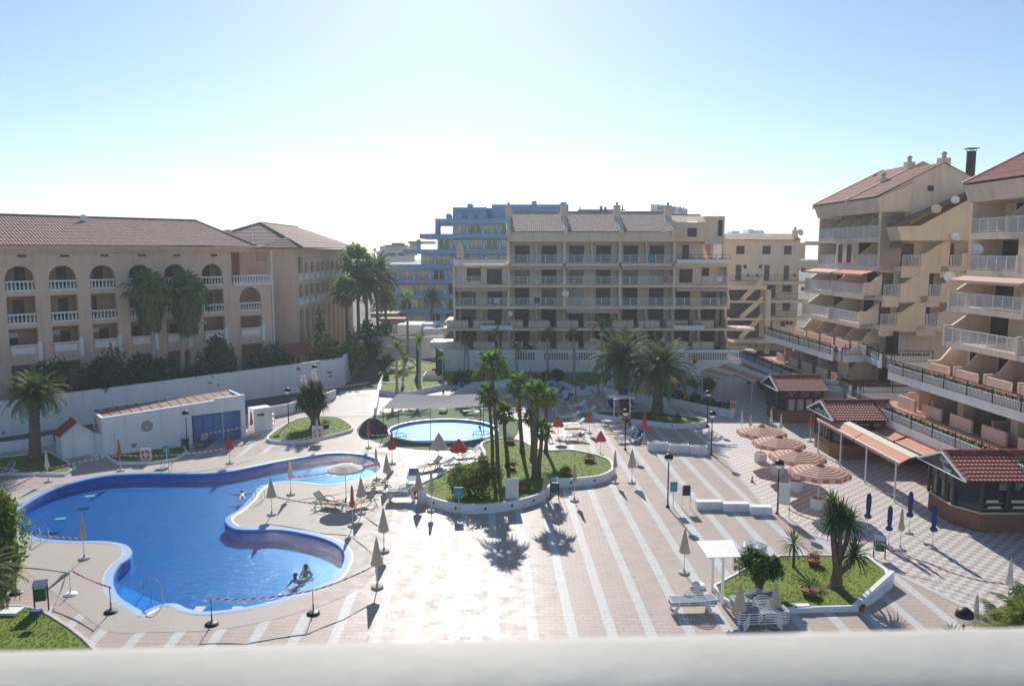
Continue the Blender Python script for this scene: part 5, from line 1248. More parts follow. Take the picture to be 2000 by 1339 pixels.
# ================================================================ pool house and shed
def pool_house():
    a, b = G(203, 893), G(481, 853); d = b - a; L = d.length; ang = math.atan2(d.y, d.x)
    B = empty('pool_house', a, ang, 'long white flat roofed pool house with a blue recess and ribbed brown roof', 'building')
    m = MB(); D = 3.6; H0, H1 = 2.95, 3.3
    m.wall((0, 0, 0), (1, 0, 0), [(0, -.02), (L, -.02), (L, H1 + .2), (L * .78, H1 + .15), (L * .78, H1), (0, H0)], [rect(L * .6, 0, L - .35, 2.3)], .3, (0, 1, 0))
    m.box((0, .3, -.02), (.2, D, H0 - .05)); m.box((L - .2, .3, -.02), (L, D, H1 + .1)); m.box((0.2, D - .2, -.02), (L - .2, D, H0)); m.build('wall', 'white', B)
    r = MB(); r.quad((.1, .3, H0 - .25), (L - .1, .3, H1 - .2), (L - .1, D, H1 + .05), (.1, D, H0)); r.build('roof', 'tile_roof', B)
    for i in range(14):
        s = MB(); x = L * (i + .3) / 14.5; z = H0 - .24 + (H1 - H0 + .05) * x / L; s.bar((x, .35, z), (x, D, z + .25), .09, .06); s.build('roof_rib', 'brown2', B)
    p = MB(); p.box((L * .6 + .01, .9, 0), (L - .36, 1.0, 2.4)); p.box((L * .6, .31, 2.31), (L - .3, 1.0, 2.4)); p.build('recess_wall', 'blue_panel', B)
    for k in range(5):
        q = MB(); x = L * .6 + .3 + k * .8; q.box((x, .82, .1), (x + .65, .899, 2.1)); q.build('door', 'blue_panel', B)
    q = MB(); q.cyl((L * .83, .15, 0), (L * .83, .15, 2.3), .07, .07, 8); q.build('post', 'blue_light', B)
    e = MB(); e.lathe((0, 0, 0), [(.001, 0), (.42, 0), (.42, .03), (.34, .04), (.34, .03), (.001, .03)], 20); e.lathe((0, 0, .035), [(.001, 0), (.22, 0), (.22, .02), (.001, .02)], 5, 1); o = e.build('emblem', ['trunk_grey', 'rock_pale'], B); o.location = (L * .29, -.005, 1.95); o.rotation_euler = (math.pi / 2, 0, 0)
    v = MB(); v.box((L * .18, -.03, .45), (L * .18 + .35, -.001, .75)); v.build('vent', 'trunk_grey', B)
pool_house()
def shed():
    a, b = G(122, 897), G(185, 887); d = b - a; L = d.length; ang = math.atan2(d.y, d.x)
    B = empty('shed', a, ang, 'small white shed with a red tiled gable roof beside the pool house', 'shed'); H = 1.75; D = 1.7; hx = L / 2
    m = MB(); m.wall((0, 0, 0), (1, 0, 0), [(0, 0), (L, 0), (L, H), (hx, H + .85), (0, H)], [], D, (0, 1, 0)); m.build('wall', 'white', B)
    r = MB(); tiles(r, (-.15, D + .1, H - .08), (0, -1, 0), D + .3, (hx + .15, 0, .95), rows=4, per=.2); tiles(r, (L + .15, D + .1, H - .08), (0, -1, 0), D + .3, (-(hx + .15), 0, .95), rows=4, per=.2); tile_cover(r, (hx, -.2, H + .92), (hx, D + .1, H + .92), .09); r.build('roof', 'tile_red', B)
    q = MB(); q.box((L * .5, -.03, .05), (L * .5 + .8, -.001, 1.55)); q.build('door', 'white_clean', B)
shed()
wall_run([tuple(G(186, 886)[:2]), tuple((G(203, 893) + Vector((-.05, .1, 0)))[:2])], 1.7, .12, 'narrow white gate panel between the shed and the pool house', 'gate_wall')
a = G(485, 848); m = MB(); m.box((0, 0, 0), (1.6, 1.2, 2.0)); m.box((.3, -.02, 1.35), (.9, -.001, 1.55), 1)
tag(m.build('service_box', ['white', 'brown2'], loc=(a.x + .3, a.y + .6, 0), rotz=.7), 'white rendered service cabinet at the right end of the pool house', 'cabinet')
# ================================================================ hotel garden porch, roofs behind
m = MB(); a = AY(578, 700, 88); B = empty('garden_porch', (a.x, 88, 0), .7, 'small porch with a dull red roof in the hotel garden', 'porch')
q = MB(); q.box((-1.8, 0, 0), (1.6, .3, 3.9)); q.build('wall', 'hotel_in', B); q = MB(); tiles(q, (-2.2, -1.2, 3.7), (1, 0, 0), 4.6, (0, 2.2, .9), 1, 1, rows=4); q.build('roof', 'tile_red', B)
boxes('lane_building', [('wall', 'white'), ('roof', 'rock_pale')], [(776, 822, 634, 652, 118, 6, 0), (815, 880, 632, 642, 121, 5, 0), (826, 868, 642, 660, 117, 8, 1)], 'low white flat roofs beyond the cross wall under the tall palm', 'building', (-14, 118, 0))
m = MB(); q = AY(712, 632, 124); boxes('garden_pavilion', [('roof', 'tile_roof'), ('wall', 'hotel_in')], [(724, 775, 612, 620, 126, 5, 0), (738, 775, 620, 632, 126, 4, 1), (740, 790, 622, 628, 122, 3, 0)], 'low brown roofed pavilion at the end of the boundary wall', 'pavilion', (-21, 126, 0))
m = MB(); r0 = AY(700, 615, 140)
for i in range(150): m.box((-28 + i * .28, 140, .3), (-28 + i * .28 + .09, 140.06, 1.9))
m.box((-28, 140, 1.8), (14, 140.08, 1.95)); m.box((-28, 139.9, 0), (14, 140.2, .35))
tag(m.build('street_fence', 'white_clean'), 'white paling fence in front of the blue hotel', 'fence')
# ================================================================ vegetation
def V(*a): return Vector(a)
def fan_crown(seed, n=22, rb=.85, dry=7):
    rnd = random.Random(seed); m = MB()
    def fanleaf(az, el, pet, r, mi, droop):
        d = V(math.cos(az) * math.cos(el), math.sin(az) * math.cos(el), math.sin(el)); side = V(-math.sin(az), math.cos(az), 0); upv = side.cross(d) * -1
        if upv.z < 0: upv = -upv
        base = d * pet + V(0, 0, -.12 * pet * (1 - math.sin(el)))
        m.bar((0, 0, 0), base, .035, .02, mi)
        k = 13
        for i in range(k):
            t = (i / (k - 1) - .5) * 2; a = t * 1.9
            dirv = (d * math.cos(a) + side * math.sin(a)).normalized(); ln = r * (1 - .32 * abs(t)) * rnd.uniform(.88, 1.1)
            mid = base + dirv * ln * .6 + upv * .05; tip = base + dirv * ln + V(0, 0, -droop * ln * rnd.uniform(.6, 1.3))
            w = side * math.cos(a) * .055 - d * math.sin(a) * .055 + upv * .03 * (1 if i % 2 else -1)
            m.add([base, mid - w * 1.25, tip, mid + w * 1.25], [(0, 1, 2, 3)], mi)
    for i in range(n):
        el = R(82) - R(112) * (i / (n - 1)) ** .9; az = i * 2.4 + rnd.uniform(-.3, .3)
        fanleaf(az, el, rb * rnd.uniform(.55, .85), rb * rnd.uniform(.75, 1.05), 0 if el > R(5) else rnd.choice((0, 1)), .18 + .35 * (i / n))
    for i in range(dry): fanleaf(i * 2.1 + .7, R(-62) - rnd.uniform(0, .3), rb * .5, rb * .7, 2, .1)
    return m
def frond(m, rnd, az, e0, L, w, n=18, bend=1.5, mi=0, lw=.045, vee=.5, twist=0.0):
    p = V(0, 0, 0); el = e0; pts = [p.copy()]; dirs = []; st = L / n
    for i in range(n):
        d = V(math.cos(az) * math.cos(el), math.sin(az) * math.cos(el), math.sin(el)); dirs.append(d); p = p + d * st; pts.append(p.copy()); el -= bend / n * (.5 + i / n)
    side = V(-math.sin(az), math.cos(az), 0)
    for i in range(n): m.bar(pts[i], pts[i + 1], .045 * (1 - i / n) + .012, .03 * (1 - i / n) + .01, mi)
    for i in range(1, n):
        t = i / n; l = w * min(1, t * 4) * (1 - .75 * max(0, t - .35) / .65) ; d = dirs[i]; up = side.cross(d)
        if up.z < 0: up = -up
        for s in (-1, 1):
            for k in (0, .5):
                b = pts[i] + d * st * k; q = (side * s * .8 + d * .55 + up * vee * rnd.uniform(.2, 1) + V(0, 0, -.12)).normalized(); ln = l * rnd.uniform(.85, 1.12)
                a = d * lw; mid = b + q * ln * .5; tip = b + q * ln + V(0, 0, -.22 * ln)
                m.add([b - a * .5, mid - a * .7, tip, mid + a * .7, b + a * .5], [(0, 1, 2, 3, 4)], mi)
def date_crown(seed, n=80, L=3.0, w=.5):
    rnd = random.Random(seed); m = MB()
    for i in range(n):
        t = i / (n - 1); e0 = R(86) - R(98) * t ** .85
        frond(m, rnd, i * 2.4 + rnd.uniform(-.2, .2), e0, L * rnd.uniform(.85, 1.05), w, 18, 1.15 + .7 * t, 0 if t < .75 else rnd.choice((0, 0, 1)), .05, .35)
    for i in range(10):
        frond(m, rnd, i * 2.1, R(-35) - rnd.uniform(0, .4), L * .75, w * .7, 12, .7, 1 if i % 2 else 2, .03, .1)
    return m
def feather_crown(seed, n=11, L=1.9, w=.5, mi=0):
    rnd = random.Random(seed); m = MB()
    for i in range(n):
        t = i / (n - 1); frond(m, rnd, i * 2.4 + rnd.uniform(-.3, .3), R(80) - R(66) * t, L * rnd.uniform(.8, 1.1), w, 14, 1.5 + t * .6, mi, .045, .25)
    return m
def sword_head(m, c, n, L, rnd, w=.045, mi=0, droop=.25, lo=-50):
    for i in range(n):
        t = i / n; el = R(88) - R(88 - lo) * t ** .8; az = i * 2.4
        d = V(math.cos(az) * math.cos(el), math.sin(az) * math.cos(el), math.sin(el)); s = V(-math.sin(az), math.cos(az), 0) * w; l = L * rnd.uniform(.8, 1.1)
        mid = c + d * l * .5; tip = c + d * l + V(0, 0, -droop * l * (.3 + t) * math.cos(el))
        m.add([c - s * .5, mid - s, tip, mid + s, c + s * .5], [(0, 1, 2, 3, 4)], mi)
def trunk_mb(m, top, r0, r1, rings=.18, seed=0, wob=.06, n=9, flare=1.35):
    rnd = random.Random(seed); top = V(*top); k = max(6, int(top.z / rings)); pts = []; rs = []
    for i in range(k + 1):
        t = i / k; pts.append(V(top.x * t ** 1.3 + math.sin(t * 4 + seed) * wob * t * (1 - t) * 3, top.y * t ** 1.3, top.z * t)); r = (r0 + (r1 - r0) * t) * (1.0 + (.07 if i % 2 else -.05) + rnd.uniform(-.03, .03))
        rs.append(r * (1 + (flare - 1) * max(0, 1 - t * 7)))
    m.tube(pts, rs, n)
MESHES = {}
def shared(name, key, build, mats):
    if key not in MESHES:
        o = build().build(name, mats); MESHES[key] = o.data; bpy.data.objects.remove(o)
    o = bpy.data.objects.new(name, MESHES[key]); COL.objects.link(o); return o
def palm(kind, px, pyb, pxt, pyt, label, r=.2, group=None, y=None, scale=1.0, seed=0, name='palm_tree', dxy=None, z0=0.0, trunk='trunk'):
    g = G(px, pyb, z0) if y is None else V(AY(px, pyb, y).x, y, z0)
    top = AY(pxt, pyt, g.y); h = max(.6, top.z - z0); off = (top.x - g.x)
    B = empty(name, g, 0, label, 'palm', group); m = MB()
    trunk_mb(m, (off, .15 * math.sin(seed), h), r, r * .72, seed=seed, rings=.16 if kind == 'fan' else .22); m.build('trunk', trunk, B)
    v = seed % 3
    if kind == 'fan': c = shared('crown', ('fan', v), lambda: fan_crown(v + 3), ['leaf_palm', 'leaf_yellow', 'leaf_dry'])
    elif kind == 'date': c = shared('crown', ('date', v), lambda: date_crown(v + 9), ['leaf_date', 'leaf_yellow', 'leaf_dry'])
    elif kind == 'feather': c = shared('crown', ('feather', v), lambda: feather_crown(v + 5), ['leaf_palm'])
    else: c = shared('crown', ('fyellow', v), lambda: feather_crown(v + 15), ['leaf_yellow'])
    c.parent = B; c.location = (off, .15 * math.sin(seed), h); c.rotation_euler = (0, 0, seed * 1.1); c.scale = (scale,) * 3
    return B
# palm island: nine fan palms
for i, (px, pb, pt, py, r, s, lab) in enumerate((
    (962, 922, 955, 772, .13, .78, 'leftmost fan palm of the island, its crown low beside the tallest one'),
    (972, 925, 960, 712, .14, 1.02, 'tallest fan palm of the island with a broad shaggy crown'),
    (991, 912, 984, 808, .15, .74, 'short fan palm with tilting trunk in front of the small pool'),
    (1020, 884, 1012, 752, .16, .92, 'fan palm at the back of the island with a brown drooping leaf on its left'),
    (1045, 934, 1047, 768, .2, .92, 'thickest fan palm of the island rising from the joined trunks'),
    (1052, 932, 1058, 838, .15, .68, 'small fan palm leaning on the thickest trunk of the island'),
    (1039, 900, 1037, 815, .13, .64, 'little dark fan palm half hidden behind the thickest one'),
    (1066, 884, 1068, 778, .14, .82, 'rightmost fan palm of the island with bright yellow green leaves'),)):
    palm('fan', px, pb, pt, py, lab, r, 'fan palms on the curved island', seed=i, scale=s, z0=.45)
palm('date', 1218, 800, 1212, 706, 'left one of the two broad date palms on the white edged lawn', .5, 'pair of date palms', seed=1, scale=1.42)
palm('date', 1284, 809, 1290, 722, 'right one of the two broad date palms, standing on the lawn behind the planter boxes', .52, 'pair of date palms', seed=3, scale=1.32, z0=.35)
palm('date', 69, 897, 67, 772, 'date palm with thick trunk on the lawn at the far left', .42, seed=2, scale=.86, z0=.15)
for i, (px, pb, pt, py, k, s, lab) in enumerate((
    (775, 768, 775, 680, 'yellow', 1.0, 'yellowish feather palm at the near corner of the back lawn'),
    (787, 757, 790, 705, 'yellow', .9, 'short yellowish feather palm between two taller ones on the back lawn'),
    (820, 762, 820, 668, 'yellow', .95, 'slim feather palm on the back lawn beside the green net'),
    (907, 726, 909, 660, 'feather', .8, 'left palm of the touching pair by the white wall'),
    (915, 732, 912, 672, 'feather', .6, 'right palm of the touching pair by the white wall'),
    (978, 736, 972, 655, 'feather', .8, 'slim palm by the wall behind the tallest fan palm'),
    (1010, 730, 1008, 682, 'feather', .75, 'small palm in front of the first pierced panel'),
    (1037, 725, 1035, 683, 'feather', .7, 'low palm between the two left pierced panels'),
    (1071, 732, 1068, 660, 'feather', 1.0, 'leafy palm in front of the second pierced panel'),
    (1122, 742, 1119, 655, 'feather', .8, 'palm with pale thick trunk foot in front of the third pierced panel'),
    (1121, 740, 1121, 700, 'feather', .5, 'stunted palm sprouting low beside the pale trunk'),
    (1175, 748, 1175, 640, 'feather', 1.1, 'tallest slim palm by the wall, left of the date palms'),
    (865, 755, 865, 703, 'yellow', .55, 'tiny yellowish palm beside the picnic bench'))):
    palm(k, px, pb, pt, py, lab, .16 if i < 12 else .08, 'slim feather palms along the back wall', seed=i + 2, scale=s, trunk='trunk_grey', z0=.4)
palm('feather', 797, 668, 795, 590, 'tall feather palm spreading its crown before the road end', .2, y=108, seed=4, scale=1.75, trunk='trunk_grey')
palm('date', 843, 640, 843, 583, 'distant dark date palm in front of the blue hotel', .3, y=136, seed=5, scale=.85)
palm('feather', 732, 520, 732, 491, 'tiny far away palm on the skyline', .2, y=215, seed=6, scale=1.0, z0=4)
for i, (px, py, y, s, lab, kind) in enumerate(((697, 512, 108, 2.3, 'shaggy dark fan palm touching the eave of the hotel wing', 'fan'), (735, 540, 112, 1.55, 'broad date palm with orange fruit stalks right of the hotel wing', 'date'), (676, 570, 100, 1.9, 'lower fan palm with pale leaves in front of the hotel wing arches', 'fan'), (715, 560, 106, 1.3, 'date palm between the shaggy fan palm and the broad one', 'date'), (752, 585, 116, 1.0, 'slim far palm right of the broad date palm', 'date'))):
    palm(kind, px + 3, 660, px, py, lab, .25, 'palms beside the hotel wing', y=y, seed=i, scale=s)
def skirted(px, py, pt, y, lab, seed):
    g = V(AY(px, 700, y).x, y, 0); top = AY(pt, py, y); h = top.z
    B = empty('palm_tree', g, 0, lab, 'palm', 'skirted palms before the hotel arches'); m = MB(); trunk_mb(m, (top.x - g.x, 0, h), .26, .2, seed=seed); m.build('trunk', 'trunk_grey', B)
    c = shared('crown', ('fan', seed % 3), lambda: fan_crown(seed % 3 + 3), ['leaf_palm', 'leaf_yellow', 'leaf_dry']); c.parent = B; c.location = (top.x - g.x, 0, h); c.scale = (2.0, 2.0, 1.75)
    s = MB(); rnd = random.Random(seed)
    for i in range(1300):       # hanging skirt of old leaves
        a = rnd.uniform(0, 6.28); z = h - rnd.uniform(.1, 1) ** 1.4 * 3.7; rr = (1.4 - abs((h - z) - 1.2) * .24) * rnd.uniform(.55, 1); p = V(top.x - g.x + math.cos(a) * rr, math.sin(a) * rr, z)
        d = V(math.cos(a) * .25, math.sin(a) * .25, -1).normalized() * rnd.uniform(.4, .95); w = V(-math.sin(a), math.cos(a), 0) * .055; s.add([p - w, p + d * .5 - w * 1.5, p + d, p + d * .5 + w * 1.5, p + w], [(0, 1, 2, 3, 4)], rnd.choice((1, 1, 0, 2)) if z > h - 2 else rnd.choice((0, 1, 2, 2)))
    s.build('leaf_skirt', ['leaf_dark', 'leaf_palm', 'leaf_dry'], B)
skirted(303, 562, 291, 74.3, 'tall fan palm with a hanging skirt of old leaves, nearer to the camera', 1)
skirted(351, 572, 364, 76.8, 'tall fan palm with a dark leaf skirt, farther of the two before the hotel', 2)

def bush_mb(r, n, s, seed, lobes=9, flat=1.0, mi=(0,), up=.2, shell=.55):
    rnd = random.Random(seed); m = MB(); L = []
    for i in range(lobes):
        a = rnd.uniform(0, 6.28); q = rnd.uniform(.15, .72); L.append((V(math.cos(a) * r[0] * q, math.sin(a) * r[1] * q, r[2] * rnd.uniform(.35, 1.25) * flat), rnd.uniform(.32, .55)))
    for i in range(n):
        c, k = rnd.choice(L); d = V(rnd.gauss(0, 1), rnd.gauss(0, 1), rnd.gauss(.15, 1)).normalized() * rnd.uniform(shell, 1.0)
        p = c + V(d.x * r[0] * k, d.y * r[1] * k, d.z * r[2] * k * 1.1)
        if p.z < .02: p.z = rnd.uniform(.02, .3)
        e = V(rnd.gauss(0, 1), rnd.gauss(0, 1), rnd.gauss(up, 1)).normalized(); f = e.cross(V(rnd.gauss(0, 1), rnd.gauss(0, 1), rnd.gauss(0, 1))).normalized(); ss = s * rnd.uniform(.6, 1.4)
        m.add([p - e * ss, p + f * ss * .42, p + e * ss, p - f * ss * .42], [(0, 1, 2, 3)], rnd.choice(mi))
    return m
def shrub(px, pyb, pyt, wpx, lab, mats, y=None, n=1500, s=.16, seed=1, name='shrub', mi=(0,), trunk=0, group=None, lobes=9, z0=0.0, cat='shrub', flat=1.0):
    g = G(px, pyb, z0) if y is None else V(AY(px, pyb, y).x, y, 0)
    h = AY(px, pyt, g.y).z - z0; w = wpx / F * g.y / 2
    B = empty(name, g, .82 if flat < 1 else 0, lab, cat, group); t = trunk * h
    c = bush_mb((w, w * flat, (h - t) * .62), n, s, seed, lobes, mi=mi).build('foliage', mats, B); c.location = (0, 0, t)
    m = MB(); rnd = random.Random(seed)
    for k in range(3):
        a = k * 2.1; m.tube([(0, 0, 0), (math.cos(a) * w * .15, math.sin(a) * w * .15, t * .6 + .1), (math.cos(a) * w * .45, math.sin(a) * w * .45, t + (h - t) * .5)], [.06 + .02 * w, .05 + .02 * w, .02], 6)
    m.build('stem', 'trunk', B); return B
def gy(px):
    k = (px - 1000) / 1512; return .46 * 97.8 / (.9 - k) + .54 * 107.5 / (.928 - k)
GG = 'dense shrubs of the hotel garden behind the white wall'
shrub(30, 0, 700, 130, 'dark rounded shrub at the left end of the hotel garden', ['leaf_dark'], y=gy(30), flat=.55, n=2600, s=.2, seed=1, group=GG)
shrub(130, 0, 715, 90, 'low dark shrub above the wall behind the palm crown', ['leaf_dark'], y=gy(130), flat=.55, n=1500, s=.2, seed=21, group=GG)
shrub(205, 0, 668, 130, 'wide dark shrub left of the two skirted palms', ['leaf_dark'], y=gy(205), flat=.55, n=3200, s=.2, seed=2, group=GG)
shrub(270, 0, 700, 80, 'low dark shrub at the foot of the nearer skirted palm', ['leaf_dark'], y=gy(270), flat=.55, n=1500, s=.2, seed=22, group=GG)
shrub(400, 0, 655, 110, 'tall dark shrub right of the two skirted palms', ['leaf_dark'], y=gy(400), flat=.55, n=3000, s=.2, seed=3, group=GG)
shrub(330, 0, 705, 70, 'low dark shrub between the two palm trunks', ['leaf_dark'], y=gy(330), flat=.55, n=1200, s=.2, seed=23, group=GG)
shrub(495, 0, 672, 105, 'dark shrub in front of the large hotel arch', ['leaf_dark'], y=gy(495), flat=.55, n=2800, s=.2, seed=4, group=GG)
shrub(548, 0, 690, 60, 'small dark shrub beside the red roofed porch', ['leaf_dark'], y=gy(548), flat=.55, n=1200, s=.2, seed=24, group=GG)
shrub(610, 0, 655, 75, 'brighter green shrub with red blossoms by the wall bend', ['leaf_bright', 'leaf_dark', 'red_cloth'], y=90, n=2600, s=.18, seed=5, mi=(0,) * 9 + (1,) * 5 + (2,), group=GG)
shrub(660, 0, 660, 80, 'bright green shrub hanging over the corner of the wall', ['leaf_bright', 'leaf_dark'], y=92, n=2600, s=.2, seed=6, mi=(0, 0, 1), group=GG)
shrub(608, 0, 590, 24, 'narrow dark cypress like column before the wing', ['leaf_dark'], y=93, n=1400, s=.16, seed=7, name='cypress', lobes=14, group=GG)
shrub(690, 0, 625, 95, 'dark hedge mass at the far end of the hotel wing', ['leaf_dark'], y=103, n=2600, s=.22, seed=8, group=GG)
shrub(735, 0, 622, 50, 'round green shrub at the end of the wall under the palms', ['leaf_dark', 'leaf_bright'], y=112, n=1600, s=.2, seed=9, mi=(0, 0, 0, 1), group=GG)
shrub(755, 730, 690, 34, 'leafy shrub spilling along the ramp side wall', ['leaf_bright', 'leaf_dark'], n=1200, s=.14, seed=10, mi=(0, 1))
shrub(752, 752, 722, 22, 'small green shrub beside the asphalt road', ['leaf_bright', 'leaf_dark'], n=700, s=.12, seed=40, mi=(0, 1))
shrub(922, 968, 905, 112, 'wide low bush with reddish tips on the palm island', ['leaf_date', 'leaf_bright', 'leaf_red'], n=5200, s=.085, seed=11, mi=(0, 0, 0, 1, 2), lobes=22, z0=.45)
shrub(1482, 1158, 1072, 92, 'round clipped bush on a short trunk at the left of the yucca lawn', ['leaf_dark', 'leaf_bright'], n=6500, s=.08, seed=12, mi=(0, 0, 1), trunk=.3, name='round_bush', lobes=22, z0=.2)
shrub(1393, 728, 676, 32, 'round topped small tree standing against the far white wall', ['leaf_dark'], n=2200, s=.13, seed=13, trunk=.3, name='round_tree', lobes=16, cat='tree')
for i, (px, pb, pt, w) in enumerate(((1300, 783, 750, 34), (1328, 790, 762, 34), (1352, 795, 765, 32), (1376, 800, 772, 30), (1398, 806, 778, 30), (1420, 811, 782, 30), (1345, 765, 735, 50), (1380, 760, 738, 40))):
    shrub(px, pb, pt, w, ('first', 'second', 'third', 'fourth', 'fifth', 'last', 'taller rear', 'lower rear')[i] + (' bush behind the long low wall, counted from the pools' if i < 6 else ' bush of the rockery behind the date palms'), ['leaf_dark', 'leaf_bright'], n=900, s=.12, seed=50 + i, mi=(0, 0, 1), group='bushes behind the long low wall')
for i, (px, pb, pt, w) in enumerate(((905, 750, 722, 50), (960, 744, 722, 60), (1060, 748, 725, 40), (1088, 745, 722, 34), (885, 752, 738, 30))):
    shrub(px, pb, pt, w, ('dark hedge bush at the left bend of the wavy wall', 'dark hedge bush under the tallest fan palm crown', 'dark hedge bush between two folded orange parasols', 'dark hedge bush beside the small white pillar', 'small dark hedge bush near the picnic bench')[i], ['leaf_dark'], n=900, s=.12, seed=60 + i, z0=.4, group='hedge bushes behind the wavy wall')
# near plants at the lower corners
shrub(2, 1165, 962, 110, 'bright green broad leaved shrub at the left edge of the picture', ['leaf_bright', 'leaf_yellow', 'leaf_dark'], n=3000, s=.15, seed=14, mi=(0, 0, 1, 2))
palm('date', -28, 1222, -34, 1128, 'low palm with drooping fronds at the lower left edge', .3, seed=4, scale=.62)
shrub(1975, 1330, 1140, 62, 'climbing shrub with small leaves at the lower right edge', ['leaf_bright', 'leaf_dark', 'leaf_yellow'], y=26.5, n=3000, s=.07, seed=15, mi=(0, 1, 1, 2), lobes=14)
palm('yellow', 1945, 1330, 1945, 1232, 'yellowish feather palm poking over the balcony rail at the right', .15, y=24.5, seed=5, scale=.78)
palm('yellow', 2010, 1330, 2005, 1215, 'second yellowish feather palm cut by the right edge', .15, y=24.0, seed=7, scale=.8)
def yucca(px, pyb, heads, lab, z0=0, r=.14, L=.7, n=70, cat='yucca', flowers=False, trunk='trunk', w=.05, mats=('leaf_dark',), seed=0, lo=-50):
    g = G(px, pyb, z0); B = empty('yucca_tree', g, 0, lab, cat); m = MB(); c = MB(); rnd = random.Random(seed + 5)
    for i, (hx, hy, hr) in enumerate(heads):
        t = AY(hx, hy, g.y) - g; t.y = rnd.uniform(-.3, .3) if len(heads) > 1 else 0
        b = V(.08 * math.cos(i * 2.2), .08 * math.sin(i * 2.2), 0) * (1 if len(heads) > 1 else 0)
        m.tube([b * 1.6, b + V(t.x * .2, t.y * .3, t.z * .35), V(t.x * .8, t.y, t.z * .75), t], [r * 1.5, r, r * .8, r * .7], 8)
        sword_head(c, t, n, hr, rnd, w, rnd.randrange(len(mats)), .3, lo)
    if len(heads) > 1: m.lathe((0, 0, -.02), [(r * 3.2, 0), (r * 2.6, .1), (r * 1.6, .3), (r * 1.2, .5)], 10)
    m.build('trunk', trunk, B); c.build('leaves', list(mats), B)
    if flowers:
        for hx, hy, k in ((593, 742, 1), (613, 734, 1)):
            f = MB(); t = AY(hx, hy, g.y) - g; f.tube([t + V(0, 0, -1), t + V(0, 0, .3)], .03, 5)
            for i in range(160):
                p = t + V(rnd.gauss(0, .13), rnd.gauss(0, .13), rnd.uniform(-.5, .4)); leaf(f, p, .09, 0)
            f.build('flower_spike', 'flower', B)
    return B
yucca(617, 832, [(607, 778, 1.35), (592, 770, 1.2), (622, 767, 1.25), (608, 760, 1.2), (588, 786, 1.1), (628, 784, 1.1)], 'big yucca with cream flower spikes on the lawn beside the ramp', .2, .2, flowers=True, n=110, w=.055, seed=1, mats=('leaf_dark', 'leaf_date'))
yucca(1632, 1146, [(1641, 1008, 1.15), (1660, 1024, 1.0), (1624, 1022, 1.0), (1630, 990, .85), (1666, 1080, 1.05)], 'tallest yucca with several leaf heads and a swollen trunk on the right lawn', .2, .13, n=80, w=.042, seed=2, lo=-28, mats=('leaf_dark', 'leaf_date'))
yucca(1550, 1107, [(1550, 1060, .98)], 'single headed young yucca with star like leaves on the right lawn', .2, .06, n=60, w=.03, seed=3, mats=('leaf_date',))
yucca(1855, 1290, [(1857, 1240, .55)], 'small upright yucca tip just above the balcony rail', 0, .06, n=50, w=.035, seed=4, mats=('leaf_bright',))
def pot(px, pyb, lab, kind='leaf', z0=0.0, r=.42):
    g = G(px, pyb, z0); B = empty('flower_pot', g, 0, lab, 'plant pot', 'terracotta bowls with plants')
    def mk():
        m = MB(); m.lathe((0, 0, 0), [(.24, 0), (.3, .05), (.42, .24), (.45, .3), (.40, .3), (.36, .24), (.001, .24)], 18); return m
    o = shared('bowl', 'bowl', mk, ['terracotta']); o.parent = B; o.scale = (r / .42,) * 3
    m = MB(); rnd = random.Random(int(px))
    if kind == 'spiky': sword_head(m, V(0, 0, .26), 40, .5, rnd, .02, 0, .2, 0)
    else:
        for i in range(260 if kind != 'bare' else 0): leaf(m, V(rnd.gauss(0, .17), rnd.gauss(0, .17), .3 + abs(rnd.gauss(0, .16))), rnd.uniform(.03, .07), rnd.choice((0, 0, 1)))
    m.build('leaves' if kind == 'spiky' else 'plant', ['leaf_date', 'leaf_yellow'] if kind != 'dark' else ['leaf_dark', 'leaf_date'], B)
pot(996, 866, 'terracotta bowl with a yellowish plant at the back edge of the island', z0=.45); pot(944, 903, 'terracotta bowl at the left waist of the palm island', z0=.45)
pot(1151, 901, 'terracotta bowl on the right lobe of the island near the wall', z0=.45); pot(1106, 926, 'terracotta bowl with a dark plant in the middle of the right lobe', 'dark', z0=.45)
pot(1021, 957, 'terracotta bowl partly behind the white board', z0=.45); pot(1249, 816, 'terracotta bowl with a round plant left of the right date palm', 'dark', z0=.4, r=.36)
pot(1323, 822, 'terracotta bowl at the right end of the date palm lawn', 'dark', z0=.4, r=.36); pot(1589, 1101, 'terracotta bowl with pale flowers at the top of the yucca lawn', z0=.2, r=.34)
pot(1580, 1160, 'terracotta bowl with a spiky cycad in the yucca lawn', 'spiky', z0=.2, r=.38); pot(636, 833, 'terracotta bowl beside the flowering yucca', z0=.2, r=.36)
pot(1000, 917, 'small dark bowl between the palm trunks on the island', 'dark', z0=.45, r=.28)
m = MB(); g = G(1682, 1192); m.lathe((0, 0, 0), [(.12, 0), (.17, .2), (.19, .24), (.16, .24), (.13, .18), (.001, .18)], 14); tag(m.build('flower_pot', 'terracotta', loc=g), 'small empty red pot at the lower right corner of the yucca lawn', 'plant pot')
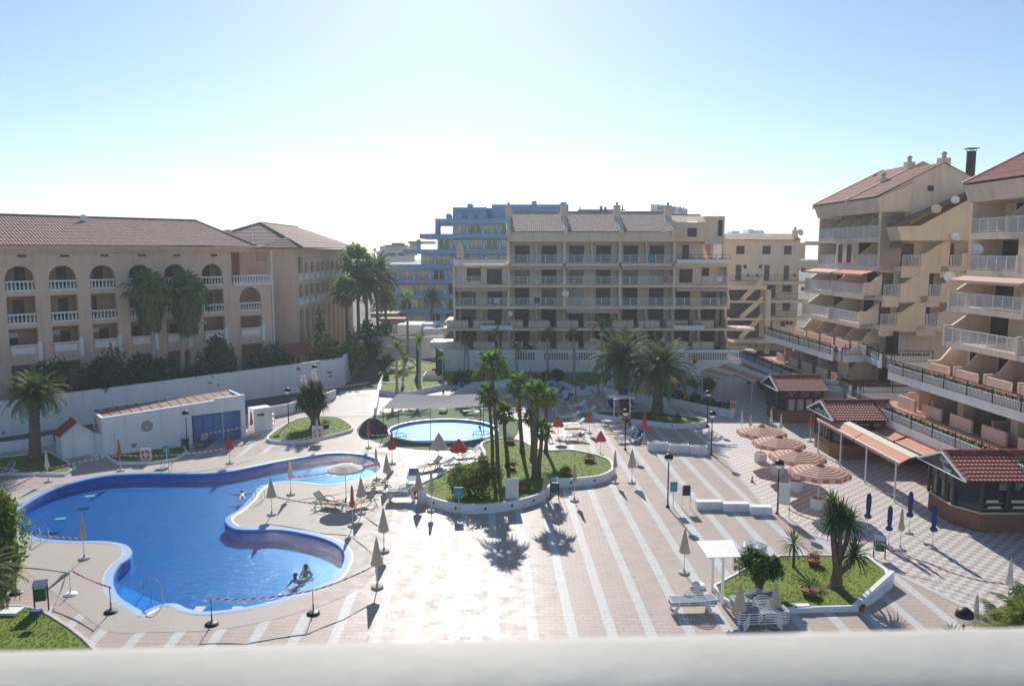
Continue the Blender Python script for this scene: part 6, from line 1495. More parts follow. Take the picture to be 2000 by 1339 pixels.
# rocks
def rock(px, pyb, w, h, lab, matn='rock', seed=1, d=None):
    g = G(px, pyb); m = MB(); rnd = random.Random(seed); n = 14; prof = [(1, 0), (1.03, .2), (.92, .5), (.7, .78), (.35, .96), (.001, 1.0)]; vs = []; 
    for r_, z in prof:
        for j in range(n):
            t = 2 * math.pi * j / n; k = r_ * (1 + rnd.uniform(-.12, .12)); vs.append((k * w * math.cos(t), k * (d or w * .6) * math.sin(t), z * h * (1 + rnd.uniform(-.08, .08))))
    m.add(vs, [(i * n + j, i * n + (j + 1) % n, (i + 1) * n + (j + 1) % n, (i + 1) * n + j) for i in range(len(prof) - 1) for j in range(n)])
    return tag(m.build('rock', matn, loc=g), lab, 'rock')
rock(729, 846, 1.15, 1.25, 'dark brown rock mound on the turf at the left end of the small pool', seed=3); rock(747, 850, .5, .55, 'smaller dark rock beside the small pool edge', seed=5)
for i, (px, py, w, h) in enumerate(((1318, 775, .9, .8), (1340, 770, 1.1, .9), (1368, 778, .8, .6))): rock(px, py, w, h, ('pale bluish boulder left in the rockery', 'largest pale bluish boulder in the rockery', 'pale bluish boulder at the right of the rockery')[i], 'rock_pale', i + 7)
# ================================================================ parasols
def parasol(kind, cloth, h=2.3, base='concrete'):
    B = empty('parasol'); m = MB(); m.cyl((0, 0, .1), (0, 0, h - .02), .022, .02, 8); m.build('pole', 'pole', B)
    m = MB(); m.lathe((0, 0, 0), [(.27, 0), (.28, .06), (.24, .1), (.06, .12), (.04, .25), (.001, .25)], 16); m.build('base', base, B)
    m = MB(); n = 16
    if kind == 'slim': prof = [(.13, h - 1.25), (.175, h - 1.1), (.10, h - .75), (.085, h - .4), (.05, h - .1), (.012, h)]
    elif kind == 'cone': prof = [(.30, h - 1.25), (.27, h - 1.1), (.2, h - .8), (.12, h - .45), (.05, h - .12), (.012, h)]
    elif kind == 'bell': prof = [(.56, h - .98), (.5, h - .85), (.34, h - .55), (.17, h - .25), (.012, h)]
    elif kind == 'wide': prof = [(.62, h - .95), (.7, h - .8), (.45, h - .45), (.2, h - .18), (.012, h)]
    elif kind == 'sack': prof = [(.22, h - 1.75), (.25, h - 1.6), (.12, h - 1.42), (.16, h - 1.1), (.17, h - .5), (.14, h - .15), (.04, h)]
    vs = []; rnd = random.Random(len(kind) + int(h * 10)); k = len(prof)
    for i, (r, z) in enumerate(prof):
        for j in range(n):
            t = 2 * math.pi * j / n; rr = r * ((1.0 if j % 2 else (.62 if kind in ('slim', 'cone', 'sack') else .86)) + rnd.uniform(-.05, .05)); vs.append((rr * math.cos(t), rr * math.sin(t), z + (0 if i else (.06 if j % 2 else -.03) + rnd.uniform(-.03, .03))))
    m.add(vs, [(i * n + j, i * n + (j + 1) % n, (i + 1) * n + (j + 1) % n, (i + 1) * n + j) for i in range(k - 1) for j in range(n)])
    m.cyl((0, 0, h - .01), (0, 0, h + .07), .018, .005, 6, 1); m.build('canopy', [cloth, 'pole'], B)
    if kind == 'slim' or kind == 'sack':
        m = MB(); z = h - .78 if kind == 'slim' else h - 1.42; m.lathe((0, 0, z), [(.105 if kind == 'slim' else .125, 0), (.105 if kind == 'slim' else .125, .05)], 10); m.build('strap', cloth, B)
    B['h'] = h; return B
PP = {}
def put_parasol(key, px, pyb, pyt, lab):
    kind, cloth = key
    if key not in PP: PP[key] = parasol(kind, cloth, 2.9 if kind == 'sack' else 2.3); PP[key].name = 'parasol'; first = True
    else: first = False
    g = G(px, pyb); hh = AY(px, pyt, g.y).z; P = PP[key]; s = hh / P['h']; s = min(1.25, max(.72, s))
    grp = {'red_cloth': 'folded red parasols', 'red_faded': 'folded faded red parasols', 'cream_cloth': 'folded cream parasols', 'white_cloth': 'folded white parasols', 'navy_cloth': 'folded navy blue parasols'}[cloth]
    rz = random.uniform(0, 6)
    if first: P.location = g; P.rotation_euler = (random.uniform(-.02, .02), random.uniform(-.02, .02), rz); P.scale = (s, s, s); tag(P, lab, 'parasol', grp); P['used'] = 1; return P
    q = dup(P, g, rz, s, lab, grp); return q
SC_, SR, CC, CR, BC, BR, WR, SW, NV = ('slim', 'cream_cloth'), ('slim', 'red_faded'), ('cone', 'cream_cloth'), ('cone', 'red_cloth'), ('bell', 'cream_cloth'), ('bell', 'red_cloth'), ('wide', 'red_cloth'), ('slim', 'white_cloth'), ('sack', 'navy_cloth')
for key, px, pb, pt, lab in (
    (SW, 95, 941, 880, 'folded white parasol at the left end of the barrier tape by the palm lawn'),
    (SR, 236, 919, 857, 'folded red parasol in front of the pool house lawn'),
    (CR, 449, 905, 842, 'half closed red parasol on the pool edge right of the sunbather chair'),
    (SR, 492, 852, 802, 'folded red parasol beside the right end of the pool house'),
    (SW, 620, 876, 817, 'folded white parasol in front of the flowering yucca lawn'),
    (SR, 720, 875, 820, 'folded red parasol in front of the dark rock'),
    (CR, 766, 906, 842, 'half closed red parasol below the left end of the small pool'),
    (SC_, 736, 937, 875, 'folded cream parasol at the tip of the large pool holding the tape'),
    (CC, 757, 952, 886, 'folded cream parasol just right of the pool tip'),
    (SC_, 568, 966, 896, 'folded cream parasol at the neck of the large pool'),
    (CC, 531, 1005, 930, 'half closed cream parasol on the peninsula beside the ladder'),
    (CC, 706, 1003, 930, 'half closed cream parasol right of the open white one'),
    (SR, 689, 1027, 947, 'thin folded red parasol under the edge of the open white one'),
    (CC, 750, 1077, 990, 'half closed cream parasol where the tape turns, on the bright tiles'),
    (CC, 737, 1147, 1049, 'large half closed cream parasol at the right bend of the pool'),
    (CC, 818, 988, 917, 'folded cream parasol behind the stack of sun loungers'),
    (SC_, 843, 998, 920, 'folded cream parasol in front of the left tip of the island'),
    (BC, 858, 918, 844, 'half open cream parasol below the small pool'),
    (WR, 897, 918, 856, 'widest half open red parasol at the left shore of the island'),
    (BR, 1090, 860, 811, 'half open red parasol left of the lounger with a red towel'),
    (BR, 1173, 888, 840, 'half open red parasol at the top of the island wall'),
    (CR, 1151, 846, 798, 'half closed red parasol beside two white loungers'),
    (SR, 1124, 806, 759, 'folded red parasol behind the row of white loungers'),
    (SR, 1208, 828, 780, 'folded red parasol under the slatted shade roof'),
    (SR, 1217, 846, 798, 'folded red parasol right behind the lamp post'),
    (CR, 1258, 866, 807, 'half closed red parasol at the left end of the planter boxes'),
    (SC_, 1201, 943, 879, 'left one of the two folded cream parasols right of the island'),
    (CC, 1234, 943, 876, 'right one of the two folded cream parasols right of the island'),
    (SC_, 1122, 978, 905, 'folded cream parasol in front of the right lobe of the island'),
    (SC_, 1064, 992, 919, 'folded cream parasol at the notch of the island wall'),
    (CR, 987, 802, 768, 'half closed red parasol behind the short fan palm'),
    (SR, 1010, 826, 780, 'folded red parasol hidden by a palm trunk behind the island'),
    (SR, 935, 818, 772, 'folded red parasol at the right end of the shade sail'),
    (SR, 1113, 768, 728, 'folded orange red parasol rightmost before the back wall'),
    (SR, 1068, 762, 728, 'folded orange red parasol before the second pierced panel'),
    (SR, 1036, 757, 719, 'folded orange red parasol before the dark triangular bush'),
    (SR, 996, 757, 720, 'folded orange red parasol right of the tallest fan palm trunk'),
    (SR, 949, 756, 722, 'folded orange red parasol left of the tallest fan palm trunk'),
    (CC, 1336, 1119, 1031, 'folded cream parasol beside the slatted shade roof at the right'),
    (CC, 1443, 1238, 1135, 'left one of the two cream parasols standing in the lounger stacks'),
    (CC, 1513, 1222, 1136, 'right one of the two cream parasols standing in the lounger stacks'),
    (SW, 1448, 846, 800, 'first of four tall white parasols behind the striped ones'),
    (SW, 1465, 854, 808, 'second of four tall white parasols behind the striped ones'),
    (SW, 1505, 846, 797, 'third of four tall white parasols behind the striped ones'),
    (SW, 1524, 860, 808, 'fourth of four tall white parasols behind the striped ones'),
    (SR, 1582, 862, 807, 'folded faded red parasol at the corner of the middle kiosk'),
    (CR, 1735, 912, 855, 'half closed red parasol in front of the shop fronts'),
    (NV, 1693, 1043, 962, 'leftmost navy blue parasol on the checkered paving'),
    (NV, 1735, 1067, 987, 'second navy blue parasol, left of the cream one'),
    (NV, 1775, 1041, 959, 'navy blue parasol farthest back, right of the cream one'),
    (NV, 1821, 1070, 986, 'darkest navy blue parasol, nearest to the front kiosk'),
    (SC_, 1758, 1073, 992, 'folded cream parasol among the navy blue ones'),
    (SW, 1968, 1190, 1090, 'folded white parasol behind the climbing shrub'),
    (SW, 1902, 1262, 1160, 'folded white parasol beside the lamp near the rail'),
    (SC_, 165, 1091, 1004, 'folded cream parasol beside the bend of the pool at the left')):
    put_parasol(key, px, pb, pt, lab)
def open_parasol():
    g = G(676, 978); h = 2.35; B = empty('parasol', g, 0, 'open white parasol shading the lounger with a red towel', 'parasol'); n = 16
    m = MB(); m.cyl((0, 0, .05), (0, 0, h), .025, .02, 8); m.build('pole', 'pole', B); m = MB(); m.lathe((0, 0, 0), [(.3, 0), (.3, .05), (.05, .1), (.04, .25), (.001, .25)], 16); m.build('base', 'iron', B)
    m = MB(); vs = [(0, 0, h)]
    for r, z in ((.5, h - .1), (1.05, h - .34), (1.07, h - .46)):
        for j in range(n): t = 2 * math.pi * j / n; vs.append((r * math.cos(t), r * math.sin(t), z + (.03 if j % 2 and r > 1 else 0)))
    f = [(0, 1 + j, 1 + (j + 1) % n) for j in range(n)]
    for i in range(2):
        for j in range(n): a = 1 + i * n; f.append((a + j, a + n + j, a + n + (j + 1) % n, a + (j + 1) % n))
    m.add(vs, f); m.build('canopy', 'white_cloth', B)
    for j in range(8): t = 2 * math.pi * j / 8; m = MB(); m.bar((0, 0, h - .5), (.6 * math.cos(t), .6 * math.sin(t), h - .17), .015); m.build('rib', 'pole', B)
open_parasol()
# ---- striped parasols in round white tubs
def striped():
    h = 2.75; Rr = 1.75; n = 8; B = empty('striped_parasol')
    m = MB(); m.cyl((0, 0, .5), (0, 0, h - .1), .04, .035, 8); m.build('pole', 'pole', B)
    m = MB(); m.lathe((0, 0, 0), [(.42, 0), (.44, .08), (.44, .6), (.46, .66), (.4, .66), (.38, .58), (.001, .58)], 24); m.build('tub', 'white', B); m = MB(); m.lathe((0, 0, .585), [(.001, 0), (.375, 0)], 18); m.lathe((0, 0, .56), [(.37, 0), (.37, .03), (.001, .031)], 18); m.build('fill', 'terracotta', B)
    m = MB()
    for j in range(n):
        a, b = 2 * math.pi * j / n, 2 * math.pi * (j + 1) / n; A, C = V(math.cos(a), math.sin(a), 0), V(math.cos(b), math.sin(b), 0); K = 5; up = V(0, 0, 1)
        for i in range(K):
            r0, r1 = .12 + (Rr - .12) * i / K, .12 + (Rr - .12) * (i + 1) / K; z = lambda r: h - .12 - .42 * (r / Rr) ** 1.15
            m.add([A * r0 + up * z(r0), C * r0 + up * z(r0), C * r1 + up * z(r1), A * r1 + up * z(r1)], [(0, 3, 2, 1)], 0, [(0, r0), (0, r0), (0, r1), (0, r1)])
        q = 4
        for i in range(q):       # hanging valance, alternating blocks
            p0, p1 = A.lerp(C, i / q) * Rr, A.lerp(C, (i + 1) / q) * Rr; zz = h - .54
            m.add([p0 + up * zz, p1 + up * zz, p1 * 1.01 + up * (zz - .24), p0 * 1.01 + up * (zz - .24)], [(0, 3, 2, 1)], 1 if i % 2 else 2)
    m.lathe((0, 0, h - .12), [(.26, -.02), (.14, .08), (.02, .13)], 8, 3); m.build('canopy', ['parasol_stripe', 'orange', 'orange_pale', 'orange'], B)
    for j in range(8): t = 2 * math.pi * j / 8; m = MB(); m.bar((0, 0, h - .75), (1.0 * math.cos(t), 1.0 * math.sin(t), h - .40), .02); m.build('rib', 'pole', B)
    return B
SP = striped()
for i, (px, py, lab) in enumerate(((1485, 901, 'farthest orange striped parasol in a round white tub'), (1518, 926, 'second farthest orange striped parasol of the row of four'), (1554, 957, 'second nearest orange striped parasol of the row of four'), (1597, 992, 'nearest orange striped parasol, behind the tall yucca'))):
    o = place(SP, USED, G(px, py), .35, 1.0, lab, 'orange striped parasols in white tubs'); o['category'] = 'parasol'
# ---- tape stands
def stand_mb(white):
    B = empty('tape_stand'); m = MB(); m.cyl((0, 0, .08), (0, 0, 1.12), .018, .018, 8); m.cyl((0, 0, .08), (0, 0, .42), .03, .03, 8); m.build('post', 'pole' if white else 'iron', B)
    m = MB(); m.lathe((0, 0, 0), [(.27, 0), (.28, .05), (.2, .1), (.05, .13), (.001, .13)], 16); m.build('base', 'white_clean' if white else 'iron', B); return B
s1, s2 = stand_mb(True), stand_mb(False); s1.name = 'tape_stand'
for o, px, py, lab in ((s1, 138, 1161, 'barrier stand with a white round base by the lower left lawn'), (s2, 217, 1195, 'barrier stand with a dark base at the left pool bend'), (s2, 414, 1219, 'barrier stand with a dark base below the pool steps'), (s2, 612, 1198, 'barrier stand with a dark base right of the near pool edge'), (s2, 32, 1158, 'barrier stand half hidden by the palm at the left edge')):
    q = place(o, USED, G(px, py), 0, 1, lab, 'barrier tape stands'); q['category'] = 'stand'
def tape(pts, lab, sag=.12, w=.075):
    P = [V(*p) if len(p) == 3 and not isinstance(p, tuple) else G(p[0], p[1], p[2]) for p in pts]; m = MB(); u = 0
    for a, b in zip(P, P[1:]):
        L = (b - a).length; n = max(4, int(L / .6)); up = V(0, 0, 1); prev = None
        for i in range(n + 1):
            t = i / n; c = a.lerp(b, t) - up * sag * 4 * t * (1 - t) * min(1, L / 6); cur = (c, u + L * t, math.sin(t * 9 + L) * .35)
            if prev:
                d = (c - prev[0]).normalized(); s = d.cross(up).normalized()
                e0 = (up * math.cos(prev[2]) + s * math.sin(prev[2])) * w / 2; e1 = (up * math.cos(cur[2]) + s * math.sin(cur[2])) * w / 2
                m.add([prev[0] - e0, c - e1, c + e1, prev[0] + e0], [(0, 1, 2, 3)], 0, [(prev[1], 0), (cur[1], 0), (cur[1], w * 2), (prev[1], w * 2)])
            prev = cur
        u += L
    o = m.build('barrier_tape', 'tape'); return tag(o, lab, 'barrier tape', 'red and white barrier tapes')
Z1 = 1.05
tape([(-5, 962, Z1), (92, 915, Z1), (150, 902, Z1), (200, 893, Z1)], 'red and white tape from the left edge to the shed past the palm lawn')
tape([(200, 893, Z1), (236, 888, Z1), (330, 888, Z1), (449, 874, Z1), (510, 858, Z1)], 'red and white tape strung in front of the pool house between two red parasols')
tape([(395, 847, Z1), (492, 829, Z1)], 'short red and white tape in front of the blue recess')
tape([(531, 968, Z1), (640, 985, Z1), (689, 988, Z1), (750, 1034, Z1)], 'red and white tape crossing the peninsula to the bright tiles')
tape([(568, 932, Z1), (655, 920, Z1), (736, 906, Z1)], 'red and white tape over the neck of the large pool')
tape([(737, 1100, Z1), (680, 1128, Z1), (612, 1152, Z1), (500, 1168, Z1), (413, 1168, Z1)], 'red and white tape along the near pool edge')
tape([(38, 1040, Z1), (160, 1050, Z1), (138, 1113, Z1), (217, 1147, Z1)], 'red and white tape zigzagging between the stands at the left')
tape([(640, 757, Z1), (720, 746, Z1)], 'red and white tape across the asphalt road')
tape([(548, 861, Z1), (618, 851, Z1)], 'red and white tape across the flowering yucca lawn')
tape([(719, 849, Z1), (766, 848, Z1)], 'red and white tape in front of the dark rock')
tape([(1537, 992, .9), (1605, 1018, .7), (1725, 1062, .9), (1812, 1098, .6), (1965, 1140, 1.0)], 'long red and white tape across the checkered paving', sag=.3)

# ================================================================ sun loungers
def lounger(frame, cloth, back=38, tall=False):
    B = empty('sun_lounger', ); L, Wd, H = 1.95, .64, .36; bk = .68; a = R(back)
    m = MB()
    for s in (-1, 1):
        y = s * Wd / 2; m.tube([(-L / 2, y, H), (L / 2 - bk, y, H), (L / 2 - .1, y, H - .03)], .024, 6)
    m.bar((-L / 2, -Wd / 2, H), (-L / 2, Wd / 2, H), .04, .03); m.bar((L / 2 - .12, -Wd / 2, H - .03), (L / 2 - .12, Wd / 2, H - .03), .04, .03); m.bar((0, -Wd / 2, H - .02), (0, Wd / 2, H - .02), .03, .03); m.build('frame', frame, B)
    for x, dx in ((-L / 2 + .22, -.12), (L / 2 - .38, .12)):
        for s in (-1, 1):
            l = MB(); y = s * Wd / 2; l.tube([(x - dx, y, H - .01), (x, y * 1.04, .16), (x + dx, y * 1.02, .0)], [.028, .026, .03], 6); l.build('leg', frame, B)
    for s in (-1, 1):
        l = MB(); y = s * (Wd / 2 + .02); x0 = L / 2 - bk - .25; l.tube([(x0 - .35, y, H), (x0 - .22, y, H + .16), (x0, y, H + .25), (x0 + .25, y, H + .24), (x0 + .48, y, H + .1), (x0 + .55, y, H)], .022, 5); l.build('armrest', frame, B)
    m = MB(); n = 9
    for i in range(n):
        x0 = -L / 2 + .03 + (L - bk - .05) * i / n; m.box((x0, -Wd / 2 + .03, H - .004), (x0 + (L - bk - .05) / n * .88, Wd / 2 - .03, H + .022))
    m.build('seat', cloth, B)
    m = MB(); c, s_ = math.cos(a), math.sin(a); x0 = L / 2 - bk; q = lambda d, y, t: (x0 + d * c - t * s_, y, H + d * s_ + t * c); k = 5
    for i in range(k):
        d0, d1 = bk * i / k, bk * (i + .9) / k; y0, y1 = -Wd / 2 + .04, Wd / 2 - .04
        m.add([q(d0, y0, 0), q(d1, y0, 0), q(d1, y1, 0), q(d0, y1, 0), q(d0, y0, .026), q(d1, y0, .026), q(d1, y1, .026), q(d0, y1, .026)], [(0, 3, 2, 1), (4, 5, 6, 7), (0, 1, 5, 4), (1, 2, 6, 5), (2, 3, 7, 6), (3, 0, 4, 7)])
    o = m.build('backrest', cloth, B)
    m = MB(); [m.tube([q(0, y, .012), q(bk, y, .012)], .02, 6) for y in (-Wd / 2 + .02, Wd / 2 - .02)]; m.tube([q(bk, -Wd / 2 + .02, .012), q(bk, Wd / 2 - .02, .012)], .02, 6); f = m.build('back_frame', frame, B)
    return B
LW, LB, LG, LF = lounger('plastic', 'plastic', 34), lounger('plastic', 'blue_cloth', 52), lounger('green_metal', 'cream_cloth', 45), lounger('plastic', 'grey_cloth', 3)
LD = lounger('pole', 'grey_cloth', 30)
for i, (P_, px, py, deg, lab) in enumerate((
    (LG, 397, 872, 100, 'green framed lounger with a green towel in front of the blue recess'), (LB, 6, 932, 60, 'blue lounger cut by the left edge below the palm lawn'),
    (LG, 640, 990, 160, 'dark green lounger carrying a red towel under the open white parasol'), (LG, 711, 988, 40, 'dark green lounger right of the open white parasol'),
    (LG, 736, 956, 15, 'dark green lounger with raised back at the pool tip'), (LD, 806, 942, 92, 'lounger turned towards the camera left of the island'),
    (LG, 842, 917, 35, 'dark green lounger with dark clothes on the left shore of the island'), (LD, 866, 914, 25, 'grey lounger second along the left shore of the island'),
    (LW, 893, 902, 15, 'white lounger with raised back behind the widest red parasol'), (LW, 916, 891, 25, 'white lounger at the top of the left shore of the island'),
    (LW, 1112, 820, 8, 'white lounger front left in the group behind the red parasols'), (LW, 1122, 834, 10, 'white lounger nearest in the group left of the two red parasols'),
    (LW, 1128, 798, 20, 'white lounger with raised back at the rear of the sunny group'), (LW, 1146, 809, 15, 'white lounger with upright back at the edge of the date palm lawn'),
    (LW, 1113, 858, 5, 'white lounger left of the one with the maroon towel'), (LD, 1126, 861, 12, 'grey lounger with a maroon towel over its back'),
    (LW, 1196, 829, 12, 'white lounger farthest in the shaded row left of the planter boxes'), (LW, 1212, 838, 10, 'white lounger second in the shaded row left of the planter boxes'),
    (LW, 1221, 850, 14, 'white lounger third in the shaded row left of the planter boxes'), (LB, 1228, 863, 18, 'blue backed lounger nearest in the shaded row left of the planter boxes'), (LB, 1246, 861, 60, 'blue backed lounger beside the half closed red parasol'),
    (LB, 1165, 775, 200, 'blue lounger in the shade left of the left date palm'), (LW, 1200, 782, 190, 'white lounger under the left date palm crown'), (LB, 1234, 795, 110, 'blue lounger right of the slatted shade roof'),
    (LB, 1137, 768, 70, 'blue lounger with upright back by the low wall, right of its neighbour'), (LB, 1094, 773, 50, 'blue lounger with upright back by the low wall, left of its neighbour'), (LB, 1072, 765, 60, 'blue lounger by the low wall behind the bright fan palm'),
    (LB, 993, 766, 80, 'blue lounger behind the small pool near the wavy wall'), (LW, 1000, 780, 15, 'white lounger behind the little palms on the bright tiles'), (LW, 1026, 786, 10, 'white lounger between the palm trunks on the bright tiles'),
    (LW, 1003, 818, 5, 'white lounger near the turf behind the short fan palm'), (LB, 905, 765, 120, 'blue lounger at the bend of the wavy wall'), (LB, 945, 768, 100, 'blue lounger right of the shade sail'), (LW, 1050, 800, 15, 'white lounger behind the thickest palm trunk'),
    (LB, 1110, 786, 60, 'blue lounger behind the folded red parasol in the shade'), (LG, 925, 808, 20, 'dark green lounger under the right end of the shade sail'), (LG, 866, 803, 90, 'dark green lounger under the middle of the shade sail'), (LB, 1195, 800, 95, 'blue lounger behind the left post of the slatted roof'))):
    o = place(P_, USED, G(px, py), R(deg), 1.0, lab, 'sun loungers around the pools'); o['category'] = 'sun lounger'
def stack(P_, px, py, deg, n, lab, dz=.085, shift=.0):
    g = G(px, py)
    for i in range(n):
        q = place(P_, USED, g + V(math.cos(R(deg)) * shift * i, math.sin(R(deg)) * shift * i, dz * i), R(deg + random.uniform(-1.2, 1.2)), 1.0, ('lowest' if i == 0 else 'topmost' if i == n - 1 else 'middle') + ' sun lounger of ' + lab, 'stacked sun loungers')
        q['category'] = 'sun lounger'
LS = LF
stack(LS, 1352, 1192, 4, 3, 'the stack left of the yucca lawn')
stack(LS, 1488, 1226, 3, 5, 'the nearer stack below the yucca lawn', .1)
stack(LS, 1472, 1196, 12, 4, 'the farther stack below the yucca lawn', .1)
stack(LS, 1466, 1096, 40, 4, 'the stack behind the round bush', .1)
stack(LD, 788, 978, 3, 5, 'the stack left of the island', .09)
def towel(px, py, z, deg, mat_, lab, w=.55, l=.9, tilt=0):
    g = G(px, py); m = MB(); n, k = 8, 6; rnd = random.Random(int(px)); vs = []
    for side in (0, 1):
        for i in range(n + 1):
            for j in range(k + 1):
                x = (i / n - .5) * l; y = (j / k - .5) * w; edge = max(0, abs(j / k - .5) * 2 - .75) * .6
                vs.append((x, y * (1 - edge * .2), z + tilt * max(0, x) + rnd.uniform(-.012, .012) + .02 * math.sin(x * 9) - edge * .5 - side * .015))
    f = []; s = (n + 1) * (k + 1)
    for i in range(n):
        for j in range(k):
            a = i * (k + 1) + j; f += [(a, a + k + 1, a + k + 2, a + 1), (s + a, s + a + 1, s + a + k + 2, s + a + k + 1)]
    m.add(vs, f); o = m.build('towel', mat_, loc=g, rotz=R(deg), smooth=True); return tag(o, lab, 'towel')
towel(646, 988, .42, 160, 'red_paint', 'bright red towel spread on the lounger under the open white parasol', .62, 1.0)
towel(1129, 860, .45, 12, 'red_paint', 'maroon towel over the back of the grey lounger', .66, .8, .55); towel(397, 872, .42, 100, 'green_cloth', 'green towel on the lounger before the blue recess', .6, 1.2)
towel(846, 915, .45, 35, 'dark', 'dark clothes lying on the lounger by the island', .5, .7)
# ================================================================ lamps, bins, signs
def lamp():
    B = empty('street_lamp'); m = MB(); m.tube([(0, 0, 0), (0, 0, .6), (0, 0, 2.75)], [.05, .045, .035], 8); m.lathe((0, 0, 0), [(.13, 0), (.12, .05), (.06, .12)], 10); m.build('pole', 'iron', B)
    m = MB(); m.lathe((0, 0, 2.74), [(.05, 0), (.1, .03), (.2, .12), (.25, .25), (.252, .28)], 16); m.build('globe', 'bulb', B, smooth=True)
    m = MB(); m.lathe((0, 0, 2.74), [(.27, .25), (.262, .33), (.22, .44), (.12, .52), (.001, .545)], 16); m.build('cap', 'iron', B, smooth=True)
    return B
LP = lamp()
for px, pb, pt, lab in ((366, 882, 801, 'black lamp post with round head in front of the pool house'), (564, 831, 757, 'black lamp post at the left tip of the flowering yucca lawn'), (616, 780, 712, 'black lamp post behind the flowering yucca'), (1221, 878, 798, 'black lamp post before the shaded loungers'), (1381, 833, 762, 'black lamp post at the right tip of the date palm lawn'),
                        (1389, 888, 802, 'black lamp post at the right end of the planter boxes'), (1304, 990, 885, 'black lamp post standing alone on the striped tiles'), (1518, 1003, 897, 'black lamp post beside the white board and striped parasols')):
    g = G(px, pb); s = AY(px, pt, g.y).z / 3.28; o = place(LP, USED, g, 0, s, lab, 'black garden lamps with round heads'); o['category'] = 'street lamp'
g = G(1884, 1195, 3.28); q = dup(LP, (g.x, g.y, 0), 0, 1.05, 'black lamp head just above the balcony rail at the right', 'black garden lamps with round heads')
for px, py, y, lab in ((658, 668, 92, 'small garden lamp among the bright shrubs behind the wall'), (711, 634, 104, 'small garden lamp at the dark hedge of the wing'), (406, 690, 79, 'small garden lamp behind the dark shrubs')):
    p = AY(px, py, y); dup(LP, (p.x, y, 0), 0, (1, 1, p.z / 3.2), lab, 'black garden lamps with round heads')
def bin_(px, py, deg, lab, tall=1.0):
    B = empty('litter_bin', G(px, py), R(deg), lab, 'litter bin', 'green litter bins')
    def a():
        m = MB(); m.prism([(-.2, -.16), (.2, -.16), (.2, .16), (-.2, .16)], .42, .88); m.box((-.22, -.18, .86), (.22, .18, .9)); return m
    def b(): m = MB(); m.box((-.28, -.03, 0), (-.23, .03, 1.05)); return m
    def c(): m = MB(); m.quad((-.28, -.2, .98), (.28, -.2, .98), (.28, .2, 1.12), (-.28, .2, 1.12)); m.quad((-.28, .2, 1.10), (.28, .2, 1.10), (.28, -.2, .96), (-.28, -.2, .96)); return m
    for n, k, f, mt, x in (('bin_body', 'b1', a, 'green_metal', 0), ('leg', 'b2', b, 'iron', 0), ('leg', 'b2', b, 'iron', .51), ('lid', 'b3', c, 'steel', 0)):
        o = shared(n, k, f, [mt]); o.parent = B; o.location = (x, 0, 0)
    B.scale = (1, 1, tall)
bin_(82, 1192, 20, 'green litter bin with a metal lid beside the lower left lawn', 1.15); bin_(1717, 1090, -20, 'green litter bin at the right corner of the yucca lawn'); bin_(362, 880, 0, 'dark litter bin by the lamp before the pool house'); bin_(1083, 975, 5, 'green bin with a pale lid at the notch of the island wall', 1.2); bin_(1225, 838, 0, 'dark green bin under the slatted roof')
def board(px, py, w, h, z, mats, lab, posts=(0,), name='sign', cat='sign', deg=0, extra=None, border=None):
    B = empty(name, G(px, py), R(deg), lab, cat)
    m = MB(); m.box((-w / 2, -.02, z), (w / 2, .02, z + h)); m.build('panel', mats, B)
    for x in posts: p = MB(); p.box((x - .02, .021, 0), (x + .02, .06, z + h * .9)); p.build('post', 'pole', B)
    if extra: extra(B, w, h, z)
    return B
def ring_deco(B, w, h, z, col='red_paint', r=.26, y=-.06):
    m = MB(); n = 20; vs = [];
    for i in range(n):
        t = 2 * math.pi * i / n
        for j in range(8): s = 2 * math.pi * j / 8; q = r + .06 * math.cos(s); vs.append((q * math.cos(t), y + .06 * math.sin(s), z + h / 2 + q * math.sin(t)))
    for i in range(n):
        for j in range(8): m.f.append([i * 8 + j, i * 8 + (j + 1) % 8, ((i + 1) % n) * 8 + (j + 1) % 8, ((i + 1) % n) * 8 + j]); m.m.append(1 if i % 5 == 0 else 0)
    m.v = [Vector(v) for v in vs]; m.build('life_ring', [col, 'white_clean'], B)
def MBq(B, w, h, z):
    m = MB(); m.box((-w * .45, -.03, z + h * .3), (w * .45, -.0201, z + h * .95)); m.build('poster', 'orange', B)
def info_deco(B, w, h, z):
    m = MB(); m.box((-w * .4, -.028, z + h * .72), (w * .4, -.0201, z + h * .9)); m.build('heading_strip', 'signblue', B)
    m = MB(); m.lathe((0, 0, 0), [(.05, 0), (.085, 0), (.085, .01), (.05, .01), (.05, 0)], 14); o = m.build('emblem', 'yellow_paint', B); o.location = (0, -.021, z + h * .42); o.rotation_euler = (math.pi / 2, 0, 0)
board(896, 1004, .5, .65, .95, 'signteal', 'blue notice on a dark post in front of the island bush', extra=info_deco); board(1315, 992, .42, .6, 1.0, 'signteal', 'blue notice on a thin post beside the lone lamp', extra=info_deco)
board(326, 905, .45, .55, .8, 'signteal', 'blue notice on the lawn before the pool house', extra=info_deco)
board(286, 903, .8, .95, .12, 'signwhite', 'white board with a red life ring before the pool house', extra=ring_deco, name='life_ring_board', cat='life ring board')
board(621, 866, .85, 1.05, .35, 'signwhite', 'white board with a red life ring on the flowering yucca lawn', extra=lambda B, w, h, z: ring_deco(B, w, h, z), name='life_ring_board', cat='life ring board')
board(1000, 990, .8, 1.3, .45, 'signwhite', 'large blank white board on two posts in front of the palm island', posts=(-.36, .36), name='notice_board', cat='notice board', deg=8)
board(1530, 1010, .62, 1.25, .75, 'signwhite', 'white board on two thin posts beside the striped parasols', posts=(-.3, .3), name='notice_board', cat='notice board', deg=-35)
board(1340, 993, .42, .62, .8, 'black_panel', 'black notice box in a dark frame on two legs', posts=(-.24, .24), name='notice_box', cat='notice box')
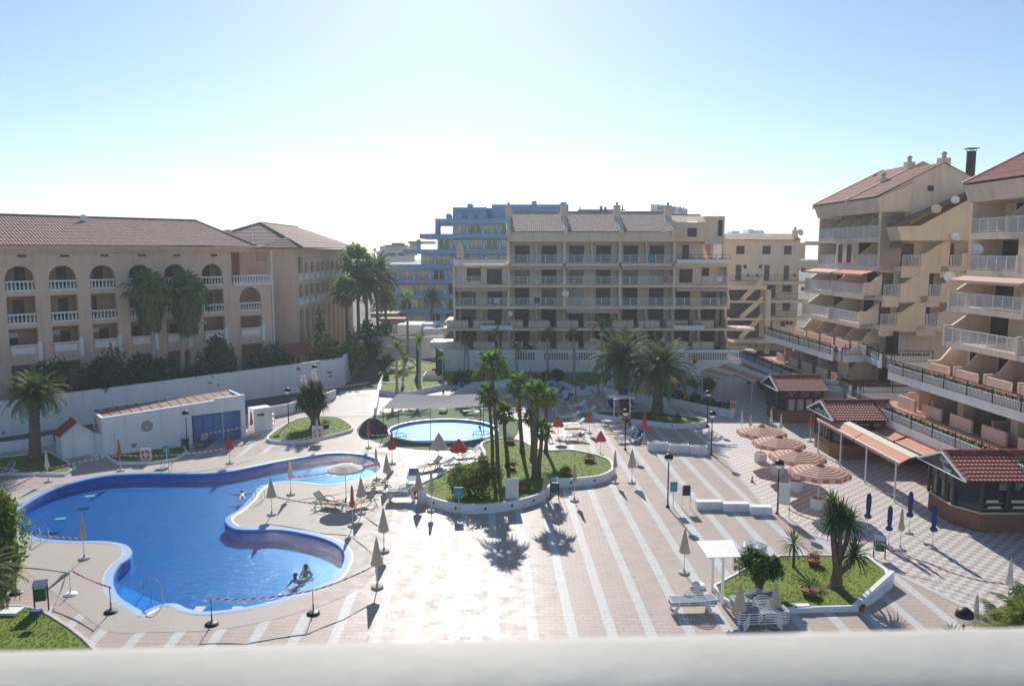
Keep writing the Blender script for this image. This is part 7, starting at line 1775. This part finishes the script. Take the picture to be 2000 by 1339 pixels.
board(1431, 815, .5, .9, .6, 'signwhite', 'orange and white menu board at the end of the long low wall', name='menu_board', cat='menu board', deg=-20, extra=lambda B, w, h, z: MBq(B, w, h, z))

def life_ring_on_wall():
    g = G(823, 985); m = MB(); n = 20
    for i in range(n):
        t = 2 * math.pi * i / n
        for j in range(8): s = 2 * math.pi * j / 8; q = .28 + .07 * math.cos(s); m.v.append(Vector((.07 * math.sin(s), q * math.cos(t), .62 + q * math.sin(t))))
    for i in range(n):
        for j in range(8): m.f.append([i * 8 + j, i * 8 + (j + 1) % 8, ((i + 1) % n) * 8 + (j + 1) % 8, ((i + 1) % n) * 8 + j]); m.m.append(1 if i % 5 == 0 else 0)
    tag(m.build('life_ring', ['red_paint', 'white_clean'], loc=g + V(-.15, .1, 0), rotz=-.9), 'red life ring hanging on the left tip of the island wall', 'life ring')
    q = MB(); q.box((-.06, -.3, 0), (.06, .3, 1.05)); tag(q.build('wall_pillar', 'white', loc=g + V(.0, .2, 0), rotz=-.9), 'short white pillar at the left tip of the island wall', 'pillar')
life_ring_on_wall()
# ================================================================ slatted shade roofs
def pergola(c0, c1, c2, c3, z, posts, lab, slats=8):
    """corners c0..c3 in order around the roof (world x, y)"""
    C = [V(*c, 0) for c in (c0, c1, c2, c3)]; o = sum(C, V(0, 0, 0)) / 4; B = empty('pergola', o, 0, lab, 'pergola'); C = [c - o for c in C]; up = V(0, 0, z)
    for i in range(slats):
        t = (i + .5) / slats; a = C[0].lerp(C[3], t) + up; b = C[1].lerp(C[2], t) + up; m = MB(); m.bar(a, b, (C[3] - C[0]).length / slats * .84, .03); m.build('slat', 'white_clean', B)
    for t in (.12, .88): m = MB(); m.bar(C[0].lerp(C[1], t) + up - V(0, 0, .06), C[3].lerp(C[2], t) + up - V(0, 0, .06), .07, .08); m.build('beam', 'white_clean', B)
    for p in posts: q = V(*p, 0) - o; m = MB(); m.box((q.x - .05, q.y - .05, 0), (q.x + .05, q.y + .05, z - .07)); m.build('post', 'white_clean', B)
zz = 2.3
pergola(*[tuple(G(*p, zz)[:2]) for p in ((1360, 1056), (1430, 1054), (1447, 1087), (1382, 1089))], zz, [tuple(G(1391, 1154)[:2]), tuple(G(1410, 1181)[:2])], 'white slatted shade roof on posts at the left of the yucca lawn')
pergola(*[tuple(G(*p, zz)[:2]) for p in ((1184, 772), (1222, 771), (1243, 777), (1200, 779))], zz, [tuple(G(1199, 822)[:2]), tuple(G(1230, 824)[:2])], 'white slatted shade roof on posts under the left date palm')
# ================================================================ shade sail over the small pool
def sail():
    zc = 2.6; P = [G(748, 797, zc - .3), G(777, 768, zc + .2), G(938, 768, zc + .2), G(944, 792, zc - .1)]; o = G(850, 800); B = empty('shade_sail', o, 0, 'greyish shade sail stretched over the back of the small pool', 'shade sail'); m = MB(); n = 10; vs = []
    for i in range(n + 1):
        for j in range(5):
            t, s = i / n, j / 4; p = P[0].lerp(P[3], t).lerp(P[1].lerp(P[2], t), s); p.z -= .35 * math.sin(math.pi * t) * (1 - abs(s - .5)) * .8; vs.append(p - o)
    m.add(vs, [(i * 5 + j, (i + 1) * 5 + j, (i + 1) * 5 + j + 1, i * 5 + j + 1) for i in range(n) for j in range(4)]); m.build('cloth', 'sail', B, smooth=True)
    for p in P + [G(840, 797, zc), G(1000, 780, zc)][:1]: q = MB(); a = V(p.x, p.y, 0) - o; q.cyl(a, V(a.x, a.y, p.z + .1), .035, .03, 6); q.build('post', 'iron', B)
sail()
# ================================================================ planter boxes, benches, small things
def trough(pa, pb, w, h, lab, soil=True, name='planter_box', cat='planter'):
    A, C = G(*pa), G(*pb); d = C - A; L = d.length; B = empty(name, A, math.atan2(d.y, d.x), lab, cat, 'white rendered boxes on the tiles'); m = MB(); t = .08
    m.box((0, 0, 0), (L, t, h)); m.box((0, w - t, 0), (L, w, h)); m.box((0, t, 0), (t, w - t, h)); m.box((L - t, t, 0), (L, w - t, h)); m.build('box', 'white', B)
    m = MB(); m.box((t, t, 0), (L - t, w - t, h - (.1 if soil else .005))); m.build('fill', 'soil' if soil else 'white_clean', B)
for pa, pb, lab in (((1265, 880), (1305, 881), 'left planter box of the three beside the lamp'), ((1308, 884), (1346, 885), 'middle planter box of the three beside the lamp'), ((1349, 887), (1382, 888), 'right planter box of the three beside the lamp')): trough(pa, pb, .5, .62, lab)
for pa, pb, lab in (((1361, 995), (1411, 995), 'left white bench block on the striped tiles'), ((1413, 999), (1464, 999), 'middle white bench block on the striped tiles'), ((1466, 1005), (1508, 1006), 'right white bench block on the striped tiles')): trough(pa, pb, .5, .48, lab, False, 'bench_block', 'bench')
m = MB(); m.lathe((0, 0, 0), [(.14, 0), (.14, .02), (.1, .02), (.05, .35), (.02, .42), (.001, .42)], 12); m.lathe((0, 0, .16), [(.085, 0), (.07, .09)], 12, 1); tag(m.build('traffic_cone', ['orange', 'white_clean'], loc=G(1469, 941)), 'orange traffic cone on the edge of the checkered paving', 'cone')
m = MB(); m.lathe((0, 0, 0), [(.28, 0), (.3, .05), (.3, .15), (.25, .18), (.05, .18), (.05, .22), (.001, .22)], 20); tag(m.build('umbrella_weight', 'white_clean', loc=G(1364, 1146)), 'spare round white parasol foot behind the lounger stack', 'parasol foot')
for i, (px, py, lab) in enumerate(((186, 900, 'white stool at the corner of the shed'), (1082, 806, 'white round side table among the loungers'), (1075, 862, 'small white side table left of the maroon towel'), (672, 1000, 'small white side table under the open white parasol'), (932, 812, 'small dark side table under the sail'))):
    B = empty('side_table', G(px, py), 0, lab, 'side table', 'small side tables'); m = MB(); m.lathe((0, 0, .42), [(.001, 0), (.24, 0), (.24, .03), (.001, .035)], 14); m.build('table_top', 'plastic', B)
    for k in range(4): t = k * 1.57 + .78; q = MB(); q.cyl((math.cos(t) * .17, math.sin(t) * .17, .42), (math.cos(t) * .21, math.sin(t) * .21, 0), .02, .018, 6); q.build('leg', 'plastic', B)
def ladder(px, py, deg, lab, z=WZ):
    B = empty('pool_ladder', G(px, py), R(deg), lab, 'pool ladder', 'steel pool ladders')
    for s in (-.25, .25): m = MB(); m.tube(smooth_line([(.55, s, 0), (.5, s, .6), (.25, s, .78), (0, s, .6), (-.05, s, 0), (-.05, s, -1.2)], 4), .022, 6); m.build('handrail', 'steel', B)
    for k in range(3): m = MB(); m.box((-.1, -.25, -.45 - k * .28), (0, .25, -.42 - k * .28)); m.build('rung', 'steel', B)
ladder(323, 923, 95, 'steel ladder at the far edge of the large pool'); ladder(497, 975, -5, 'steel ladder at the peninsula beside the swimmer'); ladder(86, 1052, -98, 'steel ladder at the left shore of the pool')
m = MB(); a, b = G(318, 1180), G(287, 1150); m.tube(smooth_line([(0, 0, -.3), (0, 0, .7), ((b - a).x * .5, (b - a).y * .5, .85), ((b - a).x * 1.2, (b - a).y * 1.2, .2), ((b - a).x * 1.25, (b - a).y * 1.25, -.7)], 4), .022, 6); m.cyl(((b - a).x * .75, (b - a).y * .75, .62), ((b - a).x * .75, (b - a).y * .75, -.7), .02, .02, 6)
tag(m.build('steps_handrail', 'steel', loc=a), 'bent steel handrail over the pool steps', 'handrail')
for px, py, lab in ((777, 849, 'dashed floating ring at the left of the small pool'), (940, 845, 'dashed floating ring at the right of the small pool')):
    m = MB(); n = 26; g = G(px, py, -.06)
    for i in range(n):
        t0, t1 = 2 * math.pi * i / n, 2 * math.pi * (i + .62) / n; r = .72; m.cyl((r * math.cos(t0), r * math.sin(t0), 0), (r * math.cos(t1), r * math.sin(t1), 0), .05, .05, 6, i % 2)
    m.tube([(.72 * math.cos(2 * math.pi * i / 24), .72 * math.sin(2 * math.pi * i / 24), 0) for i in range(25)], .015, 5, 1); tag(m.build('float_ring', ['white_clean', 'dark'], loc=g), lab, 'float ring')
for px, py in ((175, 968), (118, 1012)):
    m = MB(); m.box((-.28, -.2, -.03), (.28, .2, .0)); tag(m.build('skimmer_float', 'signteal', loc=G(px, py, WZ + .03), rotz=.3), ('pale float' if px > 150 else 'second pale float') + ' drifting at the left of the large pool', 'pool float')
m = MB(); m.box((-.4, -.3, 0), (.4, .3, .12)); tag(m.build('stone_slab', 'white', loc=G(22, 1196, .09) + V(0, 0, .0)), 'white slab lying on the lower left lawn', 'slab')
m = MB(); m.box((-.35, -.22, 0), (.35, .22, .05)); tag(m.build('stone_slab', 'white', loc=G(1566, 1184, .2)), 'white slab lying at the lower edge of the yucca lawn', 'slab')
m = MB(); m.box((-.2, -.12, .45), (.2, .12, .6)); m.cyl((0, 0, 0), (0, 0, .45), .02, .02, 6); tag(m.build('lawn_tap', ['blue_cloth'], loc=G(72, 1218, .09)), 'small post with a blue rag on the lower left lawn', 'tap post')
# shelf rack beside the service cabinet, bench and sandbox on the back lawn
B = empty('rack', G(514, 836), .5, 'white rack with shelves beside the pool house', 'rack')
for x in (-.9, 0, .9):
    for y in (-.3, .3): m = MB(); m.box((x - .02, y - .02, 0), (x + .02, y + .02, 1.2)); m.build('leg', 'white_clean', B)
for z in (.3, .75, 1.15): m = MB(); m.box((-.92, -.32, z), (.92, .32, z + .04)); m.build('shelf', 'white_clean', B)
for k, (x0, x1, y) in enumerate(((758, 800, 724), (745, 790, 758))):
    a, b = G(x0, y, .5), G(x1, y, .5); B = empty('lawn_bar', a, 0, ('far' if k == 0 else 'near') + ' low white bar fence between posts on the back lawn', 'bar fence'); L = (b - a).length
    m = MB(); m.box((0, 0, .55), (L, .08, .68)); m.build('bar', 'white_clean', B)
    for x in (0, L - .1): m = MB(); m.box((x, 0, 0), (x + .1, .08, .55)); m.build('post', 'white_clean', B)
a, b = G(826, 742, .5), G(862, 742, .5); B = empty('sandbox', a, 0, 'brown planter bed with white edge inside the green nets', 'planter'); L = (b - a).length; m = MB(); m.box((0, 0, 0), (L, 3.6, .5)); m.build('edge', 'white', B); m = MB(); m.box((.15, .15, .5), (L - .15, 3.45, .56)); m.build('soil', 'soil', B)
def net(p0, p1, h, lab):
    a, c = V(*p0, .3), V(*p1, .3); d = c - a; B = empty('net_fence', a, 0, lab, 'net fence', 'green net fences on the back lawn'); m = MB(); L = d.length; u = d / L; n = int(L / .09)
    for i in range(n + 1): m.bar(u * (i * .09), u * (i * .09) + V(0, 0, h), .02, .02)
    for k in range(int(h / .12)): m.bar(V(0, 0, k * .12), d + V(0, 0, k * .12), .02, .02)
    m.build('mesh', 'net', B)
    for t in (0, .5, 1): q = MB(); q.cyl(d * t, d * t + V(0, 0, h + .1), .04, .04, 6); q.build('post', 'green_metal', B)
net(tuple(G(821, 750, .5)[:2]), (-11.5, 93.0), 3.6, 'left green net running towards the white wall'); net(tuple(G(868, 742, .5)[:2]), (-9.2, 93.5), 3.2, 'right green net beside the brown bed')
m = MB(); p = V(AY(852, 690, 118).x, 118, 0)
for i in range(40): m.bar((i * .04 * 1.6, i * .5, 0), (i * .04 * 1.6, i * .5, 4.2), .05, .2)
tag(m.build('hedge_screen', 'net', loc=p), 'dark green screen along the side of the middle apartments', 'screen')
# lit side yard of the middle apartments
boxes('side_yard', [('wall', 'cream2'), ('floor', 'white')], [(868, 886, 628, 640, 104, 8, 0), (840, 885, 668, 682, 97, 4, 1)], 'pale side yard building left of the middle apartments', 'building', (-9, 100, 0))
# playground behind the date palms
B = empty('playground', G(1255, 765), 0, 'blue, yellow and red playground fence and slide behind the date palms', 'playground')
def gp(px, py): return G(px, py) - B.location
for a, b, mt, h in (((1204, 772), (1232, 774), 'blue_paint', 1.0), ((1232, 776), (1262, 778), 'yellow_paint', 1.0), ((1262, 780), (1300, 784), 'blue_paint', 1.1), ((1300, 776), (1318, 766), 'red_paint', 1.2)):
    p, q = gp(*a), gp(*b); d = q - p; n = max(3, int(d.length / .16)); m = MB()
    for i in range(n): c = p.lerp(q, i / n); m.bar(c, c + V(0, 0, h), .09, .03)
    m.bar(p + V(0, 0, .2), q + V(0, 0, .2), .04, .06); m.bar(p + V(0, 0, h - .2), q + V(0, 0, h - .2), .04, .06); m.build('paling', mt, B)
p = gp(1275, 752); m = MB(); m.quad(p + V(0, 0, 1.5), p + V(.6, 0, 1.5), p + V(.6, -2.2, .2), p + V(0, -2.2, .2)); m.quad(p + V(0, -2.2, .15), p + V(.6, -2.2, .15), p + V(.6, 0, 1.45), p + V(0, 0, 1.45)); m.build('slide', 'blue_paint', B)
for k in range(4): m = MB(); q = p + V(.05 + .5 * (k % 2), .1 + .8 * (k // 2), 0); m.cyl(q, q + V(0, 0, 2.4), .05, .05, 6); m.build('post', 'red_paint', B)
m = MB(); m.add([p + V(-.2, 0, 2.2), p + V(.8, 0, 2.2), p + V(.8, 1, 2.2), p + V(-.2, 1, 2.2), p + V(.3, .5, 2.9)], [(0, 1, 4), (1, 2, 4), (2, 3, 4), (3, 0, 4), (3, 2, 1, 0)]); m.build('canopy', 'yellow_paint', B)
for x0, x1, mt, lab in ((1328, 1352, 'yellow_paint', 'yellow play panel fence before the far white wall'), (1353, 1385, 'red_paint', 'red and yellow play panel fence before the far white wall')):
    a, b = G(x0, 732), G(x1, 732); B = empty('panel_fence', a, 0, lab, 'fence'); L = (b - a).length
    for i in range(int(L / .3)): m = MB(); m.box((i * .3, 0, .1), (i * .3 + .2, .05, .9)); m.build('board', mt if i % 4 else 'yellow_paint', B)
    for z in (.25, .75): m = MB(); m.box((0, .051, z), (L, .09, z + .08)); m.build('crossbar', 'wood', B)
m = MB(); g = G(1352, 735); m.lathe((0, 0, 0), [(.03, 0), (.03, 2.6)], 6, 1); m.add([(0, 0, 2.6), (.5, 0, 2.2), (.55, .05, 1.7), (.1, .05, 1.5), (0, .02, 1.6)], [(0, 1, 2, 3, 4)]); m.add([(0, .01, 2.6), (.5, .01, 2.2), (.55, .06, 1.7), (.1, .06, 1.5), (0, .03, 1.6)], [(4, 3, 2, 1, 0)]); tag(m.build('flag', ['red_paint', 'pole'], loc=g), 'drooping red flag on a thin pole before the far wall', 'flag')
# far yellow car
def car():
    y = 133.0; a = AY(838, 628, y); B = empty('parked_car', (a.x, y, .02), 0, 'yellow car parked on the street before the blue hotel', 'car'); Lc = 4.3
    m = MB(); prof = [(0, .35), (.05, .75), (.9, .9), (1.5, 1.38), (3.1, 1.42), (3.9, .95), (4.25, .85), (4.3, .35)]; m.wall((0, 0, 0), (1, 0, 0), prof, [], 1.65, (0, 1, 0)); m.build('body', 'car_yellow', B)
    m = MB(); m.wall((0, -.02, 0), (1, 0, 0), [(1.15, .95), (1.6, 1.32), (3.0, 1.34), (3.55, .95)], [], .015, (0, 1, 0)); m.build('window', 'glassdark', B)
    for x in (.85, 3.45):
        for yy in (-.02, 1.47): m = MB(); m.cyl((x, yy, .32), (x, yy + .2, .32), .32, .32, 16); o = m.build('wheel', 'dark', B); r = MB(); r.cyl((x, yy - .01, .32), (x, yy + .0, .32), .18, .18, 12); q = r.build('rim', 'steel', B); q.parent = o
    for x in (.02, 4.24): m = MB(); m.box((x, .1, .6), (x + .06, .35, .72)); m.build('headlight', 'bulb', B)
car()

# ================================================================ people in the pool
def body(joints, edges, radii, name, matn, parent=None, sub=1):
    me = bpy.data.meshes.new(name); me.from_pydata([tuple(j) for j in joints], edges, []); o = bpy.data.objects.new(name, me); COL.objects.link(o)
    sk = o.modifiers.new('skin', 'SKIN'); sv = me.skin_vertices[0].data if me.skin_vertices else None
    if sv is None:
        bm = bmesh.new(); bm.from_mesh(me); bm.verts.layers.skin.verify(); bm.to_mesh(me); bm.free(); sv = me.skin_vertices[0].data
    for i, r in enumerate(radii): sv[i].radius = (r, r); sv[i].use_root = (i == 0)
    s = o.modifiers.new('sub', 'SUBSURF'); s.levels = sub; s.render_levels = sub
    dg = bpy.context.evaluated_depsgraph_get(); m2 = bpy.data.meshes.new_from_object(o.evaluated_get(dg)); bpy.data.objects.remove(o)
    m2.materials.clear(); m2.materials.append(MATS[matn]); m2.polygons.foreach_set('use_smooth', [True] * len(m2.polygons)); o = bpy.data.objects.new(name, m2); COL.objects.link(o)
    if parent: o.parent = parent
    return o
def person(loc, rz, lab, pose, hair_len=.0, group=None):
    J = []; E_ = []; Rr = []
    def j(p, r, parent=None):
        J.append(p); Rr.append(r)
        if parent is not None: E_.append((parent, len(J) - 1))
        return len(J) - 1
    up = pose == 'upright'
    def T(x, y, z):     # body frame: x right, y forward, z up; floating pose lays the body forward
        return (x, y, z) if up else (x, z * .96 - .2, -y * .9 - .02 + .02 * z)
    pel = j(T(0, -.5 if up else 0, -.36 if up else -.62), .125); wa = j(T(0, -.32 if up else 0, -.3 if up else -.38), .11, pel); ch = j(T(0, -.12 if up else .01, -.2), .135, wa); ne = j(T(0, .01, -.02), .058, ch); hd = j(T(0, .015, .1), .088, ne); tp = j(T(0, .0, .2), .082, hd); j(T(0, .0, .245), .045, tp)
    for s in (-1, 1):
        sh = j(T(s * .17, -.04 if up else 0, -.12), .06, ch)
        if up: el = j((s * .27, .06, -.32), .044, sh); wr = j((s * .3, .28, -.34), .03, el)
        else: el = j(T(s * .42, .02, .02), .042, sh); wr = j(T(s * .62, .03, .16), .03, el)
        dv_ = (Vector(J[wr]) - Vector(J[el])).normalized(); pa = j(tuple(Vector(J[wr]) + dv_ * .08), .034, wr); sd_ = Vector((dv_.y, -dv_.x, 0)).normalized()
        for k, (o_, l_) in enumerate(((-.032, .075), (-.011, .088), (.011, .083), (.032, .066))): a = j(tuple(Vector(J[pa]) + dv_ * .04 + sd_ * o_), .0095, pa); j(tuple(Vector(J[a]) + dv_ * l_ + Vector((0, 0, -.02))), .008, a)
        t_ = j(tuple(Vector(J[wr]) + dv_ * .045 - sd_ * s * .045), .011, wr); j(tuple(Vector(J[t_]) + dv_ * .04 - sd_ * s * .02), .009, t_)
        hp = j(T(s * .09, -.6 if up else 0, -.38 if up else -.72), .085, pel); kn = j(T(s * .14, -.98 if up else -.02, -.42 if up else -1.12), .06, hp); an = j(T(s * .12, -1.35 if up else -.06, -.36 if up else -1.5), .04, kn); j(T(s * .12, -1.45 if up else -.1, -.36 if up else -1.58), .035, an)
    o = body(J, E_, Rr, 'person', 'skin'); o.location = loc; o.rotation_euler = (0, 0, rz); tag(o, lab, 'person', group)
    hc = Vector(T(0, -.008, .15)); m = MB(); n = 14
    for i in range(7):
        t = math.pi * .62 * i / 6
        for k in range(n):
            a = 2 * math.pi * k / n; q = Vector((.094 * math.sin(t) * math.cos(a), -.01 + .108 * math.sin(t) * math.sin(a) - (.03 if t > 1 else 0), .115 * math.cos(t)))
            if not up: q = Vector((q.x, q.z, -q.y))
            m.v.append(hc + q)
    for i in range(6):
        for k in range(n): m.f.append([i * n + k, i * n + (k + 1) % n, (i + 1) * n + (k + 1) % n, (i + 1) * n + k]); m.m.append(0)
    h = m.build('hair', 'hair', o, smooth=True)
    f = MB(); f.lathe(Vector(T(0, .105, .105)), [(.014, -.02), (.016, 0), (.006, .03)], 6); f.build('nose', 'skin', o)
    for s in (-1, 1):
        e = MB(); e.lathe(Vector(T(s * .032, .088, .135)), [(.001, -.009), (.011, 0), (.001, .009)], 8); e.build('eye', 'hair', o); e = MB(); e.lathe(Vector(T(s * .09, .005, .115)), [(.008, -.025), (.016, 0), (.008, .03)], 6); e.build('ear', 'skin', o)
    e = MB(); e.box(Vector(T(-.025, .092, .065)) - Vector((0, .0, .004)), Vector(T(.025, .1, .07)) + Vector((0, .004, .004))); e.build('mouth', 'red_paint', o)
    return o
g = G(576, 1125, WZ); person((g.x, g.y, WZ - .09), R(165), 'dark haired swimmer with head above the water, nearer to the camera of the two', 'upright')
g = G(597, 1107, WZ); person((g.x, g.y, WZ - .10), R(195), 'dark haired swimmer in the pool, just behind and right of the nearer one', 'upright')
g = G(472, 962, WZ); person((g.x, g.y, WZ + .03), R(20), 'person floating with spread arms beside the peninsula ladder', 'float')

# ================================================================ balcony rail in front of the camera
def balcony():
    # top edge of the rail measured at left and right of the picture
    d0 = .62; pl, pr = ray(0, 1259), ray(2000, 1212); a = pl * (d0 / pl.y) + V(0, 0, CAMH); b = pr * (d0 * .985 / pr.y) + V(0, 0, CAMH)
    d = (b - a).normalized(); a2, b2 = a - d * 1.6, b + d * 1.6; m = MB(); n = 20; r = .048; side = d.cross(V(0, 0, 1)).normalized(); prof = []
    for i in range(n):
        t = 2 * math.pi * i / n; x, z = math.cos(t), math.sin(t); prof.append((.062 * math.copysign(abs(x) ** .7, x), .034 * math.copysign(abs(z) ** .7, z)))
    vs = []
    for p in (a2, b2):
        for x, z in prof: vs.append(p + side * (x + .05) + V(0, 0, z - .031))
    m.add(vs, [(i, (i + 1) % n, n + (i + 1) % n, n + i) for i in range(n)]); m.f.append(list(range(n))[::-1]); m.m.append(0); m.f.append(list(range(n, 2 * n))); m.m.append(0)
    B = empty('balcony_railing', (a2 + b2) / 2 - V(0, 0, 1.1), 0, 'white rounded balcony handrail running across the bottom of the picture, out of focus', 'railing')
    o = m.build('handrail', 'rail_white', B, smooth=True); o.location = -(B.location)
    k = 7
    for i in range(k): c = a2.lerp(b2, (i + .5) / k) + side * .055; q = MB(); q.bar(c - V(0, 0, .07), c - V(0, 0, 1.05), .035, .035); u = q.build('post', 'rail_white', B); u.location = -(B.location)
    s = MB(); c0, c1 = a2 + side * .3 - V(0, 0, 1.3), b2 - V(0, 0, 1.05); s.box((-2.5, -1.4, CAMH - 1.75), (2.5, .75, CAMH - 1.55)); tag(s.build('balcony_floor', 'concrete'), kind='structure')
balcony()

# towels and washing over balcony rails
for px, pz, y, mt, lab in ((1150, 8.75, 96.36, 'white_cloth', 'white towel over a lower middle balcony rail left of the large dish'), (1395, 11.4, 96.86, 'signwhite', 'pale cloth over a rail at the right of the middle apartments'), (1043, 8.8, 96.36, 'leaf_red', 'brown towel over a middle balcony rail at the left'), (1262, 14.05, 97.26, 'signteal', 'teal towel on the top balcony row of the middle apartments'), (965, 8.8, 96.36, 'white_cloth', 'white cloth over the leftmost long balcony rail'), (1290, 11.4, 96.86, 'red_faded', 'faded red towel on the fourth balcony row')):
    x = (px - 1000) / 1512 * y; m = MB(); n = 5
    for k in range(n): m.quad((x + k * .14, y - .02 - .015 * (k % 2), pz - .1), (x + (k + 1) * .14, y - .02 - .015 * ((k + 1) % 2), pz - .1), (x + (k + 1) * .14, y - .005, pz + .6), (x + k * .14, y - .005, pz + .6)); m.quad((x + k * .14, y + .16, pz + .15), (x + (k + 1) * .14, y + .16, pz + .15), (x + (k + 1) * .14, y - .005, pz + .6), (x + k * .14, y - .005, pz + .6))
    tag(m.build('towel', mt), lab, 'towel')

# ---------------------------------------------------------------- air
m = MB(); m.box((-950, -70, -3), (950, 1650, 60)); hz = m.build('haze', 'white'); hz.data.materials.clear()
hm = bpy.data.materials.new('haze_air'); hm.use_nodes = True; t = hm.node_tree; t.nodes.remove(t.nodes['Principled BSDF'])
pv = t.nodes.new('ShaderNodeVolumePrincipled'); pv.inputs['Color'].default_value = (.78, .9, 1, 1); pv.inputs['Density'].default_value = .0005; pv.inputs['Anisotropy'].default_value = .4
t.links.new(pv.outputs[0], t.nodes['Material Output'].inputs['Volume']); hz.data.materials.append(hm); tag(hz, kind='stuff')
SC.cycles.volume_bounces = 0
